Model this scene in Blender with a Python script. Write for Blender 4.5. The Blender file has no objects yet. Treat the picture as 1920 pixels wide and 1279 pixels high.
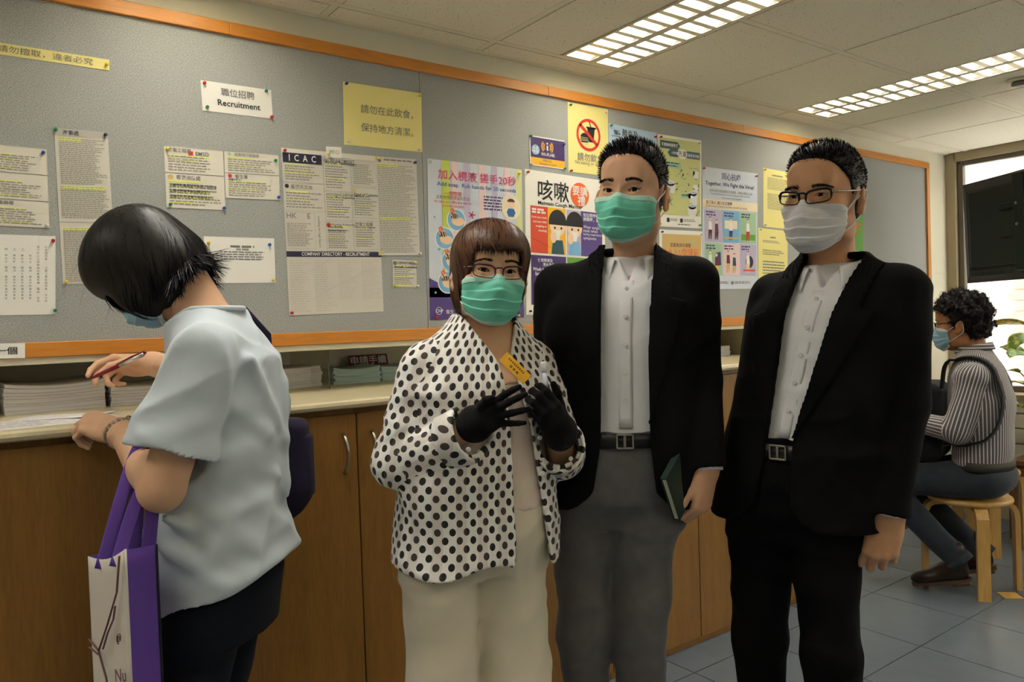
import bpy, bmesh, math, random, time
import numpy as np
from mathutils import Vector, Matrix, Euler
T0 = time.time()
random.seed(7)
rng = np.random.default_rng(7)
sc = bpy.context.scene
COL = sc.collection

# ------------------------------------------------------------------ camera
CAM = np.array([0.0, 0.0, 1.32])
FPX, YAW, PITCH, ROLL = 1437.66, math.radians(36.4044), math.radians(-1.3701), math.radians(-1.919)
_cy, _sy = math.cos(YAW), math.sin(YAW)
_f = np.array([_sy, _cy, 0.0]); _r = np.array([_cy, -_sy, 0.0]); _u = np.array([0, 0, 1.0])
FW = _f * math.cos(PITCH) + _u * math.sin(PITCH)
_u2 = _u * math.cos(PITCH) - _f * math.sin(PITCH)
RT = _r * math.cos(ROLL) + _u2 * math.sin(ROLL)
UP = _u2 * math.cos(ROLL) - _r * math.sin(ROLL)
cam_d = bpy.data.cameras.new('camera'); cam = bpy.data.objects.new('camera', cam_d); COL.objects.link(cam)
cam_d.sensor_width = 36.0; cam_d.sensor_fit = 'HORIZONTAL'; cam_d.lens = FPX / 1920 * 36.0
cam_d.clip_start = 0.02; cam_d.clip_end = 200
cam.matrix_world = Matrix(((RT[0], UP[0], -FW[0], CAM[0]), (RT[1], UP[1], -FW[1], CAM[1]),
                           (RT[2], UP[2], -FW[2], CAM[2]), (0, 0, 0, 1)))
sc.camera = cam

# ------------------------------------------------------------------ world, colour management
sc.view_settings.view_transform = 'Standard'; sc.view_settings.look = 'None'
sc.view_settings.gamma = 1.0; sc.view_settings.use_curve_mapping = False
sc.view_settings.exposure = 0.48
w = bpy.data.worlds.new('daylight'); sc.world = w; w.use_nodes = True
bg = w.node_tree.nodes['Background']; bg.inputs[0].default_value = (1.0, 0.985, 0.965, 1); bg.inputs[1].default_value = 7.0

# ------------------------------------------------------------------ where things stand
def ray(px, py):
    return FW + RT * ((px - 960) / FPX) - UP * ((py - 639.5) / FPX)
def at(px, py, depth):            # point seen there, depth metres in front of the lens
    return CAM + ray(px, py) * depth
def on_y(px, py, y):
    d = ray(px, py); return CAM + d * (y / d[1])
def on_x(px, py, x):
    d = ray(px, py); return CAM + d * (x / d[0])
def on_z(px, py, z):
    d = ray(px, py); return CAM + d * ((z - CAM[2]) / d[2])
WALL_Y, CORNER_X, CEIL_Z = 2.358, 5.321, 2.324

# ------------------------------------------------------------------ materials
def lin(c):
    return tuple(((v / 255) / 12.92 if v / 255 <= 0.04045 else ((v / 255 + 0.055) / 1.055) ** 2.4) for v in c)
MATS = {}
def mat(name, rgb, rough=0.6, metal=0.0, noise=0.0, nscale=20.0, bump=0.0, bscale=200.0, spec=0.5, emit=None, estr=0.0,
        trans=0.0, ior=1.45, stretch=None, sheen=0.0, sss=0.0, alpha=1.0, coat=0.0, detail=4.0):
    m = bpy.data.materials.new(name); m.use_nodes = True; MATS[name] = m
    nt = m.node_tree; b = nt.nodes['Principled BSDF']; L = nt.links
    c = lin(rgb)
    b.inputs['Base Color'].default_value = (*c, 1); b.inputs['Roughness'].default_value = rough
    b.inputs['Metallic'].default_value = metal; b.inputs['Specular IOR Level'].default_value = spec
    b.inputs['IOR'].default_value = ior
    if trans: b.inputs['Transmission Weight'].default_value = trans
    if sheen: b.inputs['Sheen Weight'].default_value = sheen
    if coat: b.inputs['Coat Weight'].default_value = coat
    if sss:
        b.inputs['Subsurface Weight'].default_value = sss; b.inputs['Subsurface Radius'].default_value = (0.9, 0.35, 0.2); b.inputs['Subsurface Scale'].default_value = 0.008
    if alpha < 1: b.inputs['Alpha'].default_value = alpha
    if emit: b.inputs['Emission Color'].default_value = (*lin(emit), 1); b.inputs['Emission Strength'].default_value = estr
    if noise or bump:
        tc = nt.nodes.new('ShaderNodeTexCoord'); mp = nt.nodes.new('ShaderNodeMapping'); L.new(tc.outputs['Object'], mp.inputs[0])
        if stretch: mp.inputs['Scale'].default_value = stretch
    if noise:
        n = nt.nodes.new('ShaderNodeTexNoise'); n.inputs['Scale'].default_value = nscale; n.inputs['Detail'].default_value = detail
        L.new(mp.outputs[0], n.inputs['Vector'])
        r = nt.nodes.new('ShaderNodeValToRGB'); L.new(n.outputs['Fac'], r.inputs[0])
        r.color_ramp.elements[0].position = 0.3; r.color_ramp.elements[1].position = 0.7
        r.color_ramp.elements[0].color = (*[v * (1 - noise) for v in c], 1)
        r.color_ramp.elements[1].color = (*[min(1, v * (1 + noise)) for v in c], 1)
        L.new(r.outputs[0], b.inputs['Base Color'])
    if bump:
        n2 = nt.nodes.new('ShaderNodeTexNoise'); n2.inputs['Scale'].default_value = bscale; n2.inputs['Detail'].default_value = 3
        L.new(mp.outputs[0], n2.inputs['Vector'])
        bp = nt.nodes.new('ShaderNodeBump'); bp.inputs['Strength'].default_value = bump; bp.inputs['Distance'].default_value = 0.002
        L.new(n2.outputs['Fac'], bp.inputs['Height']); L.new(bp.outputs[0], b.inputs['Normal'])
    return m
def M(name): return MATS[name]

# ------------------------------------------------------------------ meshes
class MB:
    def __init__(s): s.v = []; s.f = []; s.n = 0
    def add(s, v, f):
        v = np.asarray(v, float).reshape(-1, 3); s.v.append(v); s.f += [[i + s.n for i in q] for q in f]; s.n += len(v); return s
    def box(s, lo, hi, bev=0.0):
        lo = np.minimum(lo, hi); hi = np.maximum(np.asarray(lo), hi) if False else np.maximum(lo, hi)
        if bev <= 0:
            x0, y0, z0 = lo; x1, y1, z1 = hi
            return s.add([(x0,y0,z0),(x1,y0,z0),(x1,y1,z0),(x0,y1,z0),(x0,y0,z1),(x1,y0,z1),(x1,y1,z1),(x0,y1,z1)],
                         [(0,3,2,1),(4,5,6,7),(0,1,5,4),(1,2,6,5),(2,3,7,6),(3,0,4,7)])
        bm = bmesh.new(); bmesh.ops.create_cube(bm, size=1)
        for vv in bm.verts: vv.co = Vector([lo[i] + (vv.co[i] + .5) * (hi[i] - lo[i]) for i in range(3)])
        bmesh.ops.bevel(bm, geom=bm.edges[:], offset=bev, segments=2, affect='EDGES', profile=0.5)
        return s.bm(bm)
    def bm(s, bm):
        bm.verts.ensure_lookup_table(); bm.verts.index_update()
        s.add([v.co[:] for v in bm.verts], [[v.index for v in f.verts] for f in bm.faces]); bm.free(); return s
    def obox(s, c, ax, ay, az, bev=0.0):     # oriented box: centre and three half-axis vectors
        m = MB().box((-1,-1,-1),(1,1,1)) if bev <= 0 else None
        c, ax, ay, az = [np.asarray(q, float) for q in (c, ax, ay, az)]
        if m is None:
            h = np.array([np.linalg.norm(ax), np.linalg.norm(ay), np.linalg.norm(az)])
            m = MB().box(-h, h, bev); V = np.concatenate(m.v); V = V / h
        else: V = np.concatenate(m.v)
        return s.add(c + V @ np.array([ax, ay, az]), m.f)
    def quad(s, a, b, c, d): return s.add([a, b, c, d], [(0, 1, 2, 3)])
    def rings(s, R, cap=True, closed=True):
        R = [np.asarray(r, float) for r in R]; k = len(R[0]); f = []
        for i in range(len(R) - 1):
            for j in range(k if closed else k - 1):
                f.append((i*k + j, i*k + (j+1) % k, (i+1)*k + (j+1) % k, (i+1)*k + j))
        if cap: f.append(tuple(range(k - 1, -1, -1))); f.append(tuple((len(R)-1)*k + j for j in range(k)))
        return s.add(np.concatenate(R), f)
    def tube(s, pts, r, k=8, cap=True, flat=1.0, nrm=None):
        pts = [np.asarray(p, float) for p in pts]; n = len(pts); rr = r if hasattr(r, '__len__') else [r] * n
        R = []; u = None
        for i in range(n):
            t = pts[min(i+1, n-1)] - pts[max(i-1, 0)]; t = t / (np.linalg.norm(t) + 1e-12)
            if nrm is not None: u = np.asarray(nrm, float)
            if u is None: u = np.cross(t, (0, 0, 1.0)); u = u if np.linalg.norm(u) > 1e-3 else np.cross(t, (0, 1.0, 0))
            u = u - t * (u @ t); u = u / (np.linalg.norm(u) + 1e-12); v = np.cross(t, u)
            a = np.arange(k) * 2 * math.pi / k
            R.append(pts[i] + rr[i] * (np.cos(a)[:, None] * u + flat * np.sin(a)[:, None] * v))
        return s.rings(R, cap)
    def lathe(s, prof, c=(0,0,0), k=24, cap=True):
        a = np.arange(k) * 2 * math.pi / k; c = np.asarray(c, float)
        return s.rings([np.stack([c[0] + r*np.cos(a), c[1] + r*np.sin(a), c[2] + z + 0*a], 1) for r, z in prof], cap)
    def grid(s, P):                 # P[i][j] points
        P = np.asarray(P, float); a, b = P.shape[:2]
        return s.add(P.reshape(-1, 3), [(i*b+j, i*b+j+1, (i+1)*b+j+1, (i+1)*b+j) for i in range(a-1) for j in range(b-1)])
    def sheet(s, P, th):            # grid with thickness: closed slab
        P = np.asarray(P, float); a, b = P.shape[:2]
        du = np.gradient(P, axis=1); dv = np.gradient(P, axis=0); N = np.cross(du, dv); N /= (np.linalg.norm(N, axis=2, keepdims=True) + 1e-12)
        Q = P + N * th; n = a * b
        f = [(i*b+j, (i+1)*b+j, (i+1)*b+j+1, i*b+j+1) for i in range(a-1) for j in range(b-1)]
        f += [(n+i*b+j, n+i*b+j+1, n+(i+1)*b+j+1, n+(i+1)*b+j) for i in range(a-1) for j in range(b-1)]
        e = [(0, j) for j in range(b)] + [(i, b-1) for i in range(1, a)] + [(a-1, j) for j in range(b-2, -1, -1)] + [(i, 0) for i in range(a-2, 0, -1)]
        ids = [i*b+j for i, j in e]
        for k in range(len(ids)):
            p, q = ids[k], ids[(k+1) % len(ids)]; f.append((p, q, n+q, n+p))
        return s.add(np.concatenate([P.reshape(-1, 3), Q.reshape(-1, 3)]), f)
    def prism(s, poly, d):          # planar 3D polygon extruded by vector d
        poly = np.asarray(poly, float); n = len(poly)
        return s.add(np.concatenate([poly, poly + np.asarray(d, float)]),
                     [tuple(range(n)), tuple(range(2*n-1, n-1, -1))] + [(i, n+i, n+(i+1) % n, (i+1) % n) for i in range(n)])
    def ellipsoid(s, c, r, k=16, n=10, R=None):
        c = np.asarray(c, float); v = []; f = []
        for i in range(1, n):
            t = math.pi * i / n
            for j in range(k):
                a = 2*math.pi*j/k; v.append((r[0]*math.sin(t)*math.cos(a), r[1]*math.sin(t)*math.sin(a), r[2]*math.cos(t)))
        v += [(0, 0, r[2]), (0, 0, -r[2])]; top, bot = len(v)-2, len(v)-1
        for i in range(n-2):
            for j in range(k): f.append((i*k+j, (i+1)*k+j, (i+1)*k+(j+1) % k, i*k+(j+1) % k))
        for j in range(k): f.append((top, j, (j+1) % k)); f.append((bot, (n-2)*k+(j+1) % k, (n-2)*k+j))
        v = np.array(v)
        if R is not None: v = v @ np.asarray(R).T
        return s.add(v + c, f)
    def verts(s): return np.concatenate(s.v) if s.v else np.zeros((0, 3))

ORG = {}
def link(o, parent=None):
    COL.objects.link(o)
    if parent is not None: o.parent = parent
    return o
def thing(name, label, cat, loc, group=None, kind=None):
    o = bpy.data.objects.new(name, None); o.empty_display_size = 0.05; o.location = loc; link(o); ORG[o.name] = np.asarray(loc, float)
    o['label'] = label; o['category'] = cat
    if group: o['group'] = group
    if kind: o['kind'] = kind
    return o
def mesh_of(name, V, F):
    me = bpy.data.meshes.new(name); me.from_pydata([tuple(map(float, p)) for p in V] if not isinstance(V, np.ndarray) else V.astype(np.float32).tolist(), [], F); me.update(); return me
def part(name, mb, m, parent=None, smooth=False, loc=None, kind=None, label=None):
    V = mb.verts() if isinstance(mb, MB) else mb[0]; F = mb.f if isinstance(mb, MB) else mb[1]
    org = ORG[parent.name] if parent is not None else (np.asarray(loc, float) if loc is not None else np.zeros(3))
    me = mesh_of(name, V - org, F)
    if isinstance(m, (list, tuple)):
        for q in m: me.materials.append(M(q) if isinstance(q, str) else q)
    else: me.materials.append(M(m) if isinstance(m, str) else m)
    if smooth: me.polygons.foreach_set('use_smooth', [True] * len(me.polygons))
    o = bpy.data.objects.new(name, me); link(o, parent)
    if parent is None: o.location = org
    ORG[o.name] = org
    if kind: o['kind'] = kind
    if label: o['label'] = label
    return o
def single(name, mb, m, label, cat, loc, group=None, smooth=False):
    o = part(name, mb, m, None, smooth, loc); o['label'] = label; o['category'] = cat
    if group: o['group'] = group
    return o
def structure(name, mb, m, label=None, smooth=False, loc=(0, 0, 0)):
    o = part(name, mb, m, None, smooth, loc); o['kind'] = 'structure'
    if label: o['label'] = label
    return o
def proto(name, mb, m, parent, loc, smooth=False):     # a piece modelled about its own origin, to be shared
    off = ORG[parent.name]; o = part(name, (mb.verts() + off, mb.f), m, parent, smooth); o.location = np.asarray(loc, float) - off; ORG[o.name] = np.asarray(loc, float); return o
def smooth_path(pts, n=6):
    P = [np.asarray(p, float) for p in pts]; P = [2 * P[0] - P[1]] + P + [2 * P[-1] - P[-2]]; out = []
    for i in range(1, len(P) - 2):
        a, b, c, d = P[i-1:i+3]
        for t in np.arange(n) / n: out.append(.5 * (2*b + (c - a)*t + (2*a - 5*b + 4*c - d)*t*t + (3*b - a - 3*c + d)*t**3))
    return out + [P[-2]]
def share(name, src, parent, loc, rotz=0.0):     # a copy that shares the mesh of an existing piece
    o = src.copy(); o.name = name; COL.objects.link(o); o.parent = parent
    o.location = np.asarray(loc, float) - (ORG[parent.name] if parent is not None else 0); o.rotation_euler = (0, 0, rotz); ORG[o.name] = np.asarray(loc, float)
    return o
# ================================================================== materials of the setting
mat('wall_paint', (216, 212, 190), 0.75, noise=0.03, nscale=3, bump=0.15, bscale=60)
mat('ceiling_tile', (232, 226, 208), 0.9, noise=0.03, nscale=6)
mat('tbar', (226, 220, 200), 0.6)
mat('tile_edge', (120, 112, 95), 0.9)
mat('floor_tile', (98, 107, 115), 0.28, noise=0.08, nscale=9, bump=0.05, bscale=40)
mat('grout', (58, 58, 56), 0.9)
mat('insert_tile', (190, 150, 70), 0.35, noise=0.1, nscale=30)
mat('alu_frame', (178, 165, 138), 0.45, metal=0.15)
mat('alu_dark', (110, 104, 96), 0.4, metal=0.5)
mat('facade_white', (235, 232, 225), 0.8, noise=0.03, nscale=4)
mat('facade_brick', (196, 186, 170), 0.7, noise=0.08, nscale=12)
mat('facade_joint', (230, 226, 216), 0.9)
mat('glass', (255, 255, 255), 0.02, trans=1.0, ior=1.05)
mat('sill', (176, 160, 132), 0.5, noise=0.06, nscale=20)
mat('casing_white', (206, 200, 182), 0.5)
def speckle(m):                                   # pin holes of mineral fibre tiles
    nt = m.node_tree; b = nt.nodes['Principled BSDF']
    tc = nt.nodes.new('ShaderNodeTexCoord'); v = nt.nodes.new('ShaderNodeTexVoronoi'); v.inputs['Scale'].default_value = 70; v.inputs['Randomness'].default_value = 1
    nt.links.new(tc.outputs['Object'], v.inputs['Vector'])
    r = nt.nodes.new('ShaderNodeValToRGB'); r.color_ramp.elements[0].position = 0.08; r.color_ramp.elements[1].position = 0.16
    r.color_ramp.elements[0].color = (0.16, 0.13, 0.09, 1); r.color_ramp.elements[1].color = (*lin((232, 226, 208)), 1)
    nt.links.new(v.outputs['Distance'], r.inputs[0]); nt.links.new(r.outputs[0], b.inputs['Base Color'])
    n = nt.nodes.new('ShaderNodeTexNoise'); n.inputs['Scale'].default_value = 160; nt.links.new(tc.outputs['Object'], n.inputs['Vector'])
    bp = nt.nodes.new('ShaderNodeBump'); bp.inputs['Strength'].default_value = 0.25; bp.inputs['Distance'].default_value = 0.002
    nt.links.new(n.outputs['Fac'], bp.inputs['Height']); nt.links.new(bp.outputs[0], b.inputs['Normal'])
speckle(M('ceiling_tile'))
def wood(name, rgb, dark, scale=(1, 1, 1), rough=0.4, amt=1.0, fine=60):
    m = mat(name, rgb, rough); nt = m.node_tree; b = nt.nodes['Principled BSDF']
    tc = nt.nodes.new('ShaderNodeTexCoord'); mp = nt.nodes.new('ShaderNodeMapping'); mp.inputs['Scale'].default_value = scale
    nt.links.new(tc.outputs['Object'], mp.inputs[0])
    n = nt.nodes.new('ShaderNodeTexNoise'); n.inputs['Scale'].default_value = fine; n.inputs['Detail'].default_value = 5; n.inputs['Distortion'].default_value = 0.4
    n2 = nt.nodes.new('ShaderNodeTexNoise'); n2.inputs['Scale'].default_value = fine * 0.12; n2.inputs['Detail'].default_value = 2
    nt.links.new(mp.outputs[0], n.inputs['Vector']); nt.links.new(mp.outputs[0], n2.inputs['Vector'])
    a = nt.nodes.new('ShaderNodeMath'); a.operation = 'MULTIPLY_ADD'; a.inputs[1].default_value = 0.5
    nt.links.new(n.outputs['Fac'], a.inputs[0])
    h = nt.nodes.new('ShaderNodeMath'); h.operation = 'MULTIPLY'; h.inputs[1].default_value = 0.5; nt.links.new(n2.outputs['Fac'], h.inputs[0]); nt.links.new(h.outputs[0], a.inputs[2])
    r = nt.nodes.new('ShaderNodeValToRGB'); r.color_ramp.elements[0].position = 0.36; r.color_ramp.elements[1].position = 0.62
    r.color_ramp.elements[0].color = (*lin(dark), 1); r.color_ramp.elements[1].color = (*lin(rgb), 1)
    nt.links.new(a.outputs[0], r.inputs[0]); nt.links.new(r.outputs[0], b.inputs['Base Color']); return m
wood('frame_wood', (206, 138, 58), (188, 120, 44), (1, 8, 8), 0.4, fine=12)
wood('frame_wood_v', (206, 138, 58), (188, 120, 44), (8, 8, 1), 0.4, fine=12)
wood('cabinet_wood', (144, 103, 43), (126, 88, 34), (9, 9, 0.8), 0.42, fine=18)
wood('stool_wood', (206, 166, 98), (184, 142, 76), (10, 10, 1), 0.35, fine=12)
def fabric_board():
    m = mat('board_fabric', (166, 168, 166), 0.92); nt = m.node_tree; b = nt.nodes['Principled BSDF']
    tc = nt.nodes.new('ShaderNodeTexCoord')
    outs = []
    for sc_ in ((1000, 1, 430), (430, 1, 1000)):
        mp = nt.nodes.new('ShaderNodeMapping'); mp.inputs['Scale'].default_value = sc_; nt.links.new(tc.outputs['Object'], mp.inputs[0])
        n = nt.nodes.new('ShaderNodeTexNoise'); n.inputs['Scale'].default_value = 0.7; n.inputs['Detail'].default_value = 1; nt.links.new(mp.outputs[0], n.inputs['Vector']); outs.append(n)
    a = nt.nodes.new('ShaderNodeMath'); a.operation = 'ADD'; nt.links.new(outs[0].outputs['Fac'], a.inputs[0]); nt.links.new(outs[1].outputs['Fac'], a.inputs[1])
    r = nt.nodes.new('ShaderNodeValToRGB'); r.color_ramp.elements[0].position = 0.35; r.color_ramp.elements[1].position = 0.65
    h = nt.nodes.new('ShaderNodeMath'); h.operation = 'MULTIPLY'; h.inputs[1].default_value = 0.5; nt.links.new(a.outputs[0], h.inputs[0]); nt.links.new(h.outputs[0], r.inputs[0])
    r.color_ramp.elements[0].color = (*lin((120, 124, 124)), 1); r.color_ramp.elements[1].color = (*lin((184, 187, 184)), 1)
    nt.links.new(r.outputs[0], b.inputs['Base Color'])
    bp = nt.nodes.new('ShaderNodeBump'); bp.inputs['Strength'].default_value = 0.3; bp.inputs['Distance'].default_value = 0.001
    nt.links.new(h.outputs[0], bp.inputs['Height']); nt.links.new(bp.outputs[0], b.inputs['Normal'])
fabric_board()

# ================================================================== room shell
X0, Y0 = -3.2, -3.4                      # far ends of the room behind the lens
NICHE_B, NICHE_T, NICHE_Y = 1.117, 1.262, 2.87
CAB_X1 = 3.377
wb = MB()
wb.box((X0, WALL_Y + 0.004, NICHE_T), (CORNER_X, WALL_Y + 0.12, CEIL_Z + 0.3))
wb.box((X0, NICHE_Y, 0), (CAB_X1, NICHE_Y + 0.1, CEIL_Z))                    # back of the niche
wb.box((X0, WALL_Y + 0.12, NICHE_T), (CAB_X1, NICHE_Y, NICHE_T + 0.02))       # niche soffit
wb.box((CAB_X1, WALL_Y + 0.004, 0), (CORNER_X, NICHE_Y + 0.1, NICHE_T))
structure('wall_back', wb, 'wall_paint')
structure('wall_left', MB().box((X0 - 0.1, Y0, 0), (X0, NICHE_Y + .1, CEIL_Z + .3)), 'wall_paint')
structure('wall_front', MB().box((X0, Y0 - 0.1, 0), (CORNER_X + .1, Y0, CEIL_Z + .3)), 'wall_paint')

# ---- floor: square tiles laid along the wall, a few corners cut for little ochre inserts
fl = structure('floor', MB().box((X0, Y0, -0.06), (CORNER_X + 0.02, NICHE_Y, -0.004)), 'grout')
TS, GX, GY = 0.42, 3.44, 1.467
def tile_mesh(cuts, s=TS, g=0.0022, c=0.062):
    h = s / 2 - g; p = []
    for k, (sx, sy) in enumerate(((-1, -1), (1, -1), (1, 1), (-1, 1))):
        if k in cuts:
            a, b2 = (sx * h, sy * (h - c)), (sx * (h - c), sy * h)
            p += [a, b2] if k in (0, 2) else [b2, a]
            if k in (0,): p[-2:] = [(sx * h, sy * (h - c)), (sx * (h - c), sy * h)]
        else: p.append((sx * h, sy * h))
    poly = [(x, y, -0.004) for x, y in p]
    return MB().prism(poly[::-1], (0, 0, 0.004))
protos = {}
inserts = set()
for i in range(-16, 5):
    for j in range(-12, 2):
        if (i - 1) % 4 == 0 and j % 4 == 0: inserts.add((i, j))
for i in range(-16, 5):
    for j in range(-12, 2):
        cx, cy_ = GX + (i + .5) * TS, GY + (j + .5) * TS
        if cx - TS/2 > CORNER_X or cx + TS/2 < X0 or cy_ + TS/2 < Y0 or cy_ - TS / 2 > 2.04: continue
        cuts = tuple(k for k, (a, b2) in enumerate(((0, 0), (1, 0), (1, 1), (0, 1))) if (i + a, j + b2) in inserts)
        if cuts not in protos:
            o = part('floor_tile', tile_mesh(cuts), 'floor_tile', fl); protos[cuts] = o; o.location = (cx, cy_, 0); ORG[o.name] = np.array([cx, cy_, 0])
        else: share('floor_tile', protos[cuts], fl, (cx, cy_, 0))
ins = None
for (i, j) in sorted(inserts):
    c = 0.058; x, y = GX + i * TS, GY + j * TS
    if not (X0 < x < CORNER_X and Y0 < y < 2.04): continue
    if ins is None:
        ins = part('insert_tile', MB().prism([(0, -c, -.004), (-c, 0, -.004), (0, c, -.004), (c, 0, -.004)], (0, 0, .004)), 'insert_tile', fl); ins.location = (x, y, 0)
    else: share('insert_tile', ins, fl, (x, y, 0))

# ---- ceiling: 600 mm tiles in T bars, two-lamp louvre fittings let in
cl = structure('ceiling', MB().box((X0, Y0, CEIL_Z + 0.16), (CORNER_X + .1, WALL_Y + 0.1, CEIL_Z + 0.2)), 'tile_edge')
CX0, CY0 = 1.0155, 2.233
FIX = [(1.918, 2.213), (3.418, 3.713), (0.418, 0.713), (-1.082, -0.787), (-2.582, -2.287)]       # x extents of the fittings
FIXY = [(1.045, 2.222), (-1.355, -0.178)]                                              # y extents, two rows
tp = {}
def ceil_tile(x0, x1, y0, y1):
    x0, x1, y0, y1 = x0 + .002, x1 - .002, y0 + .002, y1 - .002
    k = (round(x1 - x0, 3), round(y1 - y0, 3))
    if k not in tp:
        w2, d2 = k[0] / 2, k[1] / 2
        mb = MB(); i = 0.014
        # tegular edge: face drops below the bars
        mb.rings([[(-w2, -d2, .012), (w2, -d2, .012), (w2, d2, .012), (-w2, d2, .012)], [(-w2, -d2, .004), (w2, -d2, .004), (w2, d2, .004), (-w2, d2, .004)],
                  [(-w2 + i, -d2 + i, 0.0035), (w2 - i, -d2 + i, 0.0035), (w2 - i, d2 - i, 0.0035), (-w2 + i, d2 - i, 0.0035)],
                  [(-w2 + i, -d2 + i, -0.001), (w2 - i, -d2 + i, -0.001), (w2 - i, d2 - i, -0.001), (-w2 + i, d2 - i, -0.001)]])
        o = part('ceiling_tile', mb, 'ceiling_tile', cl); o.location = ((x0 + x1) / 2, (y0 + y1) / 2, CEIL_Z); tp[k] = o
    else: share('ceiling_tile', tp[k], cl, ((x0 + x1) / 2, (y0 + y1) / 2, CEIL_Z))
xs = [CX0 + .6 * k for k in range(-7, 8)] ; xs[-1] = CORNER_X - .01; xs[0] = X0 + .01
ys = [WALL_Y] + [CY0 - .6 * k for k in range(0, 10)] ; ys[-1] = Y0 + .01
bars = []
for a in range(len(xs) - 1):
    for b_ in range(len(ys) - 1):
        x0, x1, y1, y0 = xs[a], xs[a + 1], ys[b_], ys[b_ + 1]
        hit = None
        for fx0, fx1 in FIX:
            for fy0, fy1 in FIXY:
                if fx0 < x1 - .02 and fx1 > x0 + .02 and fy0 < y1 - .02 and fy1 > y0 + .02: hit = (fx0, fx1)
        if hit is None: ceil_tile(x0, x1, y0, y1)
        else:
            if hit[0] - x0 > 0.05: ceil_tile(x0, hit[0], y0, y1)
            if x1 - hit[1] > 0.05: ceil_tile(hit[1], x1, y0, y1)
for x in xs[1:-1]:
    part('ceiling_bar', MB().box((x - .012, Y0, CEIL_Z + .0005), (x + .012, WALL_Y, CEIL_Z + .0035)), 'tbar', cl)
for y in ys[1:-1]:
    prev = X0
    for fx0, fx1 in sorted(FIX) + [(CORNER_X, CORNER_X)]:
        inside = any(fy0 < y - .01 and fy1 > y + .01 for fy0, fy1 in FIXY)
        e = fx0 if inside or fx0 == CORNER_X else None
        if e is None: continue
        part('ceiling_bar', MB().box((prev, y - .012, CEIL_Z), (e, y + .012, CEIL_Z + .003)), 'tbar', cl); prev = fx1
part('wall_angle', MB().box((X0, WALL_Y - .022, CEIL_Z - .002), (CORNER_X, WALL_Y + .003, CEIL_Z + .0005)), 'tbar', cl)

# ---- window wall
wr = MB()
wr.box((CORNER_X, WALL_Y - 0.055, 0), (CORNER_X + .10, NICHE_Y, CEIL_Z + .3))         # pier in the corner
wr.box((CORNER_X, Y0, CEIL_Z - .055), (CORNER_X + .10, WALL_Y - .05, CEIL_Z + .3))     # head
wr.box((CORNER_X, Y0, 0), (CORNER_X + .10, WALL_Y - .05, 0.78))                        # apron
wr.box((CORNER_X, Y0, 0), (CORNER_X + .10, Y0 + .5, CEIL_Z))
structure('wall_right', wr, 'alu_frame')
WY1, WY0, WZ0, WZ1 = WALL_Y - .055, Y0 + .5, .78, CEIL_Z - .055
win = thing('window_1', 'wide aluminium window beside the notice board wall', 'window', (CORNER_X, 0.5, WZ0), kind='structure')
yd = [WY1, 0.62, -1.1, WY0]
for a in range(3):
    y1, y0 = yd[a], yd[a + 1]
    fr = MB()
    for (ya, yb, za, zb) in ((y1 - .035, y1, WZ0, WZ1), (y0, y0 + .035, WZ0, WZ1), (y0 + .035, y1 - .035, WZ1 - .03, WZ1), (y0 + .035, y1 - .035, WZ0, WZ0 + .04)):
        fr.box((CORNER_X + .03, ya, za), (CORNER_X + .075, yb, zb), 0.004)
    part('window_frame', fr, 'alu_dark', win)
    part('window_pane', MB().box((CORNER_X + .05, y0 + .03, WZ0 + .03), (CORNER_X + .055, y1 - .03, WZ1 - .02)), 'glass', win)
part('window_sill', MB().box((CORNER_X - .14, WY0, WZ0 - .03), (CORNER_X + .03, WY1 + .02, WZ0 + .002), .004), 'sill', win)
# white casing with grooved front under the sill
cs = thing('window_casing', 'cream slatted casing boxed in under the window sill', 'casing', (CORNER_X - .1, 0.5, 0.0), kind='structure')
part('casing_body', MB().box((CORNER_X - .10, WY0, 0.10), (CORNER_X, WALL_Y, 0.75)), 'casing_white', cs)
z = 0.12
while z < 0.72:
    part('casing_slat', MB().box((CORNER_X - .118, WY0, z), (CORNER_X - .10, WALL_Y - .01, z + .082), .004), 'casing_white', cs); z += .092
part('plinth', MB().box((CORNER_X - .09, WY0, 0.0), (CORNER_X, WALL_Y, 0.10)), 'sill', cs)
# the house outside: rendered return and pale brick front
hb = thing('neighbour_building', 'pale brick building with white rendered return outside the window', 'building', (6.6, 1.0, -0.5))
part('return_wall', MB().box((CORNER_X + .11, 2.46, -.5), (6.45, 2.66, 5.0)), 'facade_white', hb)
part('brick_backing', MB().box((6.45, -4.0, -.5), (6.6, 2.8, 5.0)), 'facade_joint', hb)
bk = None
BW, BH = .205, .068
for r_ in range(28):
    for c_ in range(10):
        y = 2.44 - (c_ + .5) * (BW + .012) - (0.05 if r_ % 2 else 0); zc = 0.72 + (r_ + .5) * (BH + .012)
        if zc > 2.6: continue
        if bk is None:
            bk = proto('brick', MB().box((-.012, -BW/2, -BH/2), (.0, BW/2, BH/2), .004), 'facade_brick', hb, (6.45, y, zc))
        else: share('brick', bk, hb, (6.45 + (c_ * 7 + r_ * 3) % 4 * .001, y, zc))
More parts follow.
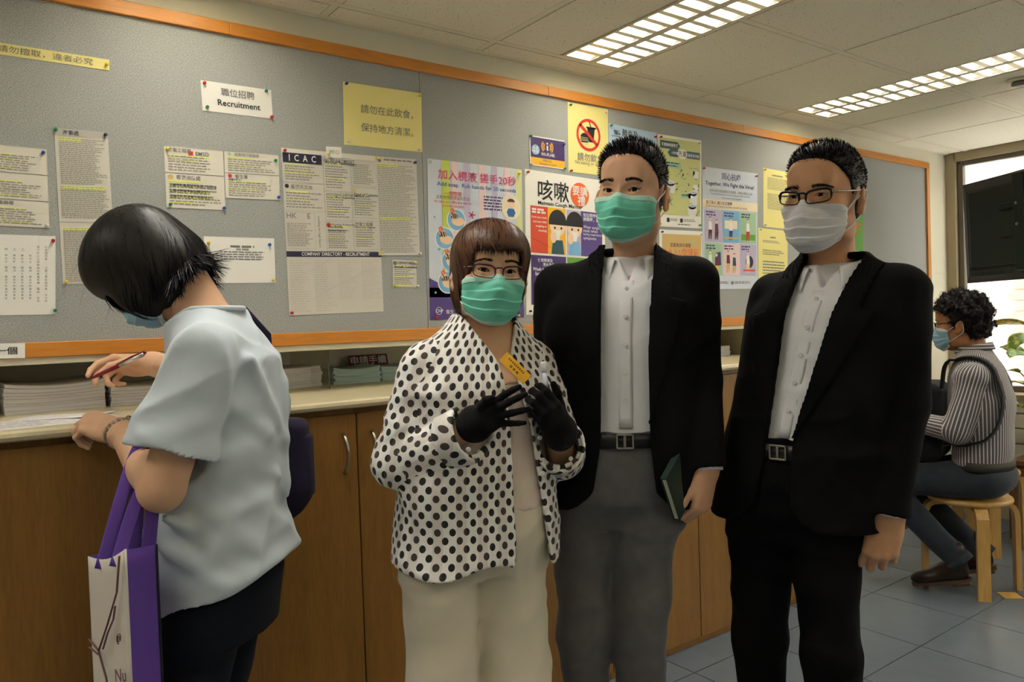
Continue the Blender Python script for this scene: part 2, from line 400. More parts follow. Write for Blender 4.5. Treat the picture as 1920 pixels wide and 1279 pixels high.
# ================================================================== louvre light fittings
mat('fix_white', (214, 206, 184), 0.45)
mat('louvre', (250, 240, 214), 0.30, metal=0.6)
mat('reflector', (228, 228, 226), 0.25, metal=0.9)
mat('tube', (255, 255, 250), 0.3, emit=(255, 244, 222), estr=6.0)
LAMP_W = 12.0
def fitting(x0, x1, y0, y1, label, off=None):
    # off: the fitting continues the ceiling grid beyond the picture; its lamps are named so
    t = thing('ceiling_light', label, 'light', ((x0 + x1) / 2, (y0 + y1) / 2, CEIL_Z), 'louvre fittings in the ceiling')
    z = CEIL_Z - .001; fr = MB(); e = .012; mid = (x0 + x1) / 2; mw = .017
    fr.box((x0, y0, z), (x0 + e, y1, z + .07)); fr.box((x1 - e, y0, z), (x1, y1, z + .07))
    fr.box((x0 + e, y0, z), (x1 - e, y0 + e, z + .07)); fr.box((x0 + e, y1 - e, z), (x1 - e, y1, z + .07))
    fr.box((x0 + e, y0 + e, z + .068), (x1 - e, y1 - e, z + .072))
    part('housing', fr, 'fix_white', t)
    part('centre_rail', MB().box((mid - mw, y0 + e, z), (mid + mw, y1 - e, z + .05)), 'fix_white', t)
    for lamp, (a, b) in zip('ab', ((x0 + e, mid - mw), (mid + mw, x1 - e))):
        c = (a + b) / 2
        rows = [[], []]
        prof = [(a + .001, z + .002), (a + .012, z + .028), (a + .03, z + .05), (c, z + .062), (b - .03, z + .05), (b - .012, z + .028), (b - .001, z + .002)]
        P = [[(px, y, pz) for px, pz in prof] for y in (y0 + e, y1 - e)]
        part('reflector', MB().grid(P), 'reflector', t, smooth=True)
        part('lamp_tube' if off is None else 'lamp_tube_%s_%s_offscreen' % (off, lamp), MB().tube([(c, y0 + .05, z + .047), (c, y1 - .05, z + .047)], .008, 10), 'tube', t, smooth=True)
        n = 17; pitch = (y1 - y0 - 2 * e) / n
        first = None
        for k in range(1, n):
            y = y0 + e + pitch * k
            if first is None:                       # V-shaped parabolic cross blade
                mb = MB(); w2 = (b - a) / 2 - .001
                for s in (-1, 1):
                    P = [[(u * w2, s * (0.0012 + .011 * (q ** 1.8)), .002 + .03 * (1 - q) + .0) for u in np.linspace(-1, 1, 5)] for q in np.linspace(0, 1, 5)]
                    mb.grid(P if s > 0 else [r[::-1] for r in P])
                mb.box((-w2, -.0118, .0), (w2, .0118, .002))
                first = proto('louvre_blade', mb, 'louvre', t, (c, y, z))
            else: share('louvre_blade', first, t, (c, y, z))
    for lamp, (a, b) in zip('ab', ((x0 + e, mid - mw), (mid + mw, x1 - e))):
        nm = 'lamp_light' if off is None else 'lamp_light_%s_%s_offscreen' % (off, lamp)
        ld = bpy.data.lights.new(nm, 'AREA'); ld.shape = 'RECTANGLE'; ld.size = (b - a) * .45; ld.size_y = (y1 - y0) * .94
        ld.energy = LAMP_W / 2; ld.color = (1.0, 0.965, 0.895)
        lo = bpy.data.objects.new(nm, ld); COL.objects.link(lo); lo.parent = t; lo.location = ((a + b) / 2 - (x0 + x1) / 2, 0, .036)
    return t
for i, (a, b) in enumerate(FIX):
    for j, (c, d) in enumerate(FIXY):
        if j == 0:
            lab = ['twin louvre ceiling light above the yellow no eating notice', 'twin louvre ceiling light close to the window wall', 'twin louvre ceiling light over the recruitment notices',
                   'twin louvre ceiling light past the end of the recruitment notices', 'twin louvre ceiling light against the side wall'][i]
        else:
            lab = ['twin louvre ceiling light in the second row, %s' % q for q in ('in line with the no eating notice', 'by the window', 'in line with the recruitment notices', 'short of the side wall', 'against the side wall')][i]
        where = ('notices', 'window', 'recruitment', 'far', 'side_wall')[i]
        fitting(a, b, c, d, lab, None if j == 0 and i < 2 else ('first_row_' if j == 0 else 'second_row_') + where)
sd = thing('smoke_detector', 'small round detector on the ceiling near the window light', 'detector', (3.872, 1.397, CEIL_Z - .03))
part('base_ring', MB().lathe([(.0, .029), (.048, .029), (.05, .024), (.048, .018), (.0, .018)], (3.872, 1.397, CEIL_Z - .03), 24), 'fix_white', sd, smooth=True); part('sensor', MB().lathe([(.0, .018), (.030, .018), (.034, .006), (.024, .0), (.0, .0)], (3.872, 1.397, CEIL_Z - .03), 24), 'alu_dark', sd, smooth=True)
# ================================================================== notice board
FRX1 = 5.074
nb = thing('notice_board', 'long grey fabric notice board in an orange wood frame', 'notice board', (1.4, WALL_Y, 1.271))
bx = [-2.9, -1.05, 1.373, 3.80, FRX1 - .03]
for a in range(4):
    part('fabric_panel', MB().box((bx[a] + .0008, WALL_Y, 1.300), (bx[a + 1] - .0008, WALL_Y + .004, 2.225), .0008), 'board_fabric', nb)
for zz0, zz1, nm in ((2.2095, 2.248, 'top_rail'), (1.271, 1.3105, 'bottom_rail')):
    xx = [-2.9, -.5, .72, 1.95, 3.18, 4.2, FRX1]
    for a in range(6): part(nm, MB().box((xx[a] + .0003, WALL_Y - .012, zz0), (xx[a + 1] - .0003, WALL_Y + .004, zz1), .002), 'frame_wood', nb)
part('side_rail', MB().box((FRX1 - .038, WALL_Y - .0122, 1.3105), (FRX1, WALL_Y + .004, 2.2095), .002), 'frame_wood_v', nb)
part('ledge_strip', MB().box((-2.9, WALL_Y - .004, 1.252), (FRX1, WALL_Y + .02, 1.2708), .002), 'wall_paint', nb)

# ---- printing
PC = dict(white=(236, 235, 230), paper=(222, 218, 206), newsp=(206, 203, 193), yellow=(236, 225, 146), black=(28, 28, 30), grey=(120, 120, 120), lgrey=(176, 174, 168), mgrey=(146, 144, 138), hi=(226, 232, 128),
          red=(200, 44, 40), purple=(78, 58, 128), navy=(40, 40, 66), dpurple=(66, 46, 104), orange=(226, 100, 36), redor=(208, 72, 40), green=(96, 160, 60), dgreen=(40, 100, 60), lime=(190, 206, 80), blue=(40, 96, 160), sky=(120, 176, 216),
          lblue=(176, 202, 224), pale=(206, 214, 226), pink=(216, 180, 190), mag=(200, 40, 100), skinp=(240, 206, 172), brown=(84, 40, 40), teal=(40, 80, 92), olive=(200, 204, 136), olive2=(214, 218, 160), gold=(234, 178, 40), mint=(160, 196, 160),
          lilac=(188, 180, 206), tan=(206, 176, 110), offw=(240, 238, 228), gpost=(90, 170, 60), lpink=(232, 206, 206), cream=(240, 226, 196), wine=(110, 40, 60), pinkw=(250, 236, 240))
for k_, v_ in PC.items(): mat('ink_' + k_, v_, 0.55 if k_ not in ('white', 'purple') else 0.45)
for k_, v_ in dict(red=(190, 40, 44), green=(40, 130, 80), blue=(44, 84, 170), yellow=(226, 206, 60), navy=(44, 48, 92), white=(225, 222, 210), orange=(206, 120, 84)).items(): mat('pin_' + k_, v_, 0.25)
_tcache = {}
def text2d(body, bold=0.0):
    bold = min(bold, .010 if any(ord(c) > 12000 for c in body) else .014); k = (body, bold)
    if k not in _tcache:
        c = bpy.data.curves.new('t', 'FONT'); c.body = body; c.resolution_u = 2; c.offset = bold; c.fill_mode = 'FRONT'
        o = bpy.data.objects.new('t', c); COL.objects.link(o)
        me = bpy.data.meshes.new_from_object(o.evaluated_get(bpy.context.evaluated_depsgraph_get()))
        V = np.array([v.co[:2] for v in me.vertices]) if len(me.vertices) else np.zeros((1, 2)); F = [tuple(p.vertices) for p in me.polygons]
        bpy.data.objects.remove(o); bpy.data.curves.remove(c); bpy.data.meshes.remove(me); _tcache[k] = (V, F)
    return _tcache[k]
PINM = None
class Notice:
    def __init__(s, name, label, q, m, th=.0006, lift=.0012, y=WALL_Y, cat='notice', group=None, size=None):
        TL, TR, BL = [on_y(px, py, y - lift) for px, py in (q[0], q[1], q[-1])]
        s.TL, s.U, s.V = TL, TR - TL, BL - TL
        if size:                                     # true paper size where part of it is hidden
            if size[0]: s.U = s.U / np.linalg.norm(s.U) * size[0]
            if size[1]: s.V = s.V / np.linalg.norm(s.V) * size[1]
        s.w, s.h = np.linalg.norm(s.U), np.linalg.norm(s.V)
        c = TL + s.U / 2 + s.V
        s.t = thing(name, label, cat, c, group or 'papers pinned to the notice board'); s.off = th; s.d = {}
        cx = rng.uniform(.0, .003)                                # corners lift a little
        n = 9; G = []
        for v in np.linspace(0, 1, n):
            G.append([s.TL + s.U * u + s.V * v for u in np.linspace(0, 1, n)])
        part('sheet', MB().sheet(G, th), m, s.t)
    def P(s, u, v, o=0.0): return s.TL + s.U * u + s.V * v + np.array([0, -(s.off + o), 0])
    def mb(s, m, nm, lay=1):
        k = (m, nm, lay)
        if k not in s.d: s.d[k] = MB()
        return s.d[k]
    def rect(s, u0, v0, u1, v1, m, nm='print', lay=1):
        o = .00025 * lay; s.mb(m, nm, lay).quad(s.P(u0, v1, o), s.P(u1, v1, o), s.P(u1, v0, o), s.P(u0, v0, o)); return s
    def poly(s, pts, m, nm='print', lay=1):
        o = .00025 * lay; s.mb(m, nm, lay).add([s.P(u, v, o) for u, v in pts], [tuple(range(len(pts)))]); return s
    def disc(s, u, v, r, m, nm='print', lay=1, sx=1.0, sy=1.0, a0=0, a1=360, k=28):
        ang = [math.radians(a0 + (a1 - a0) * i / k) for i in range(k if a1 - a0 == 360 else k + 1)]
        return s.poly([(u + sx * r * math.cos(a) / s.w, v - sy * r * math.sin(a) / s.h) for a in ang], m, nm, lay)
    def ring(s, u, v, r0, r1, m, nm='print', lay=1, a0=0, a1=360, k=28):
        o = .00025 * lay; mb = s.mb(m, nm, lay); A = [math.radians(a0 + (a1 - a0) * i / k) for i in range(k + 1)]
        V = [s.P(u + r * math.cos(a) / s.w, v - r * math.sin(a) / s.h, o) for a in A for r in (r0, r1)]
        mb.add(V, [(2*i, 2*i+1, 2*i+3, 2*i+2) for i in range(k)]); return s
    def line(s, pts, wd, m, nm='print', lay=1):
        for (a, b) in zip(pts[:-1], pts[1:]):
            d = np.array([(b[0]-a[0]) * s.w, (b[1]-a[1]) * s.h]); L = np.linalg.norm(d) + 1e-9; n = np.array([-d[1], d[0]]) / L * wd / 2; e = d / L * wd * .3
            q = [(a[0] + (n[0]-e[0]) / s.w, a[1] + (n[1]-e[1]) / s.h), (b[0] + (n[0]+e[0]) / s.w, b[1] + (n[1]+e[1]) / s.h), (b[0] + (-n[0]+e[0]) / s.w, b[1] + (-n[1]+e[1]) / s.h), (a[0] + (-n[0]-e[0]) / s.w, a[1] + (-n[1]-e[1]) / s.h)]
            s.poly(q[::-1], m, nm, lay)
        return s
    def text(s, body, u, v, u1=None, hgt=None, m='ink_black', bold=0.0, lay=2, rot=0, nm='lettering', align='l'):
        # (u, v) top-left of the writing; either its width up to u1 or its height in sheet heights
        V, F = text2d(body, bold); lo, hi = V.min(0), V.max(0); W, H = (hi - lo)
        if rot: 
            V = np.stack([V[:, 1], -V[:, 0]], 1) if rot == -90 else np.stack([-V[:, 1], V[:, 0]], 1); lo, hi = V.min(0), V.max(0); W, H = hi - lo
        if u1 is not None: sx = (u1 - u) * s.w / W
        sy = hgt * s.h / H if hgt else sx
        if u1 is None: sx = sy
        if align == 'c': u = u - W * sx / s.w / 2
        o = .00025 * lay; mb = s.mb(m, nm, lay); a = np.array([s.P(u + (x - lo[0]) * sx / s.w, v + (hi[1] - y) * sy / s.h, o) for x, y in V])
        mb.add(a, F); return s
    def lines(s, u0, v0, u1, v1, n, m='ink_grey', fill=.5, word=.05, end=.25, nm='print', lay=1, vert=False, rag=True):
        # n rows of small print, drawn word by word
        for i in range(n):
            r0 = v0 + (v1 - v0) * i / n; r1 = r0 + (v1 - v0) / n * fill
            x = u0; last = u1 - (u1 - u0) * (rng.uniform(0, end) if rag else 0)
            while x < last - .005:
                wl = min(word * rng.uniform(.4, 1.5), last - x)
                if vert: s.rect(r0 if False else x, r0, x + wl, r1, m, nm, lay)
                else: s.rect(x, r0, x + wl, r1, m, nm, lay)
                x += wl + word * .22
        return s
    def cols(s, u0, v0, u1, v1, n, m='ink_grey', fill=.5, word=.04, end=.3):
        for i in range(n):                              # upright columns of characters
            c0 = u0 + (u1 - u0) * i / n; c1 = c0 + (u1 - u0) / n * fill; y = v0; last = v1 - (v1 - v0) * rng.uniform(0, end)
            while y < last:
                hh = word * rng.uniform(.7, 1.0); s.rect(c0, y, c1, y + hh, m, 'print', 1); y += hh + word * .35
        return s
    def pin(s, u, v, c):
        global PINM
        p = s.P(u, v)
        mb = MB(); a = np.arange(12) * 2 * math.pi / 12
        prof = [(.0038, -.0), (.0042, -.0015), (.0022, -.003), (.0022, -.006), (.0046, -.0078), (.0044, -.0095), (.002, -.0105)]
        mb.rings([np.stack([p[0] + r * np.cos(a), p[1] + z + 0 * a, p[2] + r * np.sin(a)], 1) for r, z in prof])
        part('push_pin', mb, 'pin_' + c, s.t, smooth=True); return s
    def done(s):
        for (m, nm, lay), mb in s.d.items(): part(nm, mb, m, s.t, kind='stuff')
        return s
def ad(n, u0, v0, u1, v1, head=None, hl=(), rows=9, logo=None, box=True, hh=.16, big=None):
    # one boxed job advertisement inside a larger sheet
    W, H = u1 - u0, v1 - v0
    if box:
        lw = .0011
        n.line([(u0, v0), (u1, v0), (u1, v1), (u0, v1), (u0, v0)], lw, 'ink_lgrey')
    if head: n.text(head, u0 + W * (.18 if logo else .06), v0 + H * .05, hgt=H * hh * .8, m='ink_grey', bold=.01)
    if logo: n.disc(u0 + W * .09, v0 + H * .12, min(W * n.w, H * n.h) * .075, logo)
    n.lines(u0 + W * .06, v0 + H * (hh + .14), u1 - W * .05, v1 - H * .05, rows, 'ink_mgrey', .42, W * .08, .35)
    for a in hl:
        n.rect(u0 + W * .05, v0 + H * a, u0 + W * rng.uniform(.5, .85), v0 + H * (a + .055), 'ink_hi', 'print', 0.5)
    if big: 
        for tx, a in big: n.text(tx, u0 + W * .06, v0 + H * a, hgt=H * .09, m='ink_navy', bold=.015)

# 1  long yellow strip with the warning
n = Notice('notice', 'long narrow yellow strip with one line of Chinese writing', [(-160, 55), (205, 112), (206, 138), (-160, 78)], 'ink_yellow')
n.text('請勿擅取，違者必究', .395, .16, u1=.905, hgt=.62, m='ink_grey').pin(.985, .5, 'yellow').done()
# 2  recruitment heading
n = Notice('notice', 'white sheet headed Recruitment in bold', [(376, 150), (508, 169), (508, 222), (380, 207)], 'ink_white')
n.text('職位招聘', .27, .16, u1=.745, m='ink_grey', bold=.012).text('Recruitment', .215, .56, u1=.82, m='ink_black', bold=.02)
n.pin(.045, .09, 'red').pin(.92, .07, 'green').pin(.06, .88, 'green').pin(.975, .95, 'red').done()
# 3  three clippings at the end of the row
n = Notice('notice', 'white sheet of three government job clippings above the upright writing', [(-70, 264), (88, 280), (95, 427), (-64, 420)], 'ink_paper')
for i, (h_, big_) in enumerate((('香港海關', None), ('香港天文台', None), ('康樂及文化事務署', None))):
    ad(n, .0, i / 3, 1, (i + 1) / 3, h_, (.30, .5, .78) if i != 1 else (.3, .78), 7, hh=.2)
n.pin(.95, .05, 'blue').pin(.96, .97, 'white').done()
# 4  upright writing
n = Notice('notice', 'plain white sheet with upright columns of Chinese writing', [(-40, 438), (104, 443), (112, 588), (-40, 592)], 'ink_white')
for k, tx in enumerate(('社會福利署　　二零二零年四月第一次公布', '遺下的人士請聯絡社會福利署（電話）查詢', '（一）何女士（兩月一歲女子的福利事宜）', '（二）陳女士（兩月十歲女子的福利事宜）', '（三）黃先生（兩月一歲兒子的福利事宜）', '（四）蔡女士（兩月一歲兒子的福利事宜）', '（五）李女士（兩月一歲兒子的福利事宜）', '（六）梁先生（兩月一歲兒子的福利事宜）')):
    for j, ch in enumerate(tx):
        if ch != '　' and ch not in '（）一': n.text(ch, .855 - k * .105, .13 + j * .038, hgt=.026, m='ink_grey')
n
n.pin(.965, .06, 'red').pin(.99, .95, 'green').done()
# 5  long newspaper column
n = Notice('notice', 'tall narrow newspaper column pinned beside the head of black hair', [(101, 240), (202, 248), (212, 535), (118, 533)], 'ink_newsp')
n.rect(.0, .0, 1, .045, 'ink_lgrey').text('海事處', .15, .008, hgt=.03, m='ink_black', bold=.01)
n.rect(.05, .055, .5, .08, 'ink_hi', lay=.5).lines(.07, .06, .95, .36, 24, 'ink_mgrey', .42, .06, .3)
n.rect(.05, .365, .9, .39, 'ink_hi', lay=.5).lines(.05, .37, .97, .58, 17, 'ink_mgrey', .42, .06, .2)
n.line([(0, .60), (1, .60)], .0012, 'ink_grey').rect(.05, .635, .75, .655, 'ink_hi', lay=.5).lines(.06, .64, .97, .99, 30, 'ink_mgrey', .42, .06, .15)
n.pin(.03, .01, 'green').pin(.95, .02, 'navy').pin(.06, .985, 'yellow').done()
# 6  four clippings in two blocks
n = Notice('notice', 'white sheet of two clippings headed by a red square emblem', [(307, 273), (418, 283), (421, 396), (312, 389)], 'ink_paper')
ad(n, 0, 0, 1, .43, '機電工程署', (.30, .45), 6, hh=.2); n.rect(.40, .055, .48, .125, 'ink_red').text('EMSD', .52, .055, hgt=.065, m='ink_grey', bold=.02)
ad(n, 0, .43, 1, 1, '香港消防處', (.2, .35, .51, .66, .8), 8, logo='ink_tan', big=(('全職合約員級督平衡繼工程助理', .30), ('全職合約督平衡架構領支付', .46), ('全職合約助理督平架構領支付', .62)))
n.pin(.05, .05, 'yellow').pin(.06, .95, 'green').pin(.97, .97, 'blue').done()
n = Notice('notice', 'white sheet of two clippings with a small crown emblem, ends in a blue pin', [(420, 283), (522, 291), (525, 377), (423, 371)], 'ink_paper')
ad(n, 0, 0, 1, .46, '政府飛行服務隊', (.25, .62), 6, logo='ink_mint', hh=.2); ad(n, 0, .46, 1, 1, '衛生署', (.3, .6), 7, logo='ink_red', hh=.2, big=(('駐慢中藥主任', .22),))
n.pin(.93, .13, 'green').pin(.97, .94, 'blue').done()
# 7  half-empty white sheet
n = Notice('notice', 'mostly blank white sheet with a few centred lines, pins in all four corners', [(382, 443), (514, 447), (516, 535), (385, 531)], 'ink_white')
n.lines(.36, .18, .70, .23, 1, 'ink_grey', .9, .12, .0).lines(.44, .25, .62, .29, 1, 'ink_mgrey', .9, .08, 0).lines(.22, .31, .86, .52, 4, 'ink_grey', .45, .06, .12)
n.pin(.06, .14, 'yellow').pin(.92, .15, 'blue').pin(.08, .93, 'orange').pin(.96, .93, 'yellow').done()
# 8  company directory
n = Notice('notice', 'large directory sheet of English job advertisements with a black band', [(527, 277), (706, 293), (719.6, 584.8), (542.7, 591.7)], 'ink_newsp')
n.rect(.0, .0, .99, .03, 'ink_paper', lay=.6).rect(.01, .025, .40, .085, 'ink_navy').text('I  C  A  C', .07, .034, u1=.34, hgt=.04, m='ink_white', bold=.02, lay=3)
ad(n, .0, .085, .41, .20, None, (.02, .3, .5), 6, hh=.0)
ad(n, .0, .205, .41, .37, '香港天文台', (.28, .55), 6, logo='ink_navy', hh=.2); ad(n, .0, .38, .30, .60, None, (), 14, hh=.16); n.text('HK     E', .02, .385, hgt=.032, m='ink_grey')
n.text('Looking for high flyers?', .325, .40, hgt=.19, m='ink_grey', rot=-90)
ad(n, .415, .03, .70, .24, 'DEPARTMENT', (.16, .62), 9, logo='ink_mgrey', hh=.12, big=(('Aircraft Technician', .12),)); ad(n, .415, .245, .70, .42, 'HOUSING DEPARTMENT', (.15, .62), 8, hh=.12, big=(('Survey Officer (Engineering)', .15),))
ad(n, .415, .43, .70, .61, 'Housing Authority', (.12, .5), 9, logo='ink_red', hh=.14, big=(('Term Building', .14), ('Services Engineer', .26)))
ad(n, .71, .04, .99, .20, None, (), 11, hh=.0); ad(n, .71, .21, .99, .40, None, (.22, .56), 9, logo='ink_tan', hh=.14, big=(('Chief of Customs', .18),)); ad(n, .71, .42, .99, .60, '機電工程署', (.2, .6), 8, hh=.16, big=(('Electronics Engineer', .18),))
n.rect(.0, .615, 1, .648, 'ink_navy').text('COMPANY DIRECTORY - RECRUITMENT', .15, .620, u1=.87, hgt=.022, m='ink_white', bold=.03, lay=3)
for c in range(4): n.lines(.02 + c * .25, .67, .24 + c * .25, .99 if c < 2 else .92, 22, 'ink_lgrey', .16, .05, .5)
n.line([(.03, .8), (.45, .66)], .0014, 'ink_pink', lay=2).line([(.25, .9), (.95, .7)], .0014, 'ink_pink', lay=2).line([(.04, .56), (.2, .42)], .0014, 'ink_pink', lay=2)
n.pin(.03, .015, 'red').pin(.02, .985, 'red').done()
n = Notice('notice', 'tall clipping of grey newsprint overlapping the directory sheet', [(703, 293), (780.6, 299), (788, 482), (710, 479)], 'ink_newsp', lift=.0022)
n.disc(.1, .04, .006, 'ink_grey').lines(.2, .02, .9, .05, 1, 'ink_grey', .5, .1).rect(.04, .07, .55, .10, 'ink_hi', lay=.5).lines(.04, .08, .97, .98, 50, 'ink_mgrey', .4, .06, .3).rect(.06, .61, .8, .635, 'ink_hi', lay=.5)
n.pin(.05, .02, 'yellow').pin(.95, .035, 'navy').pin(.06, .97, 'yellow').pin(.99, .985, 'white').done()
n = Notice('notice', 'small blank slip marked PTO above the directory sheet', [(611, 274.5), (640, 276), (640.5, 296), (612, 295)], 'ink_white', lift=.003)
n.text('PTO', .2, .3, u1=.85, m='ink_lgrey').pin(.12, .75, 'yellow').done()
n = Notice('notice', 'small square clipping with yellow highlighter alone under the newsprint', [(736, 487), (780.6, 489), (781.4, 539), (737, 538)], 'ink_newsp')
ad(n, 0, 0, 1, 1, 'DEPARTMENT', (.2, .58, .9), 9, logo='ink_grey', hh=.12, box=False, big=(('Aircraft Technician', .2),))
n.pin(.95, .08, 'yellow').pin(.06, .95, 'yellow').pin(1.0, .95, 'white').done()
# 9  yellow sheet
n = Notice('notice', 'yellow sheet with two lines of Chinese writing, no picture', [(643, 153), (790, 175), (793, 286), (645, 271)], 'ink_yellow')
n.text('請勿在此飲食，', .21, .32, u1=.88, m='ink_grey').text('保持地方清潔。', .21, .62, u1=.88, m='ink_grey')
n.pin(.035, .03, 'navy').pin(.97, .05, 'yellow').pin(.05, .95, 'white').pin(.95, .97, 'white').done()
# 10 hand washing poster
n = Notice('poster', 'tall pastel poster on washing hands with soap for twenty seconds', [(801, 297), (978, 318), (980, 598), (806, 600)], 'ink_pale', cat='poster', group='health posters')
for u0, u1, m_ in ((.0, .08, 'ink_pale'), (.14, .22, 'ink_lime'), (.24, .30, 'ink_lpink'), (.36, .43, 'ink_lilac'), (.52, .6, 'ink_lpink'), (.66, .72, 'ink_lilac'), (.80, .86, 'ink_lpink'), (.92, 1.0, 'ink_olive2')): n.rect(u0, .0, u1, .80, m_, lay=.5)
n.rect(0, .80, 1, 1, 'ink_purple', lay=.6).poly([(0, .80), (.0, .74), (.12, .78), (.3, .83), (.3, .86), (0, .86)], 'ink_purple', lay=.6)
n.text('加入梘液 搓手20秒', .10, .055, u1=.93, hgt=.065, m='ink_mag', bold=.035, lay=4).text('加入梘液 搓手20秒', .098, .053, u1=.932, hgt=.069, m='ink_white', bold=.08, lay=3)
n.text('Add soap  Rub hands for 20 seconds', .09, .135, u1=.93, hgt=.034, m='ink_blue', bold=.02)
n.text('一個簡單', .16, .19, u1=.34, m='ink_red').text('且有效預防感染的方法', .08, .22, u1=.42, m='ink_wine').text('An easy and effective way to', .06, .25, u1=.44, m='ink_red').text('prevent infection', .14, .275, u1=.36, m='ink_red')
n.lines(.57, .20, .78, .30, 5, 'ink_dpurple', .5, .04, .1)
for i, (u, v) in enumerate(((.28, .37), (.16, .49), (.22, .63), (.18, .765))):
    n.disc(u, v, .041, 'ink_white', lay=1).disc(u, v, .037, 'ink_sky', lay=2).disc(u + .02, v + .01, .022, 'ink_skinp', lay=3, sx=1.25, sy=.7).disc(u - .02, v - .01, .018, 'ink_skinp', lay=4, sx=.8, sy=1.3)
    for k in range(4): n.line([(u - .045 + k * .02, v - .01), (u - .06 + k * .022, v - .038)], .005, 'ink_skinp', lay=4)
    n.disc(u - .04, v - .058, .009, 'ink_orange', lay=3).text(str(i + 1), u - .05, v - .064, hgt=.013, m='ink_white', lay=4)
n.disc(.87, .26, .047, 'ink_white', lay=1).disc(.87, .26, .044, 'ink_cream', lay=2).disc(.87, .235, .017, 'ink_skinp', lay=3).disc(.87, .226, .018, 'ink_brown', lay=4, sy=.7, a0=0, a1=180).poly([(.82, .295), (.84, .27), (.90, .27), (.92, .295), (.90, .325), (.84, .325)], 'ink_blue', lay=3)
n.disc(.60, .43, .05, 'ink_brown', lay=2, a0=0, a1=180).disc(.60, .45, .045, 'ink_skinp', lay=3).disc(.60, .435, .05, 'ink_brown', lay=4, sy=.55, a0=0, a1=180).poly([(.52, .49), (.68, .49), (.74, .62), (.46, .62)], 'ink_mag', lay=3)
for k in range(5): n.line([(.44, .33), (.44 + .035 * math.cos(k * 1.25), .33 - .022 * math.sin(k * 1.25))], .004, 'ink_mag', lay=2)
for u, v, r in ((.06, .83, .004), (.29, .80, .008), (.25, .84, .004), (.06, .36, .004), (.45, .55, .006), (.9, .45, .005), (.1, .56, .005)): n.disc(u, v, r, 'ink_sky', lay=2)
n.text('CHP', .06, .935, hgt=.02, m='ink_white', bold=.02).ring(.09, .945, .012, .0135, 'ink_white', lay=3).text('衞生防護中心', .16, .938, u1=.4, m='ink_white').text('衞生署', .84, .93, u1=.92, m='ink_white')
n.rect(.85, .895, .865, .92, 'ink_red', lay=2).rect(.88, .895, .895, .92, 'ink_red', lay=2)
n.pin(.03, .02, 'white').pin(.97, .03, 'yellow').pin(.06, .985, 'red').pin(.93, .985, 'yellow').done()
# 11 wifi plate
n = Notice('sign', 'small purple wireless hotspot sign with a golden wave emblem', [(992, 253), (1058, 264), (1057, 319), (993, 309)], 'ink_dpurple', cat='sign', group='health posters')
n.rect(0, 0, 1, .04, 'ink_white', lay=.6).rect(0, 0, .03, 1, 'ink_white', lay=.6).rect(.03, .72, 1, .97, 'ink_gold').rect(0, .97, 1, 1, 'ink_white', lay=.6)
for r in (.02, .029, .038):
    n.ring(.50, .32, r * .72, r * .72 + .0035, 'ink_gold', a0=-42, a1=42, lay=2).ring(.50, .32, r * .72, r * .72 + .0035, 'ink_gold', a0=138, a1=222, lay=2)
n.disc(.50, .2, .004, 'ink_white', lay=2).rect(.48, .27, .525, .44, 'ink_white', lay=2).text('Wi-Fi.HK', .32, .52, u1=.72, m='ink_white', bold=.02).disc(.17, .46, .017, 'ink_sky').ring(.17, .46, .0172, .019, 'ink_white').text('免費', .10, .36, u1=.24, m='ink_white').text('FREE', .09, .47, u1=.26, m='ink_white', bold=.03)
n.text('熱點在此', .37, .745, u1=.62, m='ink_dpurple').text('Hotspot is here', .28, .86, u1=.75, m='ink_dpurple')
n.pin(.03, .04, 'green').pin(.97, .14, 'blue').pin(.04, .97, 'white').pin(.98, .98, 'green').done()
# 12 no eating or drinking
n = Notice('notice', 'yellow sheet with a red prohibition circle over burger and drink', [(1064, 191), (1139.5, 205), (1139, 333), (1066, 322)], 'ink_yellow')
n.ring(.50, .43, .055, .066, 'ink_red', lay=3, k=40).poly([(.27, .31), (.31, .275), (.73, .545), (.69, .58)], 'ink_red', lay=3)
n.poly([(.47, .33), (.66, .31), (.62, .53), (.50, .53)], 'ink_black', lay=1).rect(.45, .31, .68, .335, 'ink_black').line([(.56, .32), (.53, .24), (.47, .22)], .004, 'ink_black')
n.disc(.40, .47, .022, 'ink_black', a0=0, a1=180, sy=.8).rect(.30, .478, .50, .492, 'ink_black').rect(.29, .500, .51, .513, 'ink_black').poly([(.30, .522), (.50, .522), (.47, .545), (.33, .545)], 'ink_black')
n.text('請勿飲食', .22, .70, u1=.86, m='ink_grey', bold=.012).text('No eating or drinking', .16, .82, u1=.94, m='ink_grey')
n.pin(.06, .04, 'green').pin(.95, .05, 'white').pin(.05, .985, 'red').done()
# 13 cough manners
n = Notice('poster', 'white poster on cough manners with an orange circle and red panel', [(984, 316.5), (1139, 340), (1139, 600), (987, 597)], 'ink_offw', cat='poster', group='health posters', size=(.42, .565))
n.text('咳嗽', .15, .055, u1=.53, hgt=.145, m='ink_black', bold=.06).disc(.67, .13, .05, 'ink_orange').text('要講', .575, .065, u1=.77, m='ink_white', bold=.05, lay=3).text('禮', .64, .135, u1=.74, m='ink_white', bold=.05, lay=3)
n.text('Maintain Cough Manner', .15, .205, u1=.70, hgt=.035, m='ink_black', bold=.03)
n.rect(.06, .245, .265, .57, 'ink_redor').rect(.265, .245, .485, .57, 'ink_gold').rect(.50, .245, .75, .57, 'ink_lilac').rect(.68, .245, .96, .57, 'ink_purple', lay=1.5).rect(.06, .585, .485, .93, 'ink_dpurple').rect(.50, .585, .96, .93, 'ink_green')
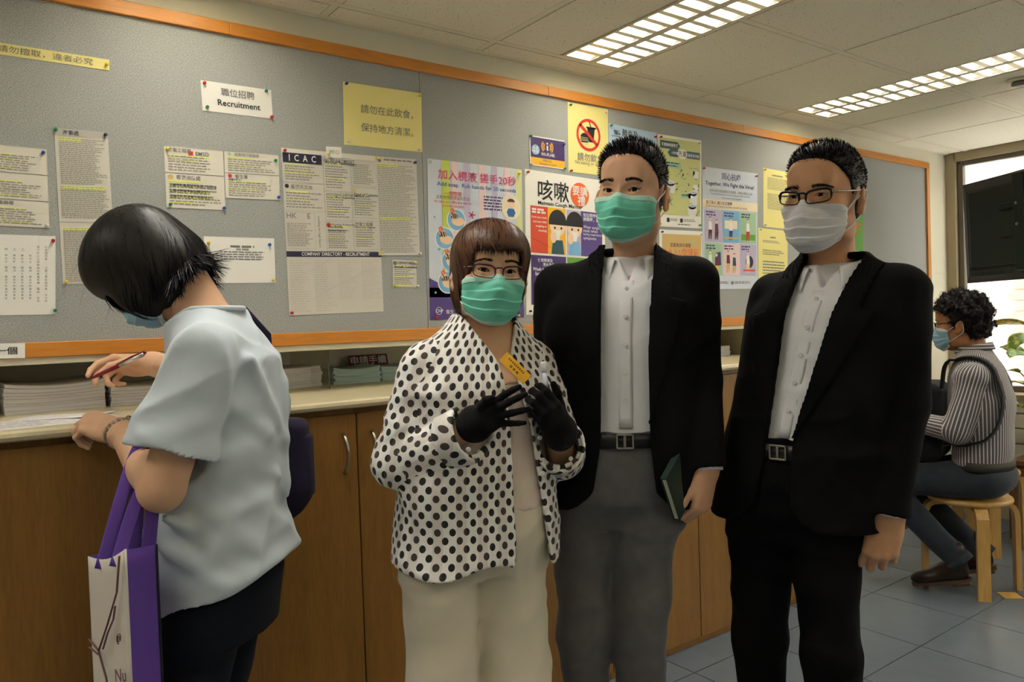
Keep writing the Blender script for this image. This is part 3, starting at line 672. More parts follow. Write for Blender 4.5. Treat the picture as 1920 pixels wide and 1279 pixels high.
n.lines(.075, .262, .24, .30, 2, 'ink_white', .7, .06, .1, lay=2).text('Cover your mouth', .07, .315, u1=.25, m='ink_white', bold=.02).text('and nose while', .09, .345, u1=.25, m='ink_white', bold=.02).text('coughing or', .12, .375, u1=.25, m='ink_white', bold=.02).text('sneezing', .15, .405, u1=.25, m='ink_white', bold=.02)
for cx_ in (.385, .60):
    n.disc(cx_, .37, .040, 'ink_skinp', lay=2, sy=1.05).disc(cx_, .345, .046, 'ink_black', lay=3, a0=-12, a1=192, sy=1.1).disc(cx_ - .035, .385, .005, 'ink_black', lay=3).disc(cx_ + .045, .385, .005, 'ink_black', lay=3)
    n.poly([(cx_ - .08, .57), (cx_ - .06, .47), (cx_ + .06, .47), (cx_ + .08, .57)], 'ink_teal' if cx_ < .5 else 'ink_sky', lay=2)
    n.poly([(cx_ - .05, .40), (cx_ + .04, .40), (cx_ + .02, .47), (cx_ - .03, .47)], 'ink_white', lay=4).disc(cx_ - .055, .45, .016, 'ink_skinp', lay=5, sy=1.5)
n.text('如出現呼吸道', .71, .255, u1=.95, m='ink_white', bold=.02, lay=3).text('病徵時，戴', .71, .285, u1=.92, m='ink_white', bold=.02, lay=3).text('Wear surgical', .71, .345, u1=.95, m='ink_white', lay=3).text('mask when', .71, .372, u1=.9, m='ink_white', lay=3).text('having respiratory', .71, .40, u1=.95, m='ink_white', lay=3).text('symptoms', .71, .43, u1=.88, m='ink_white', lay=3)
n.text('使用梘液及', .14, .605, u1=.32, m='ink_white', bold=.02).text('清水洗手', .2, .635, u1=.34, m='ink_white', bold=.02).text('Wash hands with', .08, .67, u1=.38, m='ink_white', bold=.02).text('liquid soap', .11, .70, u1=.32, m='ink_white', bold=.02)
n.ring(.1, .955, .007, .0085, 'ink_navy').lines(.14, .945, .4, .965, 1, 'ink_grey', .6, .03)
n.pin(.03, .02, 'red').pin(.04, .975, 'navy').done()
# 14 blue poster behind the man's hair
n = Notice('poster', 'pale blue poster on pneumonia, half hidden behind a head', [(1141, 231), (1231, 249), (1232, 424), (1142, 415)], 'ink_lblue', cat='poster', group='health posters', lift=.001)
n.text('預防', .10, .055, u1=.24, m='ink_navy', bold=.01).text('肺炎及', .27, .03, u1=.60, m='ink_black', bold=.03).text('呼吸道傳染病', .27, .115, u1=.92, m='ink_navy', bold=.02).line([(.06, .12), (.22, .12)], .002, 'ink_navy')
n.rect(.04, .26, .96, .95, 'ink_offw').lines(.1, .3, .9, .9, 16, 'ink_grey', .4, .06).pin(.04, .02, 'green').pin(.96, .05, 'red').done()
# 15 toilet lid poster
n = Notice('poster', 'olive poster with drawings of toilets and their lids', [(1233, 251), (1315, 263.6), (1314.6, 429.5), (1233, 424.6)], 'ink_offw', cat='poster', group='health posters', lift=.0016)
n.rect(.02, .03, .97, .865, 'ink_olive')
n.poly([(.05, .06), (.44, .06), (.50, .10), (.44, .145), (.05, .145)], 'ink_teal', lay=2).text('不要讓病菌散播', .08, .083, u1=.45, m='ink_white', bold=.02, lay=3)
n.poly([(.27, .145), (.96, .145), (.96, .225), (.27, .225), (.22, .185)], 'ink_teal', lay=2).text('如廁後', .30, .165, u1=.44, m='ink_white', bold=.02, lay=3).text('廁板再沖廁', .68, .17, u1=.94, m='ink_white', bold=.02, lay=3)
star = [(.55 + (.13 if k % 2 else .10) * math.cos(k * math.pi / 14) , .185 + (.062 if k % 2 else .048) * math.sin(k * math.pi / 14)) for k in range(28)]
n.poly(star[::-1], 'ink_offw', lay=3).text('先蓋', .46, .15, u1=.64, m='ink_teal', bold=.01, lay=4).rect(.16, .28, .52, .355, 'ink_mint', lay=2).lines(.2, .29, .5, .35, 2, 'ink_teal', .5, .05, lay=3)
for u, v, fl in ((.28, .52, 1), (.78, .76, 1), (.80, .61, 0)):
    n.disc(u, v, .021, 'ink_white', lay=2, sx=1.25, sy=.6).poly([(u - .13, v), (u + .13, v), (u + .08, v + .14 * .75), (u - .08, v + .14 * .75)], 'ink_white', lay=2).disc(u, v - .005, .015, 'ink_lblue', lay=3, sx=1.2, sy=.45)
    if u < .5: n.disc(u - .13, v - .11, .02, 'ink_white', lay=2, sx=.8, sy=1.2)
    else: n.rect(u + .0, v - .10, u + .12, v - .02, 'ink_white', lay=1.5)
n.line([(.22, .69), (.32, .76)], .003, 'ink_teal', lay=2).line([(.32, .69), (.22, .76)], .003, 'ink_teal', lay=2).line([(.86, .84), (.88, .86), (.94, .80)], .003, 'ink_dgreen', lay=2)
n.disc(.80, .38, .012, 'ink_white', lay=2).rect(.80, .36, .93, .44, 'ink_white', lay=2).line([(.70, .33), (.92, .33), (.95, .36)], .002, 'ink_grey', lay=2).rect(.52, .62, .74, .67, 'ink_mint', lay=2).lines(.54, .63, .72, .66, 1, 'ink_teal', .6, .04, lay=3)
for k in range(34):
    a, b = rng.uniform(.38, .95), rng.uniform(.36, .60); n.disc(a, b, rng.uniform(.0012, .005), 'ink_brown' if k % 2 else 'ink_dgreen', lay=2, k=8)
n.rect(.20, .90, .26, .945, 'ink_black').rect(.50, .90, .56, .945, 'ink_black').lines(.28, .905, .47, .94, 2, 'ink_grey', .4, .05).lines(.58, .905, .9, .94, 2, 'ink_grey', .4, .05).lines(.45, .96, .75, .975, 1, 'ink_grey', .8, .05)
n.pin(.06, .03, 'red').pin(.94, .035, 'white').pin(.05, .97, 'yellow').pin(.95, .965, 'green').done()
# 16 drain trap poster
n = Notice('poster', 'yellow poster on filling the drain trap below the toilet poster', [(1236, 430), (1316.5, 434), (1317, 588), (1237, 588)], 'ink_offw', cat='poster', group='health posters', lift=.001)
n.rect(.06, .05, .97, .97, 'ink_tan').text('定期為排水渠管', .24, .155, u1=.72, m='ink_wine', bold=.01).text('注水入U型隔氣', .05, .22, u1=.90, m='ink_orange', bold=.03).line([(.0, .22), (.04, .22)], .006, 'ink_green').rect(.22, .36, .8, .9, 'ink_cream', lay=1.5).disc(.78, .13, .008, 'ink_mint', lay=2).pin(.05, .03, 'blue').pin(.97, .04, 'white').done()
n = Notice('poster', 'sliver of a purple poster showing behind the person with green mask', [(1205, 428), (1231, 430), (1231, 470), (1205, 468)], 'ink_offw', cat='poster', group='health posters', lift=.0008)
n.rect(.1, .1, .95, .9, 'ink_wine').pin(.9, .05, 'red').done()
# 17 together we fight the virus
n = Notice('poster', 'pale poster with six little scenes headed Together, We Fight the Virus', [(1316.5, 312), (1420, 325.5), (1417, 544.6), (1317.5, 542.7)], 'ink_pale', cat='poster', group='health posters')
n.text('同心抗疫', .34, .03, u1=.68, m='ink_purple', bold=.02).text('Together, We Fight the Virus!', .05, .112, u1=.93, hgt=.042, m='ink_dpurple', bold=.03)
n.text('為預防新型冠狀病毒在社區蔓延，我們必須同心抗疫', .12, .175, u1=.9, m='ink_grey').text('To prevent the spread of novel coronavirus in the community,', .14, .205, u1=.86, m='ink_grey').text('we all need to work together', .33, .232, u1=.7, m='ink_grey')
n.rect(.0, .262, 1, .335, 'ink_cream').text('為己為人 減少社交接觸', .06, .27, u1=.52, m='ink_wine', bold=.02).text('Reduce social contact to protect yourself and others', .06, .305, u1=.80, m='ink_wine')
cells = ['ink_lilac', 'ink_sky', 'ink_mint', 'ink_mint', 'ink_lpink', 'ink_lilac']
for k in range(6):
    u0 = .04 + (k % 3) * .315; v0 = .345 + (k // 3) * .275
    n.rect(u0, v0, u0 + .30, v0 + .265, cells[k]).lines(u0 + .02, v0 + .015, u0 + .2, v0 + .06, 2, 'ink_dpurple', .5, .05, lay=2)
    for j, (dx, hh_, c_) in enumerate(((.09, .19, 'ink_offw'), (.2, .17, 'ink_wine'))):
        if k in (1, 2, 5) and j: continue
        x = u0 + dx + (.05 if k in (1, 2, 5) else 0); b_ = v0 + .255; top = b_ - hh_
        n.disc(x, top + .012, .0075, 'ink_skinp', lay=3).disc(x, top + .006, .008, 'ink_brown', lay=2, a0=0, a1=180)
        n.poly([(x - .025, top + .03), (x + .025, top + .03), (x + .035, top + .10), (x - .03, top + .10)], c_ if k != 4 else ('ink_wine', 'ink_teal')[j], lay=3).poly([(x - .03, top + .10), (x + .035, top + .10), (x + .02, b_ - .01), (x + .005, b_ - .01), (x, top + .13), (x - .015, b_ - .01), (x - .03, b_ - .01)], ('ink_brown', 'ink_dpurple', 'ink_red', 'ink_gold', 'ink_tan', 'ink_skinp')[k], lay=3)
    if k == 1: n.rect(u0 + .03, v0 + .08, u0 + .26, v0 + .15, 'ink_cream', lay=1.5).rect(u0 + .01, v0 + .22, u0 + .29, v0 + .235, 'ink_tan', lay=4)
    if k == 3: n.poly([(u0 + .19, v0 + .08), (u0 + .27, v0 + .07), (u0 + .28, v0 + .18), (u0 + .2, v0 + .19)], 'ink_dpurple', lay=2)
    if k == 2: n.rect(u0 + .02, v0 + .19, u0 + .28, v0 + .24, 'ink_green', lay=2)
    if k == 5: n.disc(u0 + .17, v0 + .15, .03, 'ink_navy', lay=1.5).rect(u0 + .05, v0 + .215, u0 + .27, v0 + .23, 'ink_orange', lay=4)
n.rect(.21, .935, .25, .962, 'ink_grey').rect(.50, .935, .54, .962, 'ink_grey').lines(.27, .937, .46, .96, 2, 'ink_grey', .5, .05).lines(.56, .937, .88, .96, 2, 'ink_grey', .5, .05)
n.pin(.02, .015, 'red').pin(.97, .025, 'red').done()
# 18 two plain yellow notices
n = Notice('notice', 'yellow notice of small print, the upper one beside the white poster', [(1431, 314.6), (1500, 327), (1500, 440), (1431, 421)], 'ink_yellow', size=(.25, .297))
n.lines(.3, .09, .7, .12, 1, 'ink_grey', .8, .06).lines(.14, .15, .9, .36, 10, 'ink_grey', .35, .05, .2).lines(.14, .42, .9, .7, 12, 'ink_grey', .35, .05, .3).pin(.05, .03, 'yellow').pin(.05, .97, 'white').done()
n = Notice('notice', 'yellow notice of small print, the lower one beside the white poster', [(1421.5, 427), (1500, 436), (1500, 560), (1421.5, 545)], 'ink_yellow', lift=.002, size=(.25, .297))
n.lines(.4, .13, .6, .16, 1, 'ink_grey', .8, .06).lines(.15, .20, .75, .25, 2, 'ink_grey', .4, .05).lines(.15, .36, .9, .46, 3, 'ink_grey', .4, .05).lines(.15, .55, .9, .8, 5, 'ink_grey', .4, .05).pin(.06, .03, 'yellow').done()
# 19 green poster
n = Notice('poster', 'bright green poster with orange Chinese lettering behind the person in white mask', [(1541, 354), (1627.5, 372), (1628, 500), (1541, 500)], 'ink_gpost', cat='poster', group='health posters', size=(.42, .594))
n.text('同心抗疫', .1, .24, u1=.95, m='ink_white', bold=.05, lay=2).text('同心抗疫', .1, .24, u1=.95, m='ink_orange', bold=.02, lay=3).rect(.02, .02, .98, .16, 'ink_mint').pin(.97, .02, 'green').done()
# 20 taped card on the bottom rail
n = Notice('notice', 'laminated white card on the bottom rail of the board above the stacked forms', [(-60, 645), (47, 643.5), (47, 671), (-60, 674)], 'ink_white', y=WALL_Y - .012, lift=.0005)
n.text('每人限取一個', -.35, .22, u1=.86, hgt=.52, m='ink_black', bold=.01).done()
# ================================================================== counter and cabinets
mat('counter_top', (206, 194, 158), 0.32, noise=0.05, nscale=120, bump=0.02)
mat('steel', (170, 165, 155), 0.3, metal=1.0)
CF, CT_Y = 2.035, 2.01
ct = MB()
prof = [(CT_Y + .012, 1.092), (CT_Y + .003, 1.096), (CT_Y, 1.104), (CT_Y + .002, 1.112), (CT_Y + .009, 1.117), (NICHE_Y - .003, 1.117), (NICHE_Y - .003, 1.092)]
ct.rings([[(x, y, z) for y, z in prof] for x in (-2.9, CAB_X1 - .002)])
single('countertop', ct, 'counter_top', 'long cream countertop running below the notice board', 'countertop', (1.0, CT_Y, 1.092))
seams = [0.937 + .488 * k for k in range(-8, 6)]
for i in range(len(seams) - 1):
    xa, xb = seams[i], min(seams[i + 1], CAB_X1 - .002)
    if xa < -1.6: continue
    k = round((xa - .937) / .488)
    lab = {-6: 'wooden counter cupboard beyond the paper stacks, towards the side wall', -5: 'wooden counter cupboard, second beyond the paper stacks', -4: 'wooden counter cupboard just beyond the paper stacks',
           -3: 'wooden counter cupboard beside the non-woven bag', -2: 'wooden counter cupboard under the bent writing person', -1: 'wooden counter cupboard with steel handle behind the grey shirt person',
           0: 'wooden counter cupboard with steel handle behind the polka dot blouse', 1: 'wooden counter cupboard behind the grey trousers', 2: 'wooden counter cupboard behind the hand holding the green book',
           3: 'wooden counter cupboard behind the person in black suit', 4: 'wooden counter cupboard at the end towards the window'}.get(k, 'wooden counter cupboard unit')
    t = thing('counter_cabinet', lab, 'cabinet', ((xa + xb) / 2, CF, 0), 'cupboards under the counter')
    part('carcass', MB().box((xa + .0005, CF + .02, 0.05), (xb - .0005, NICHE_Y - .005, 1.0915)), 'cabinet_wood', t)
    part('plinth', MB().box((xa + .0005, CF + .012, 0.0), (xb - .0005, CF + .03, 0.05)), 'cabinet_wood', t)
    d = part('door', MB().box((xa + .002, CF, 0.028), (xb - .002, CF + .019, 1.075), .0015), 'cabinet_wood', t)
    hx = xb - .042 if k % 2 else xa + .046
    pts = [(hx, CF - .001, 1.02), (hx, CF - .012, 1.012), (hx + .001, CF - .024, 0.99), (hx + .001, CF - .028, .965), (hx + .001, CF - .024, .94), (hx, CF - .012, .918), (hx, CF - .001, .91)]
    part('handle', MB().tube(pts, [.0055, .0052, .0045, .0042, .0045, .0052, .0055], 8, flat=.8), 'steel', d, smooth=True, label='curved brushed steel handle')
# ================================================================== soft bodies: distance fields turned into meshes
def rotm(axis, deg):
    return np.array(Matrix.Rotation(math.radians(deg), 3, axis))
def unit(v): v = np.asarray(v, float); return v / (np.linalg.norm(v) + 1e-12)
def frame(y, z):                      # columns x, y, z from a forward and an approximate up
    y = unit(y); z = np.asarray(z, float); z = unit(z - y * (z @ y)); return np.stack([np.cross(y, z), y, z], 1)
class SDF:
    def __init__(s, lo, hi, h):
        s.lo = np.asarray(lo, float); s.h = h; s.n = np.ceil((np.asarray(hi, float) - s.lo) / h).astype(int) + 1
        s.D = np.full(s.n, 1.0, np.float32)
    def box_of(s, lo, hi):
        i0 = np.clip(np.floor((np.asarray(lo) - s.lo) / s.h).astype(int), 0, s.n); i1 = np.clip(np.ceil((np.asarray(hi) - s.lo) / s.h).astype(int) + 1, 0, s.n)
        sl = tuple(slice(a, b) for a, b in zip(i0, i1))
        x, y, z = [(s.lo[k] + s.h * np.arange(i0[k], i1[k])).astype(np.float32) for k in range(3)]
        return sl, x[:, None, None], y[None, :, None], z[None, None, :]
    def put(s, prim, k=0.0, op='u'):
        fn, lo, hi = prim; pad = k + 3 * s.h
        sl, x, y, z = s.box_of(np.asarray(lo) - pad, np.asarray(hi) + pad)
        if 0 in s.D[sl].shape: return s
        d = fn(x, y, z); A = s.D[sl]
        if op == 'u':
            r = np.minimum(A, d)
            if k: h = np.maximum(k - np.abs(A - d), 0) / k; r = r - h * h * k * .25
        elif op == '-':
            r = np.maximum(A, -d)
            if k: h = np.maximum(k - np.abs(A + d), 0) / k; r = r + h * h * k * .25
        elif op == '&':
            r = np.maximum(A, d)
            if k: h = np.maximum(k - np.abs(A - d), 0) / k; r = r + h * h * k * .25
        s.D[sl] = r; return s
    def all(s, prims, k=0.0, op='u'):
        for p in prims: s.put(p, k, op)
        return s
    def cut(s, fn):                   # intersect with fn <= 0 everywhere
        _, x, y, z = s.box_of(s.lo, s.lo + s.h * s.n); s.D = np.maximum(s.D, fn(x, y, z).astype(np.float32)); return s
    def disp(s, fn, band=0.03):
        _, x, y, z = s.box_of(s.lo, s.lo + s.h * s.n)
        s.D = np.where(np.abs(s.D) < band, s.D + fn(x, y, z), s.D).astype(np.float32); return s
    def at(s, P):                     # trilinear sample
        q = (np.asarray(P) - s.lo) / s.h; q = np.clip(q, 0, s.n - 1.001); i = q.astype(int); f = q - i; r = 0
        for a in (0, 1):
            for b in (0, 1):
                for c in (0, 1):
                    r = r + s.D[i[:, 0]+a, i[:, 1]+b, i[:, 2]+c] * ((f[:, 0] if a else 1-f[:, 0]) * (f[:, 1] if b else 1-f[:, 1]) * (f[:, 2] if c else 1-f[:, 2]))
        return r
    def grad(s, P):
        e = s.h; g = np.stack([s.at(P + np.eye(3)[k] * e) - s.at(P - np.eye(3)[k] * e) for k in range(3)], 1)
        return g / (np.linalg.norm(g, axis=1, keepdims=True) + 1e-9)
    def mesh(s, smooth=2):
        D = np.pad(s.D, 1, constant_values=1.0); lo = s.lo - s.h; I = D < 0; n = np.array(D.shape) - 1
        c = np.zeros(n, np.int8)
        for a in (0, 1):
            for b in (0, 1):
                for d in (0, 1): c += I[a:n[0]+a, b:n[1]+b, d:n[2]+d]
        m = (c > 0) & (c < 8); ids = np.argwhere(m)
        if len(ids) == 0: return np.zeros((0, 3)), np.zeros((0, 4), int)
        cid = np.full(n, -1, np.int64); cid[m] = np.arange(len(ids))
        acc = np.zeros((len(ids), 3)); cnt = np.zeros(len(ids))
        C = [np.array((a, b, d)) for a in (0, 1) for b in (0, 1) for d in (0, 1)]
        val = {tuple(q): D[ids[:, 0]+q[0], ids[:, 1]+q[1], ids[:, 2]+q[2]] for q in C}
        for q in C:
            for ax in range(3):
                if q[ax] == 0:
                    r = q.copy(); r[ax] = 1; a, b = val[tuple(q)], val[tuple(r)]; x = (a < 0) != (b < 0)
                    t = np.where(x, a / np.where(x, a - b, 1), 0); p = np.tile(q.astype(float), (len(ids), 1)); p[:, ax] += t
                    acc[x] += p[x]; cnt[x] += 1
        V = lo + s.h * (ids + acc / cnt[:, None]); Q = []
        for ax in range(3):
            o1, o2 = [(1, 2), (2, 0), (0, 1)][ax]
            sl0 = [slice(1, -1)] * 3; sl0[ax] = slice(0, -1); sl1 = list(sl0); sl1[ax] = slice(1, None)
            A, B = I[tuple(sl0)], I[tuple(sl1)]; e = np.argwhere(A != B)
            if len(e) == 0: continue
            flip = B[tuple(e.T)]; g = e + np.array([0 if k == ax else 1 for k in range(3)])
            def cc(d1, d2): w = g.copy(); w[:, o1] += d1; w[:, o2] += d2; return cid[tuple(w.T)]
            q = np.stack([cc(-1, -1), cc(0, -1), cc(0, 0), cc(-1, 0)], 1); q[flip] = q[flip][:, ::-1]; Q.append(q)
        F = np.concatenate(Q); F = F[(F >= 0).all(1)]
        for _ in range(smooth):
            S = np.zeros_like(V); N = np.zeros(len(V))
            for a, b in ((0, 1), (1, 2), (2, 3), (3, 0)):
                np.add.at(S, F[:, a], V[F[:, b]]); np.add.at(S, F[:, b], V[F[:, a]]); N += np.bincount(F[:, a], minlength=len(V)) + np.bincount(F[:, b], minlength=len(V))
            V = V * .5 + .5 * S / np.maximum(N, 1)[:, None]
        return V, F
def add_sleeves(S, arms, rad, k=.02, end=0.0):
    # arms: (shoulder, elbow, wrist) or (shoulder, end); each cut flat at its end before it joins the trunk
    for a in arms:
        Q = SDF.__new__(SDF); Q.lo, Q.h, Q.n = S.lo, S.h, S.n; Q.D = np.full(S.D.shape, 1.0, np.float32)
        a = [np.asarray(q, float) for q in a]; d = unit(a[-1] - a[-2]); p = a[-1] + d * end
        for i in range(len(a) - 1): Q.put(b_cone(a[i], a[i+1] + (d * .03 if i == len(a) - 2 else 0), rad[2*i], rad[2*i+1]), .015)
        Q.cut(lambda x, y, z: (x - p[0])*d[0] + (y - p[1])*d[1] + (z - p[2])*d[2])
        h = np.maximum(k - np.abs(S.D - Q.D), 0) / k; S.D = np.minimum(S.D, Q.D) - h * h * k * .25
    return S
def b_cone(a, b, ra, rb=None):
    a = np.asarray(a, float); b = np.asarray(b, float); rb = ra if rb is None else rb; d = b - a; L2 = float(d @ d) + 1e-12
    def fn(x, y, z):
        t = np.clip(((x - a[0]) * d[0] + (y - a[1]) * d[1] + (z - a[2]) * d[2]) / L2, 0, 1)
        return np.sqrt((x - a[0] - t*d[0])**2 + (y - a[1] - t*d[1])**2 + (z - a[2] - t*d[2])**2) - (ra + (rb - ra) * t)
    m = max(ra, rb); return fn, np.minimum(a, b) - m, np.maximum(a, b) + m
def b_ell(c, r, R=None):
    c = np.asarray(c, float); r = np.asarray(r, float); R = np.eye(3) if R is None else np.asarray(R, float)
    def fn(x, y, z):
        X, Y, Z = x - c[0], y - c[1], z - c[2]; p = [(X * R[0, k] + Y * R[1, k] + Z * R[2, k]) for k in range(3)]
        k0 = np.sqrt((p[0]/r[0])**2 + (p[1]/r[1])**2 + (p[2]/r[2])**2); k1 = np.sqrt((p[0]/r[0]**2)**2 + (p[1]/r[1]**2)**2 + (p[2]/r[2]**2)**2) + 1e-6
        return k0 * (k0 - 1) / k1
    e = np.abs(R) @ r; return fn, c - e, c + e
def b_box(c, half, R=None, rnd=0.0):
    c = np.asarray(c, float); h = np.asarray(half, float) - rnd; R = np.eye(3) if R is None else np.asarray(R, float)
    def fn(x, y, z):
        X, Y, Z = x - c[0], y - c[1], z - c[2]; q = [np.abs(X * R[0, k] + Y * R[1, k] + Z * R[2, k]) - h[k] for k in range(3)]
        return np.sqrt(sum(np.maximum(v, 0)**2 for v in q)) + np.minimum(np.maximum(np.maximum(q[0], q[1]), q[2]), 0) - rnd
    e = np.abs(R) @ np.asarray(half, float); return fn, c - e, c + e
def b_tube(pts, rad):
    rad = rad if hasattr(rad, '__len__') else [rad] * len(pts)
    return [b_cone(pts[i], pts[i+1], rad[i], rad[i+1]) for i in range(len(pts) - 1)]
def b_stack(st, yaw=0.0, p=2.3, infl=0.0):
    # upright body: stations (z, cx, cy, half width, half depth), turned by yaw (0 faces +Y, turns towards -X)
    st = sorted(st); Z, CX, CY, RX, RY = [np.array([q[k] for q in st], float) for k in range(5)]; RX = RX + infl; RY = RY + infl
    c, s_ = math.cos(yaw), math.sin(yaw); m = max(RX.max(), RY.max())
    # smooth the stations
    zz = np.linspace(Z[0], Z[-1], 80)
    def sm(A):
        w = np.interp(zz, Z, A)
        for _ in range(6): w[1:-1] = .25 * w[:-2] + .5 * w[1:-1] + .25 * w[2:]
        return w
    CXs, CYs, RXs, RYs = sm(CX), sm(CY), sm(RX), sm(RY)
    def fn(x, y, z):
        cx, cy, rx, ry = [np.interp(z, zz, q).astype(np.float32) for q in (CXs, CYs, RXs, RYs)]
        X, Y = x - cx, y - cy; u = (X * c + Y * s_) / rx; v = (-X * s_ + Y * c) / ry
        d = ((np.abs(u)**p + np.abs(v)**p)**(1/p) - 1) * np.minimum(rx, ry)
        return np.maximum(d, np.maximum(z - (Z[-1] + infl), (Z[0] - infl) - z))
    return fn, np.array([CX.min() - m, CY.min() - m, Z[0] - .01 - infl]), np.array([CX.max() + m, CY.max() + m, Z[-1] + .01 + infl])
def folds(seed, amp, freq, n=6, direction=None, spread=1.0):
    # soft creases: a sum of sines along scattered directions
    g = np.random.default_rng(seed); K = g.normal(size=(n, 3))
    if direction is not None: K = np.asarray(direction, float)[None] * 2.0 + K * spread
    K = K / np.linalg.norm(K, axis=1, keepdims=True) * freq * g.uniform(.6, 1.5, (n, 1)); ph = g.uniform(0, 6.28, n); W = g.normal(size=(n, 3)) * freq * .35; ph2 = g.uniform(0, 6.28, n)
    def fn(x, y, z):
        r = 0
        for i in range(n):
            r = r + np.sin(K[i, 0]*x + K[i, 1]*y + K[i, 2]*z + ph[i] + 1.3 * np.sin(W[i, 0]*x + W[i, 1]*y + W[i, 2]*z + ph2[i]))
        return (amp / math.sqrt(n) * r).astype(np.float32)
    return fn
def ridges(seed, amp, freq, direction, n=4, spread=.5):
    # drapery: sharp crests with soft valleys
    g = np.random.default_rng(seed); K = np.asarray(direction, float)[None] + g.normal(size=(n, 3)) * spread; K = K / np.linalg.norm(K, axis=1, keepdims=True) * freq * g.uniform(.6, 1.4, (n, 1)); ph = g.uniform(0, 6.28, n); W = g.normal(size=(n, 3)) * freq * .5
    def fn(x, y, z):
        r = 0
        for i in range(n):
            q = np.abs(np.sin(K[i, 0]*x + K[i, 1]*y + K[i, 2]*z + ph[i] + 1.1 * np.sin(W[i, 0]*x + W[i, 1]*y + W[i, 2]*z))); m = .5 + .5 * np.sin(W[i, 1]*x + W[i, 2]*y + W[i, 0]*z * .7 + ph[i] * 2); r = r + (1 - q) ** 2 * m
        return (-amp * r + amp * .4).astype(np.float32)
    return fn
def fast_mesh(name, V, F, m, parent, smooth=True, uv=None, kind=None, label=None, matidx=None):
    V = np.asarray(V, float); F = np.asarray(F); org = ORG[parent.name] if parent is not None else np.zeros(3); k = F.shape[1]
    me = bpy.data.meshes.new(name); me.vertices.add(len(V)); me.vertices.foreach_set('co', (V - org).astype(np.float32).ravel())
    me.loops.add(F.size); me.loops.foreach_set('vertex_index', F.astype(np.int32).ravel())
    me.polygons.add(len(F)); me.polygons.foreach_set('loop_start', np.arange(0, F.size, k, dtype=np.int32)); me.polygons.foreach_set('loop_total', np.full(len(F), k, np.int32))
    if smooth: me.polygons.foreach_set('use_smooth', np.ones(len(F), bool))
    for q in (m if isinstance(m, (list, tuple)) else [m]): me.materials.append(M(q) if isinstance(q, str) else q)
    if matidx is not None: me.polygons.foreach_set('material_index', np.asarray(matidx, np.int32))
    me.update(calc_edges=True)
    if uv is not None:
        l = me.uv_layers.new(name='UVMap'); l.data.foreach_set('uv', np.asarray(uv, np.float32).ravel())
    o = bpy.data.objects.new(name, me); link(o, parent); ORG[o.name] = org
    if kind: o['kind'] = kind
    if label: o['label'] = label
    return o
def join(parts):
    V, F, n = [], [], 0
    for v, f in parts: V.append(v); F.append(np.asarray(f) + n); n += len(v)
    return np.concatenate(V), np.concatenate(F)
def to_world(V, R, o): return np.asarray(V) @ np.asarray(R).T + np.asarray(o)
def tri_to_quad(F): return F

# ------------------------------------------------------------------ hands
def hand_prims(side, curl, spread=(6, 1, -4, -9), thumb=((38, -18), 12, 18), s=1.0, k=1.0, fat=1.0):
    """side -1 right, +1 left. local: wrist at 0, fingers +Y, back of hand +Z.  curl: 4 x (mcp, pip, dip) degrees.
    thumb: (abduction, flexion of the first bone), then bends of its two joints."""
    P = []; X = side
    kn = [(X*.027, .088, .001), (X*.0085, .093, .004), (-X*.0105, .089, .002), (-X*.0275, .080, -.003)]
    kn = [np.array(q) * s for q in kn]
    for i, q in enumerate(kn):
        P.append((b_cone(np.array([q[0] * .55, -.01 * s, -.003 * s]), q, .0155 * s * fat, (.0118, .0122, .0115, .0105)[i] * s * fat), .012 * s))
    P.append((b_ell(np.array([0, .045, -.006]) * s, np.array([.036, .048, .0145]) * s * fat), .012 * s))
    P.append((b_ell(np.array([-X*.022, .035, -.012]) * s, np.array([.015, .035, .014]) * s * fat), .01 * s))
    ln = [(.043, .026, .020), (.047, .030, .021), (.044, .028, .021), (.034, .021, .018)]
    rd = [(.0098, .0090, .0082, .0068), (.0100, .0092, .0083, .0068), (.0096, .0088, .0079, .0065), (.0086, .0077, .0069, .0058)]
    tips = []
    for i in range(4):
        a = math.radians(spread[i]) * X; base = np.array([math.sin(a), math.cos(a), 0]); p = kn[i].copy(); f = 0
        for j in range(3):
            f += math.radians(curl[i][j]); d = base * math.cos(f) + np.array([0, 0, -1]) * math.sin(f); q = p + d * ln[i][j] * s
            P.append((b_cone(p, q, rd[i][j] * s * fat, rd[i][j+1] * s * fat), (.007 if j == 0 else .003) * s)); p = q
        tips.append((p, d))
    # thumb: root near the wrist on its own side of the palm
    (ab, fx), b1, b2 = thumb
    c = np.array([X*.020, .016, -.009]) * s; a = math.radians(ab); f = math.radians(fx)
    d = np.array([X * math.sin(a) * math.cos(f), math.cos(a) * math.cos(f), math.sin(f)])
    ax = unit(np.cross(d, np.array([-X * .75, .25, -.6]) if True else None))       # bends across the palm
    p = c
    for j, (L, r0, r1, bend) in enumerate(((.044, .0165, .0125, 0), (.034, .0118, .0105, b1), (.028, .0105, .0078, b2))):
        if bend: d = np.array(Matrix.Rotation(math.radians(bend), 3, Vector(ax))) @ d
        q = p + d * L * s; P.append((b_cone(p, q, r0 * s * fat, r1 * s * fat), (.014, .006, .004)[j] * s)); p = q
    return P, tips, (p, d)
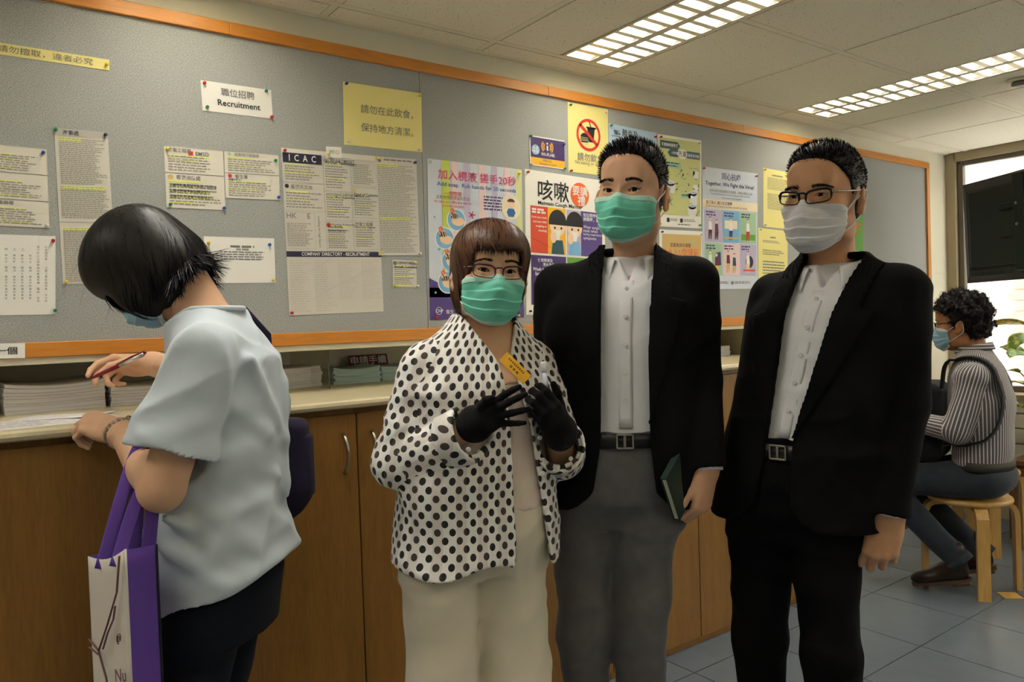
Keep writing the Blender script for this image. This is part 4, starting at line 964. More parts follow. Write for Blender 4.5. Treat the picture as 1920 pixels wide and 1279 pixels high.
def hand_mesh(side, R, o, elbow=None, wr=.026, er=.035, h=.0022, fl=.8, extra=None, **kw):
    P, tips, th = hand_prims(side, **kw); s = kw.get('s', 1.0)
    lo = np.min([q[0][1] for q in P], 0) - .012; hi = np.max([q[0][2] for q in P], 0) + .012
    if elbow is not None:
        e = np.asarray(R).T @ (np.asarray(elbow) - np.asarray(o)); lo = np.minimum(lo, e - er - .01); hi = np.maximum(hi, e + er + .01)
    S = SDF(lo, hi, h)
    if elbow is not None:
        e = np.asarray(e)
        S.put(b_cone((0, .004, -.004), e * .35, wr * .92, wr * 1.12)); S.put(b_cone(e * .35, e * .75, wr * 1.12, er), .02); S.put(b_cone(e * .75, e, er, er * .95), .02)
        S.put(b_ell((0, .0, -.003), (wr * 1.2, .03, wr * .85)), .02)
    for p, k in P: S.put(p, k)
    if extra:
        for p, k in extra: S.put(p, k)
    V, F = S.mesh(1); return to_world(V, R, o), F, [(to_world(t[None], R, o)[0], np.asarray(R) @ d) for t, d in tips + [th]]

# ------------------------------------------------------------------ heads (local: eyes at z 0, face +Y, the person's right +X)
def head_mesh(R, o, h=.0022, w=1.0, s=1.0, neck=None, nr=.055, look=(0, 0), ears=True, squint=0.0, jaw=1.0, ear_out=1.0):
    S = SDF((-.105, -.135, -.24), (.105, .14, .14), h)
    S.put(b_ell((0, -.014, .036), (.0765*w, .100, .085)))
    S.put(b_ell((0, .028, -.030), (.0660*w, .064, .088)), .03)
    S.put(b_ell((0, .036, -.082), (.050*w*jaw, .046, .038)), .03)
    S.put(b_ell((0, .052, -.104), (.022*w, .022, .014)), .02)
    for x in (-1, 1):
        S.put(b_ell((x*.043*w, .058, -.030), (.024, .020, .020)), .03)
        S.put(b_ell((x*.056*w, .0, -.075), (.016, .03, .03)), .03)
    S.put(b_cone((-.034*w, .0800, .024), (.034*w, .0800, .024), .0090), .028)
    S.put(b_ell((0, .068, .056), (.05*w, .028, .034)), .03)
    S.put(b_cone((0, .090, .004), (0, .110, -.036), .0065, .0105), .016)
    S.put(b_ell((0, .111, -.038), (.011, .010, .009)), .008)
    for x in (-1, 1): S.put(b_ell((x*.0115, .101, -.041), (.0075, .009, .007)), .006)
    S.put(b_ell((0, .094, -.071), (.022, .010, .006)), .008); S.put(b_ell((0, .092, -.082), (.019, .011, .007)), .008)
    S.put(b_box((0, .106, -.0765), (.022, .009, .0012)), .004, '-')
    ex, ey, er = .0315 * w, .0715, .0125
    for x in (-1, 1):
        S.put(b_ell((x*ex, .1000, -.001), (.021, .0120, .0120)), .018, '-')
        S.put(b_ell((x*ex, ey, 0), (er+.0048, er+.0030, er+.0026)), .006)
        # almond opening: between two tilted planes in front of the eye
        op = .88 - squint
        def al(xx, yy, zz, x=x):
            u = (xx - x*ex) / .0155; up = .0052 * op * (1 - u*u) + .0004; dn = -.0046 * op * (1 - u*u) - .0002
            tilt = (xx - x*ex) * x * .10
            return np.maximum(np.maximum(zz - tilt - up, dn - (zz - tilt)), np.maximum(ey + .002 - yy, np.abs(xx - x*ex) - .0152)) + 0 * yy
        S.put((al, np.array([x*ex-.018, ey, -.01]), np.array([x*ex+.018, ey+.03, .01])), .0012, '-')
    if ears:
        for x in (-1, 1):
            Re = rotm('X', 12) @ rotm('Z', -x * 28 * ear_out)
            c = np.array([x*(.0765*w+.0075), -.013, -.014])
            S.put(b_ell(c, (.0085, .0185, .0315), Re), .006)
            S.put(b_ell(c + Re @ np.array([x*.0085, .002, .006]), (.0065, .0115, .0185), Re), .004, '-')
            S.put(b_ell(c + Re @ np.array([x*.003, -.004, .003]), (.004, .006, .013), Re), .003)
            S.put(b_ell(c + Re @ np.array([0, .007, -.026]), (.0065, .009, .010), Re), .008)
            S.put(b_ell(c + Re @ np.array([x*.004, .014, -.004]), (.004, .004, .006), Re), .004)
    nb_ = np.asarray(neck if neck is not None else (0, -.05, -.23), float)
    S.put(b_cone((0, -.028, -.05), nb_, nr, nr * 1.06), .028)
    V, F = S.mesh(1)
    return to_world(V * s, R, o), F, S
def eyes(t, R, o, w=1.0, s=1.0, look=(0, 0), iris='iris_dark'):
    for x in (-1, 1):
        c = np.array([x*.0315*w, .0715, 0]); mb = MB(); d = rotm('Z', look[0]) @ rotm('X', look[1]) @ np.array([0, 1, 0]); Re = frame(d, (0, 0, 1))
        def cap(r, a0, a1, k=20, n=5):
            R_ = []
            for a in np.linspace(a0, a1, n):
                b = np.arange(k) * 2 * math.pi / k; R_.append(np.stack([r*math.sin(a)*np.cos(b), r*math.cos(a) + 0*b, r*math.sin(a)*np.sin(b)], 1))
            return R_
        e = part('eye', (to_world((MB().rings([to_world(q, Re, c) for q in cap(.0125, .02, 3.1, 20, 14)]).verts()) * s, R, o), MB().rings(cap(.0125, .02, 3.1, 20, 14)).f), 'eye_white', t, smooth=True)
        for nm, r, a1, m_ in (('iris', .01262, .54, iris), ('pupil', .0127, .24, 'pupil')):
            q = MB().rings([to_world(z_, Re, c) for z_ in cap(r, .01, a1)]); part(nm, (to_world(q.verts() * s, R, o), q.f), m_, e, smooth=True)
def lashes(t, R, o, w=1.0, s=1.0, squint=0.0):
    for x in (-1, 1):
        P = []
        for u in np.linspace(-1, 1, 15):
            z = .0052 * (.88 - squint) * (1 - u*u) + .0009 + u * x * .0155 * .10 * x; q = np.array([u * .0150, 0, z]); q[1] = math.sqrt(max(.0152**2 - (q[0] * .62)**2 - z*z, 0)); P.append((x*.0315*w + q[0], .0715 + q[1], q[2]))
        part('eyelash', MB().tube(to_world(np.array(P) * s, R, o), [.0004 + .0007 * math.sin(math.pi * k / 14) for k in range(15)], 6), 'hair_black', t, smooth=True)
def mask(t, R, o, m, edge, w=1.0, s=1.0, z0=-.016, H=.100, loops=True, ear=(.082, -.018), loop_m='mask_white', seed=1, S=None, wide=1.0):
    g = np.random.default_rng(seed); nu, nv = 49, 84; P = np.zeros((nv, nu, 3)); K = []
    for i in range(nv):
        v = i / (nv - 1)
        Rx = np.interp(v, [0, .25, .55, .8, 1], [.066, .070, .071, .066, .050]) * w * wide; Ry = np.interp(v, [0, .2, .5, .8, 1], [.066, .078, .080, .074, .060])
        nose = np.interp(v, [0, .15, .35, .6, 1], [.016, .022, .026, .016, .008])
        ple = 0
        for c in (.30, .50, .70): ple += np.clip((v - c) / .012, 0, 1) * np.clip(1 - (v - c - .012) / .17, 0, 1)
        for j in range(nu):
            u = -1 + 2 * j / (nu - 1); a = u * math.radians(80)
            crumple = .0012 * math.sin(9*u + 7*v + seed) + .0009 * math.sin(17*u - 23*v + seed*2)
            r = 1 + (.050 * ple * (1 - .5*u*u)) ; wd = .30 + .35 * v
            x = Rx * math.sin(a) * r; y = .025 + Ry * math.cos(a) * r + nose * math.exp(-(a/wd)**2) + crumple
            ztop = z0 + .010 * math.exp(-(a/.28)**2) - .010 * abs(u)**2; zbot = z0 - H + .034 * abs(u)**2.2 - .004
            z = ztop + (zbot - ztop) * v ** 1.03
            if v > .86: y -= (v - .86) * .10 * math.cos(a)
            P[i, j] = (x, y, z)
    def clear(q, gap):
        q = np.array(q, float); sh = q.shape; q = q.reshape(-1, 3)
        if S is not None:
            for _ in range(4):
                d = S.at(q); q = q + S.grad(q) * np.clip(gap - d, 0, .02)[:, None]
        return q.reshape(sh)
    P = clear(P, .0035)
    for _ in range(3): P[:, 1:-1] = .5 * P[:, 1:-1] + .25 * (P[:, 2:] + P[:, :-2])
    P = clear(P, .0028)
    Q = to_world(P.reshape(-1, 3) * s, R, o).reshape(nv, nu, 3)
    mb = MB().sheet(Q[:, ::-1], .0012)
    mp = part('face_mask', mb, m, t, smooth=True)
    top = MB().sheet(to_world((P[:9] * 1.006).reshape(-1, 3) * s, R, o).reshape(9, nu, 3)[:, ::-1], .0010); part('mask_band', top, edge, mp, smooth=True)
    bot = MB().sheet(to_world((P[-6:] * 1.006).reshape(-1, 3) * s, R, o).reshape(6, nu, 3)[:, ::-1], .0010); part('mask_band', bot, edge, mp, smooth=True)
    if loops:
        for sx, j in ((-1, 0), (1, nu - 1)):
            ex, ey = sx * ear[0] * w, ear[1]
            a, b = P[2, j], P[int(nv*.80), j]
            pts = [a, a * .55 + np.array([ex, ey, .010]) * .45, (ex, ey, .010), (ex + sx*.002, ey - .010, -.005), (ex, ey - .008, -.035), (ex - sx*.004, ey + .004, -.048), b * .55 + np.array([ex - sx*.006, ey + .006, -.052]) * .45, b]
            pts = clear(pts, .0015); pts = smooth_path(pts, 4); part('ear_loop', MB().tube(to_world(np.array(pts) * s, R, o), .0013, 6, flat=1.6), loop_m, mp, smooth=True)
    return mp
def strands(S, P0, flow, n_seg, step, width, off=(0.0, .003), seed=0, follow=True, gravity=0.0, jitter=.12, taper=True):
    # thin tapering locks that run over the surface of a distance field
    g = np.random.default_rng(seed); P = np.array(P0, float); n = len(P); target = g.uniform(off[0], off[1], n); pts = [P.copy()]
    jit = g.normal(size=(n, 3)) * jitter
    L = g.uniform(.65, 1.1, n)[:, None] * step
    for k in range(n_seg):
        N = S.grad(P); d = flow(P, k / n_seg) + jit
        if follow: d = d - N * np.sum(d * N, 1, keepdims=True)
        d = d / (np.linalg.norm(d, axis=1, keepdims=True) + 1e-9); P = P + d * L
        if follow:
            dist = S.at(P); mv = (target - dist) * (dist < .03); P = P + S.grad(P) * mv[:, None]
        if gravity: P[:, 2] -= gravity * (k / n_seg)
        pts.append(P.copy())
    pts = np.stack(pts, 1); T = np.gradient(pts, axis=1); T /= np.linalg.norm(T, axis=2, keepdims=True) + 1e-9
    N = S.grad(pts.reshape(-1, 3)).reshape(pts.shape); B = np.cross(T, N); B /= np.linalg.norm(B, axis=2, keepdims=True) + 1e-9
    wv = np.linspace(1, 0, n_seg + 1) ** .6 if taper else np.ones(n_seg + 1); wv = (wv * width)[None, :, None] * g.uniform(.6, 1.3, (n, 1, 1))
    A, C = pts - B * wv, pts + B * wv; V = np.stack([A, C], 2).reshape(-1, 3); m = n_seg + 1
    base = (np.arange(n) * m * 2)[:, None] + (np.arange(n_seg) * 2)[None]; b = base.reshape(-1); F = np.stack([b, b+1, b+3, b+2], 1); return V, F
mat('eye_white', (226, 216, 208), 0.2); mat('iris_dark', (46, 28, 18), 0.15); mat('pupil', (8, 6, 6), 0.1)
mat('mask_teal', (112, 204, 180), 0.7, bump=.12, bscale=500); mat('mask_teal_band', (176, 220, 206), 0.75, bump=.3, bscale=800)
mat('mask_white', (222, 222, 226), 0.75, bump=.12, bscale=500); mat('mask_blue', (150, 192, 216), 0.7, bump=.12, bscale=500); mat('mask_band', (226, 228, 230), 0.75)
def skin(name, rgb):
    m = mat(name, rgb, 0.52, noise=0.06, nscale=28, bump=0.10, bscale=900, sss=0.12, spec=0.35); return m
skin('skin_man', (210, 165, 134)); skin('skin_man_tan', (200, 152, 116)); skin('skin_woman', (220, 178, 146)); skin('skin_pale', (216, 172, 140)); skin('skin_seated', (176, 124, 86))
def hairmat(name, rgb, rough=.38, gl=.4):
    m = mat(name, rgb, rough, noise=.25, nscale=90, spec=gl, stretch=(1, 1, .15)); return m
for nm_, tones in dict(hair_black=((14, 12, 12), (20, 17, 16), (30, 26, 24)), hair_brown=((36, 23, 18), (60, 39, 29), (94, 62, 43)), hair_jet=((10, 9, 10), (16, 14, 14), (32, 28, 26)), hair_curly=((16, 13, 12), (26, 20, 18), (40, 30, 26))).items():
    for k_, t_ in enumerate(tones): hairmat(nm_ + ('', '_mid', '_light')[k_], t_, (.62, .5, .42)[k_], (.12, .25, .35)[k_])
def hair_obj(pr, R, o, m, cap, locks, s=1.0, nseg=None, seed=0):
    # the volume in the middle tone, each lock in one of three
    g = np.random.default_rng(seed); V, F = join([cap] + [q[0] for q in locks]); idx = [np.ones(len(cap[1]), int)]
    for (v, f), per in locks: 
        k = f[:, 0] // per; tone = g.choice(3, k.max() + 1, p=(.4, .4, .2)); idx.append(tone[k])
    return fast_mesh('hair', to_world(V * s, R, o), F, [m, m + '_mid', m + '_light'], pr.t, matidx=np.concatenate(idx))
# ================================================================== clothing materials
def cloth(name, rgb, rough=.9, weave=700, b=.25, noise=.05, nscale=12, sheen=.15, spec=.2):
    return mat(name, rgb, rough, noise=noise, nscale=nscale, bump=b, bscale=weave, sheen=sheen, spec=spec)
cloth('suit_black', (15, 15, 16), .85, 900, .2, .08, sheen=.0, spec=.12); cloth('suit_black_b', (12, 12, 13), .85, 900, .2, .08, sheen=.0, spec=.12)
cloth('shirt_white', (232, 232, 236), .8, 900, .12, .015); cloth('trouser_grey', (96, 95, 96), .92, 500, .3, .08, nscale=30); cloth('trouser_black', (10, 10, 11), .9, sheen=.0, spec=.12)
mat('belt_leather', (18, 17, 17), .4, bump=.2, bscale=300); mat('shoe_leather', (22, 18, 16), .35, bump=.1); mat('button', (228, 226, 222), .3); mat('buckle', (176, 172, 164), .25, metal=1.0)
mat('glasses_black', (14, 13, 14), .2); mat('glasses_wine', (74, 24, 40), .25); mat('lens', (255, 255, 255), .02, trans=1.0, ior=1.02); mat('book_green', (36, 56, 46), .5, bump=.15, bscale=400); mat('pages', (206, 204, 188), .8, noise=.1, nscale=400, stretch=(1, 1, 1))
class Person:
    def __init__(s, label, c, yaw, name='person'):
        s.R = rotm('Z', yaw); s.o = np.array([c[0], c[1], 0.0]); s.t = thing(name, label, 'person', s.o); s.skin = []
    def w(s, V): return to_world(np.atleast_2d(V), s.R, s.o)
    def wp(s, p): return s.w(p)[0]
    def loc(s, p): return s.R.T @ (np.asarray(p, float) - s.o)
    def add(s, name, S, m, smooth=2, parent=None, **k):
        V, F = S.mesh(smooth) if isinstance(S, SDF) else S
        return fast_mesh(name, s.w(V), F, m, parent or s.t, **k)
    def body(s, m): V, F = join(s.skin); return fast_mesh('body', V, F, m, s.t)
def interp(z, a, b): return np.interp(z, a, b).astype(np.float32)

# ------------------------------------------------------------------ short hair
def short_hair(pr, R, o, m, top=.020, side=.006, hz=.082, n=5200, ln=(.010, .020), seed=3, sweep=(0, .6, .8), w=1.0, curly=False, s=1.0):
    S = SDF((-.13, -.16, -.12), (.13, .14, .18), .004)
    S.put(b_ell((0, -.014, .036 + top * .35), (.0765*w + side, .100 + side, .085 + top * .75)))
    S.put(b_ell((0, .006, .075 + top * .2), (.066*w + side * .5, .078, .052 + top * .4)), .02)
    S.put(b_ell((0, -.055, -.02), (.058*w + side * .6, .052 + side, .065)), .02)
    def keep(x, y, z):
        yh = interp(z, [-.10, -.06, -.045, -.030, -.004, .035, hz - .018, hz - .004, hz + .012, .2], [-.055, -.050, -.040, .004, .012, .026, .046, .066, .14, .3])
        return (y - yh - .30 * np.maximum(.045 - np.abs(x), 0) * (z > hz - .03)) + 0 * x
    S.cut(keep); S.cut(lambda x, y, z: (-.070 + .15 * np.maximum(y + .06, 0)) - z + 0 * x)
    for x in (-1, 1): S.put(b_ell((x*(.0765*w+.010), -.014, -.017), (.034, .0265, .041), rotm('X', 12)), .003, '-')
    if curly: S.disp(folds(seed, .010, 190, 8), .05)
    V, F = S.mesh(1); g = np.random.default_rng(seed)
    P = V[g.integers(0, len(V), n * 2)] + g.normal(size=(n * 2, 3)) * .001
    ear_ = ((np.abs(P[:, 0]) - (.0765*w+.010)) / .036) ** 2 + ((P[:, 1] + .014) / .029) ** 2 + ((P[:, 2] + .017) / .044) ** 2; P = P[ear_ > 1][:n]; n = len(P); N = S.grad(P)
    up = np.clip((P[:, 2] - .02) / .08, 0, 1)[:, None]; L = ln[0] * (1 - up) + ln[1] * up
    if curly:
        pts = [P]; q = P
        ax = g.normal(size=(n, 3)); ax /= np.linalg.norm(ax, axis=1, keepdims=True); d = N + .5 * g.normal(size=(n, 3))
        for k in range(7):
            d = d / np.linalg.norm(d, axis=1, keepdims=True); q = q + d * .0042; pts.append(q); c = math.cos(.7); sn = math.sin(.7); d = d * c + np.cross(ax, d) * sn
        pts = np.stack(pts, 1)
    else:
        sd = np.asarray(sweep, float); pts = []
        d = N * (.35 + .3 * up) + sd * up + np.array([0, -.35, -.45]) * (1 - up) + .22 * g.normal(size=(n, 3))
        d /= np.linalg.norm(d, axis=1, keepdims=True); pts = np.stack([P - d * .002, P + d * L * .55, P + d * L + sd * .002], 1)
    mseg = pts.shape[1]; T = np.gradient(pts, axis=1); B = np.cross(T, N[:, None, :] + .3 * g.normal(size=(n, 1, 3))); B /= np.linalg.norm(B, axis=2, keepdims=True) + 1e-9
    wv = (np.linspace(1, .12, mseg) * (.0011 if not curly else .0007))[None, :, None]; VV = np.stack([pts - B * wv, pts + B * wv], 2).reshape(-1, 3)
    b = ((np.arange(n) * mseg * 2)[:, None] + (np.arange(mseg - 1) * 2)[None]).reshape(-1); FF = np.stack([b, b+1, b+3, b+2], 1)
    return hair_obj(pr, R, o, m, (V, F), [((VV, FF), mseg * 2)], s, seed=seed)
def brows(pr, R, o, m, S, w=1.0, z=.021, tilt=6, thick=.0042, s=1.0, length=.036):
    for x in (-1, 1):
        g = np.random.default_rng(5 + x); n = 150; u = g.uniform(0, 1, n); v = g.normal(size=n) * .5
        cx = x * (.0125 + u * length) * w; cz = z - .0035 + .0065 * np.sin(u * 2.3 + .1) - .003 * u * u + v * thick * (1 - .5 * u); P = np.stack([cx, np.full(n, .11), cz], 1)
        for _ in range(30): P[:, 1] -= np.clip(S.at(P), 0, .01)
        d = np.stack([x * (.4 + .6 * u), np.full(n, .22), .8 * (1 - u) - .1], 1); d /= np.linalg.norm(d, axis=1, keepdims=True); Q = P + d * .0075
        B = np.cross(d, (0, 1, 0)); B /= np.linalg.norm(B, axis=1, keepdims=True); V = np.stack([P - B * .0005, P + B * .0005, Q + B * .0001, Q - B * .0001], 1).reshape(-1, 3)
        F = np.arange(4 * n).reshape(n, 4); fast_mesh('eyebrow', to_world(V * s, R, o), F, m, pr.t)
def glasses(pr, R, o, m, S, w=1.0, s=1.0, lw=.052, lh=.030, y=.098, z=-.003, rim=.0017, ear=(.083, -.02), temple=None, rimless_low=False):
    L = lambda q: to_world(np.atleast_2d(np.asarray(q, float)) * s, R, o)
    gl = None; cx = .0335 * w
    def outline(x):
        a = np.arange(28) * 2 * math.pi / 28; p = []
        for t in a:
            c, sn = math.cos(t), math.sin(t); ex = np.sign(c) * abs(c) ** .55 * lw / 2; ez = np.sign(sn) * abs(sn) ** .6 * lh / 2 * (1.0 if sn > 0 else .95)
            ez += .10 * ex * x; p.append((x * cx + ex, y - .012 * (abs(x * cx + ex) / .06) ** 2, z + ez))
        return np.array(p)
    frame_ = MB()
    for x in (-1, 1):
        p = outline(x); frame_.tube(list(L(p)) + [L(p[0])[0]], [rim * s * (1.35 if (i % 28) < 15 else .75) for i in range(29)], 8, cap=False)
    frame_.tube(L([(-cx + lw/2 - .003, y - .001, z + .006), (-.004, y + .004, z + .009), (.004, y + .004, z + .009), (cx - lw/2 + .003, y - .001, z + .006)]), rim * 1.2 * s, 8)
    gl = part('glasses', frame_, m, pr.t, smooth=True)
    for x in (-1, 1):
        p = outline(x); q = L(p); part('lens', MB().add(q, [tuple(range(len(q)))]), 'lens', gl)
        e = x * (cx + lw/2 + .001); part('temple', MB().tube(L([(e, y - .012, z + .009), (x * (.0715 * w), y - .040, z + .010), (x * ear[0] * w, .0, z + .014), (x * ear[0] * w, ear[1], z + .012), (x * (ear[0] - .004) * w, ear[1] - .022, z - .010)]), [rim * 1.4 * s, rim * 1.2 * s, rim * .9 * s, rim * .9 * s, rim * s], 8), temple or m, gl, smooth=True)
    return gl
def collar(pr, c, r, zb, m, tiltback=.022, open_deg=28, leaf=.040, point=.030, ry=1.0, yaw=0.0, parent=None, th=.0022, spread=.012):
    # turned-down shirt collar: stand and two leaves that end in points (c centre, zb height of the stand top at the front)
    A = np.radians(np.linspace(open_deg, 360 - open_deg, 61)); rows = []
    for k, q in enumerate(np.linspace(0, 1, 9)):
        row = []
        for a in A:
            back = .5 - .5 * math.cos(a); e = (1 - back) ** 3
            top = zb + tiltback * 2 * back; rr = r * (1.0 + .02 * back)
            drop = leaf * (.85 + .15 * back) + point * e
            if q < .3: z = top - .030 * (1 - q / .3) ; rad = rr - .002
            else:
                f = (q - .3) / .7; z = top + .002 * math.sin(f * math.pi) - drop * f ** 1.15; rad = rr + .004 * math.sin(min(f * 3, 1.57)) + (.016 + spread * e) * f
            an = a + yaw; row.append((c[0] + rad * math.sin(an) , c[1] + rad * ry * math.cos(an), z))
        rows.append(row)
    mb = MB().sheet(np.array(rows), th); return part('shirt_collar', (pr.w(mb.verts()), mb.f), m, parent or pr.t, smooth=True)
def buttons(pr, pts, m, parent, r=.0052):
    for p in pts:
        mb = MB(); a = np.arange(14) * 2 * math.pi / 14
        mb.rings([np.stack([p[0] + q * np.cos(a), p[1] + d + 0*a, p[2] + q * np.sin(a)], 1) for q, d in ((r, -.001), (r, .0012), (r * .8, .0018), (r * .6, .0012), (r * .2, .0012))]); part('button', (pr.w(mb.verts()), mb.f), m, parent, smooth=True)
def shoes(pr, feet, m):
    for k, (a, deg) in enumerate(feet):
        R = rotm('Z', deg); S = SDF((-.07, -.12, -.005), (.07, .23, .14), .005)
        S.put(b_ell((0, .12, .035), (.048, .085, .034))); S.put(b_ell((0, -.02, .045), (.038, .06, .045)), .03); S.put(b_cone((0, -.02, .06), (0, -.02, .12), .045, .046), .03); S.cut(lambda x, y, z: .012 - z + 0 * x + 0 * y)
        V, F = S.mesh(1); sh = fast_mesh('shoe', pr.w(to_world(V, R, a)), F, m, pr.t)
        q = MB(); an = np.arange(28) * 2 * math.pi / 28; pl = lambda z, e: [(math.sin(t) * (.046 if math.cos(t) > 0 else .038) * e, .05 + math.cos(t) * (.155 if math.cos(t) > 0 else .115) * e, z) for t in an]
        q.rings([pl(0, .97), pl(.014, 1.0)]); part('sole', (pr.w(to_world(q.verts(), R, a)), q.f), 'belt_leather', sh)
def suit_man(pr, T, op, arms, hem, lap, jm, collar_c, legs, pm, pelvis, belt_z, seed=1, shirt_z0=.93, sh=None, round_hem=.05, armr=(.064, .054, .050, .046)):
    """T: torso stations of the jacket; op: (zs, left edges, right edges) of its front opening; arms: per side list shoulder, elbow, wrist."""
    lo = np.array([-.36, -.24, hem - .03]); hi = np.array([.36, .26, T[-1][0] + .06])
    def jacket(infl=0.0, sleeves=True):
        S = SDF(lo, hi, .0052); S.put(b_stack(T, 0, 2.5, infl))
        for a in sh: S.put(b_cone(a[0], a[1], .046 + infl, .056 + infl), .035)
        if sleeves:
            add_sleeves(S, arms, (armr[0], armr[1], armr[2] + .003, armr[3]), .02, .012)
        return S
    S = jacket(); E = op
    def opening(x, y, z, grow=0.0, g2=0.0):
        l = interp(z, E[0], E[1]); r = interp(z, E[0], E[2]); return np.maximum(np.maximum(x - r - grow, l - grow - x), .0 - y) + 0 * z
    S.disp(ridges(seed, .0050, 17, (.25, .2, 1), 4, .35), .03)
    inner = jacket(-.018, False); D2 = inner.D
    S.D = np.maximum(S.D, -np.maximum(D2, -1))                    # hollow: the shirt shows inside
    S.cut(lambda x, y, z: -opening(x, y, z))
    S.cut(lambda x, y, z: hem - z + round_hem * np.maximum(0, 1 - np.minimum(np.abs(x - interp(z, E[0], E[1])), np.abs(x - interp(z, E[0], E[2]))) / .06) ** 2 * (y > 0))
    for a in arms:
        d = unit(np.asarray(a[2]) - np.asarray(a[1]))
        S.put(b_cone(np.asarray(a[2]) - d * .02, np.asarray(a[2]) + d * .03, armr[3] - .010), .0, '-')
    jk = pr.add('jacket', S, jm)
    # lapels folded over the fronts
    for sgn in (-1, 1):
        Lp = jacket(.0075, False); base = jacket(-.001, False).D; Lp.D = np.maximum(Lp.D, -base)
        def reg(x, y, z, sgn=sgn):
            e = interp(z, E[0], E[2]) if sgn > 0 else interp(z, E[0], E[1]); wd = interp(z, lap[0], lap[1]); t = (x - e) * sgn
            return np.maximum(np.maximum(-t - .002, t - wd), np.maximum(lap[0][0] - z, .01 - y)) + 0 * y
        Lp.cut(reg); V, F = Lp.mesh(1)
        if len(V): fast_mesh('lapel', pr.w(V), F, jm, jk)
    # collar of the jacket round the back of the neck
    A = np.radians(np.linspace(62, 298, 41)); cc, cr = collar_c; rows = []
    for q in np.linspace(0, 1, 6):
        rows.append([(cc[0] + (cr + .010 + .022 * q) * math.sin(a), cc[1] - .004 + (cr + .006 + .02 * q) * math.cos(a), cc[2] + .026 * (.5 - .5 * math.cos(a)) + .004 - .045 * q ** 1.2) for a in A])
    mb = MB().sheet(np.array(rows), .004); part('jacket_collar', (pr.w(mb.verts()), mb.f), jm, jk, smooth=True)
    for a in arms:
        d = unit(np.asarray(a[2]) - np.asarray(a[1])); fr = frame(d, (0, 1, 0)); q = MB(); an = np.arange(24) * 2 * math.pi / 24
        q.rings([[np.asarray(a[2]) + d * t + fr[:, 0] * math.cos(t2) * r + fr[:, 2] * math.sin(t2) * r for t2 in an] for t, r in ((-.02, .038), (.020, .038), (.020, .035), (-.02, .035))], cap=False)
        part('shirt_cuff', (pr.w(q.verts()), q.f), 'shirt_white', jk, smooth=True)
    # shirt
    W = SDF((-.22, -.17, shirt_z0 - .02), (.24, .20, T[-1][0] + .04), .005); W.put(b_stack(T, 0, 2.3, -.022))
    W.cut(lambda x, y, z: shirt_z0 - z + 0 * x + 0 * y); W.disp(ridges(seed + 3, .0042, 22, (.6, .2, .7), 4, .5), .03)
    def vneck(x, y, z):
        h = z - (cc[2] - .055); return np.maximum(np.abs(x - cc[0]) - np.clip(h, 0, .2) * .42, np.maximum(-h, .03 - y)) + 0 * y
    W.cut(lambda x, y, z: -vneck(x, y, z)); W.cut(lambda x, y, z: z - (cc[2] + .01 + .10 * np.maximum(-y, 0)) + 0 * x)
    sp = pr.add('shirt', W, 'shirt_white')
    fc = lambda z: np.interp(z, [q[0] for q in T], [q[2] + q[4] - .022 for q in T])
    om = lambda z: np.interp(z, E[0], (np.array(E[1]) + np.array(E[2])) / 2)
    zs = np.linspace(belt_z + .03, cc[2] - .055, 14); pk = [[(om(z) + u * .016, fc(z) + .0016 - .0006 * abs(u), z) for u in (-1, -.5, 0, .5, 1)] for z in zs]
    q = MB().sheet(np.array(pk), .0015); part('placket', (pr.w(q.verts()), q.f), 'shirt_white', sp, smooth=True)
    buttons(pr, [(om(z), fc(z) + .004, z) for z in np.linspace(cc[2] - .075, belt_z + .10, 5)], 'button', sp)
    collar(pr, (cc[0], cc[1]), cr, cc[2], 'shirt_white', parent=sp)
    # trousers and belt
    zt = pelvis[-1][0]; Tr = SDF((-.30, -.20, .03), (.34, .22, zt + .02), .006)
    q0 = pelvis[0]; Tr.put(b_stack([(q0[0] + .05, q0[1], q0[2], q0[3], .090), (q0[0] + .09, q0[1], q0[2], q0[3], .104)] + list(pelvis[1:]), 0, 2.3))
    for lg in legs:
        Tr.put(b_cone(np.asarray(lg[0]) + (0, 0, .02), lg[1], .092, .068), .035); Tr.put(b_cone(lg[1], lg[2], .068, .060), .02)
    Tr.cut(lambda x, y, z: .035 - z + 0 * x + 0 * y); Tr.disp(folds(seed + 8, .0022, 26, 7, (.2, .2, 1), .7), .03); Tr.disp(ridges(seed + 9, .0050, 20, (.35, .2, 1), 4, .4), .03)
    tr = pr.add('trousers', Tr, pm)
    an = np.arange(40) * 2 * math.pi / 40; pz = [q[0] for q in pelvis]; ip = lambda z, k: np.interp(z, pz, [q[k] for q in pelvis]); B = MB(); rr = []
    for z, e in ((belt_z - .018, .000), (belt_z - .018, .006), (belt_z + .018, .006), (belt_z + .018, .0)):
        ex = 2 / 2.3; rr.append([(ip(z, 1) + np.sign(math.cos(a)) * abs(math.cos(a)) ** ex * (ip(z, 3) + e), ip(z, 2) + np.sign(math.sin(a)) * abs(math.sin(a)) ** ex * (ip(z, 4) + e), z) for a in an])
    B.rings(rr, cap=False); bl = part('belt', (pr.w(B.verts()), B.f), 'belt_leather', tr, smooth=True)
    bx_, by_ = om(belt_z), ip(belt_z, 2) + ip(belt_z, 4) + .007
    q = MB()
    for (a, b_) in (((-.022, -.019), (-.017, .019)), ((.017, -.019), (.022, .019)), ((-.022, .014), (.022, .019)), ((-.022, -.019), (.022, -.014)), ((-.003, -.014), (.004, .014))): q.box((bx_ + a[0], by_ - .002, belt_z + a[1]), (bx_ + b_[0], by_ + .004, belt_z + b_[1]), .001)
    part('buckle', (pr.w(q.verts()), q.f), 'buckle', bl)
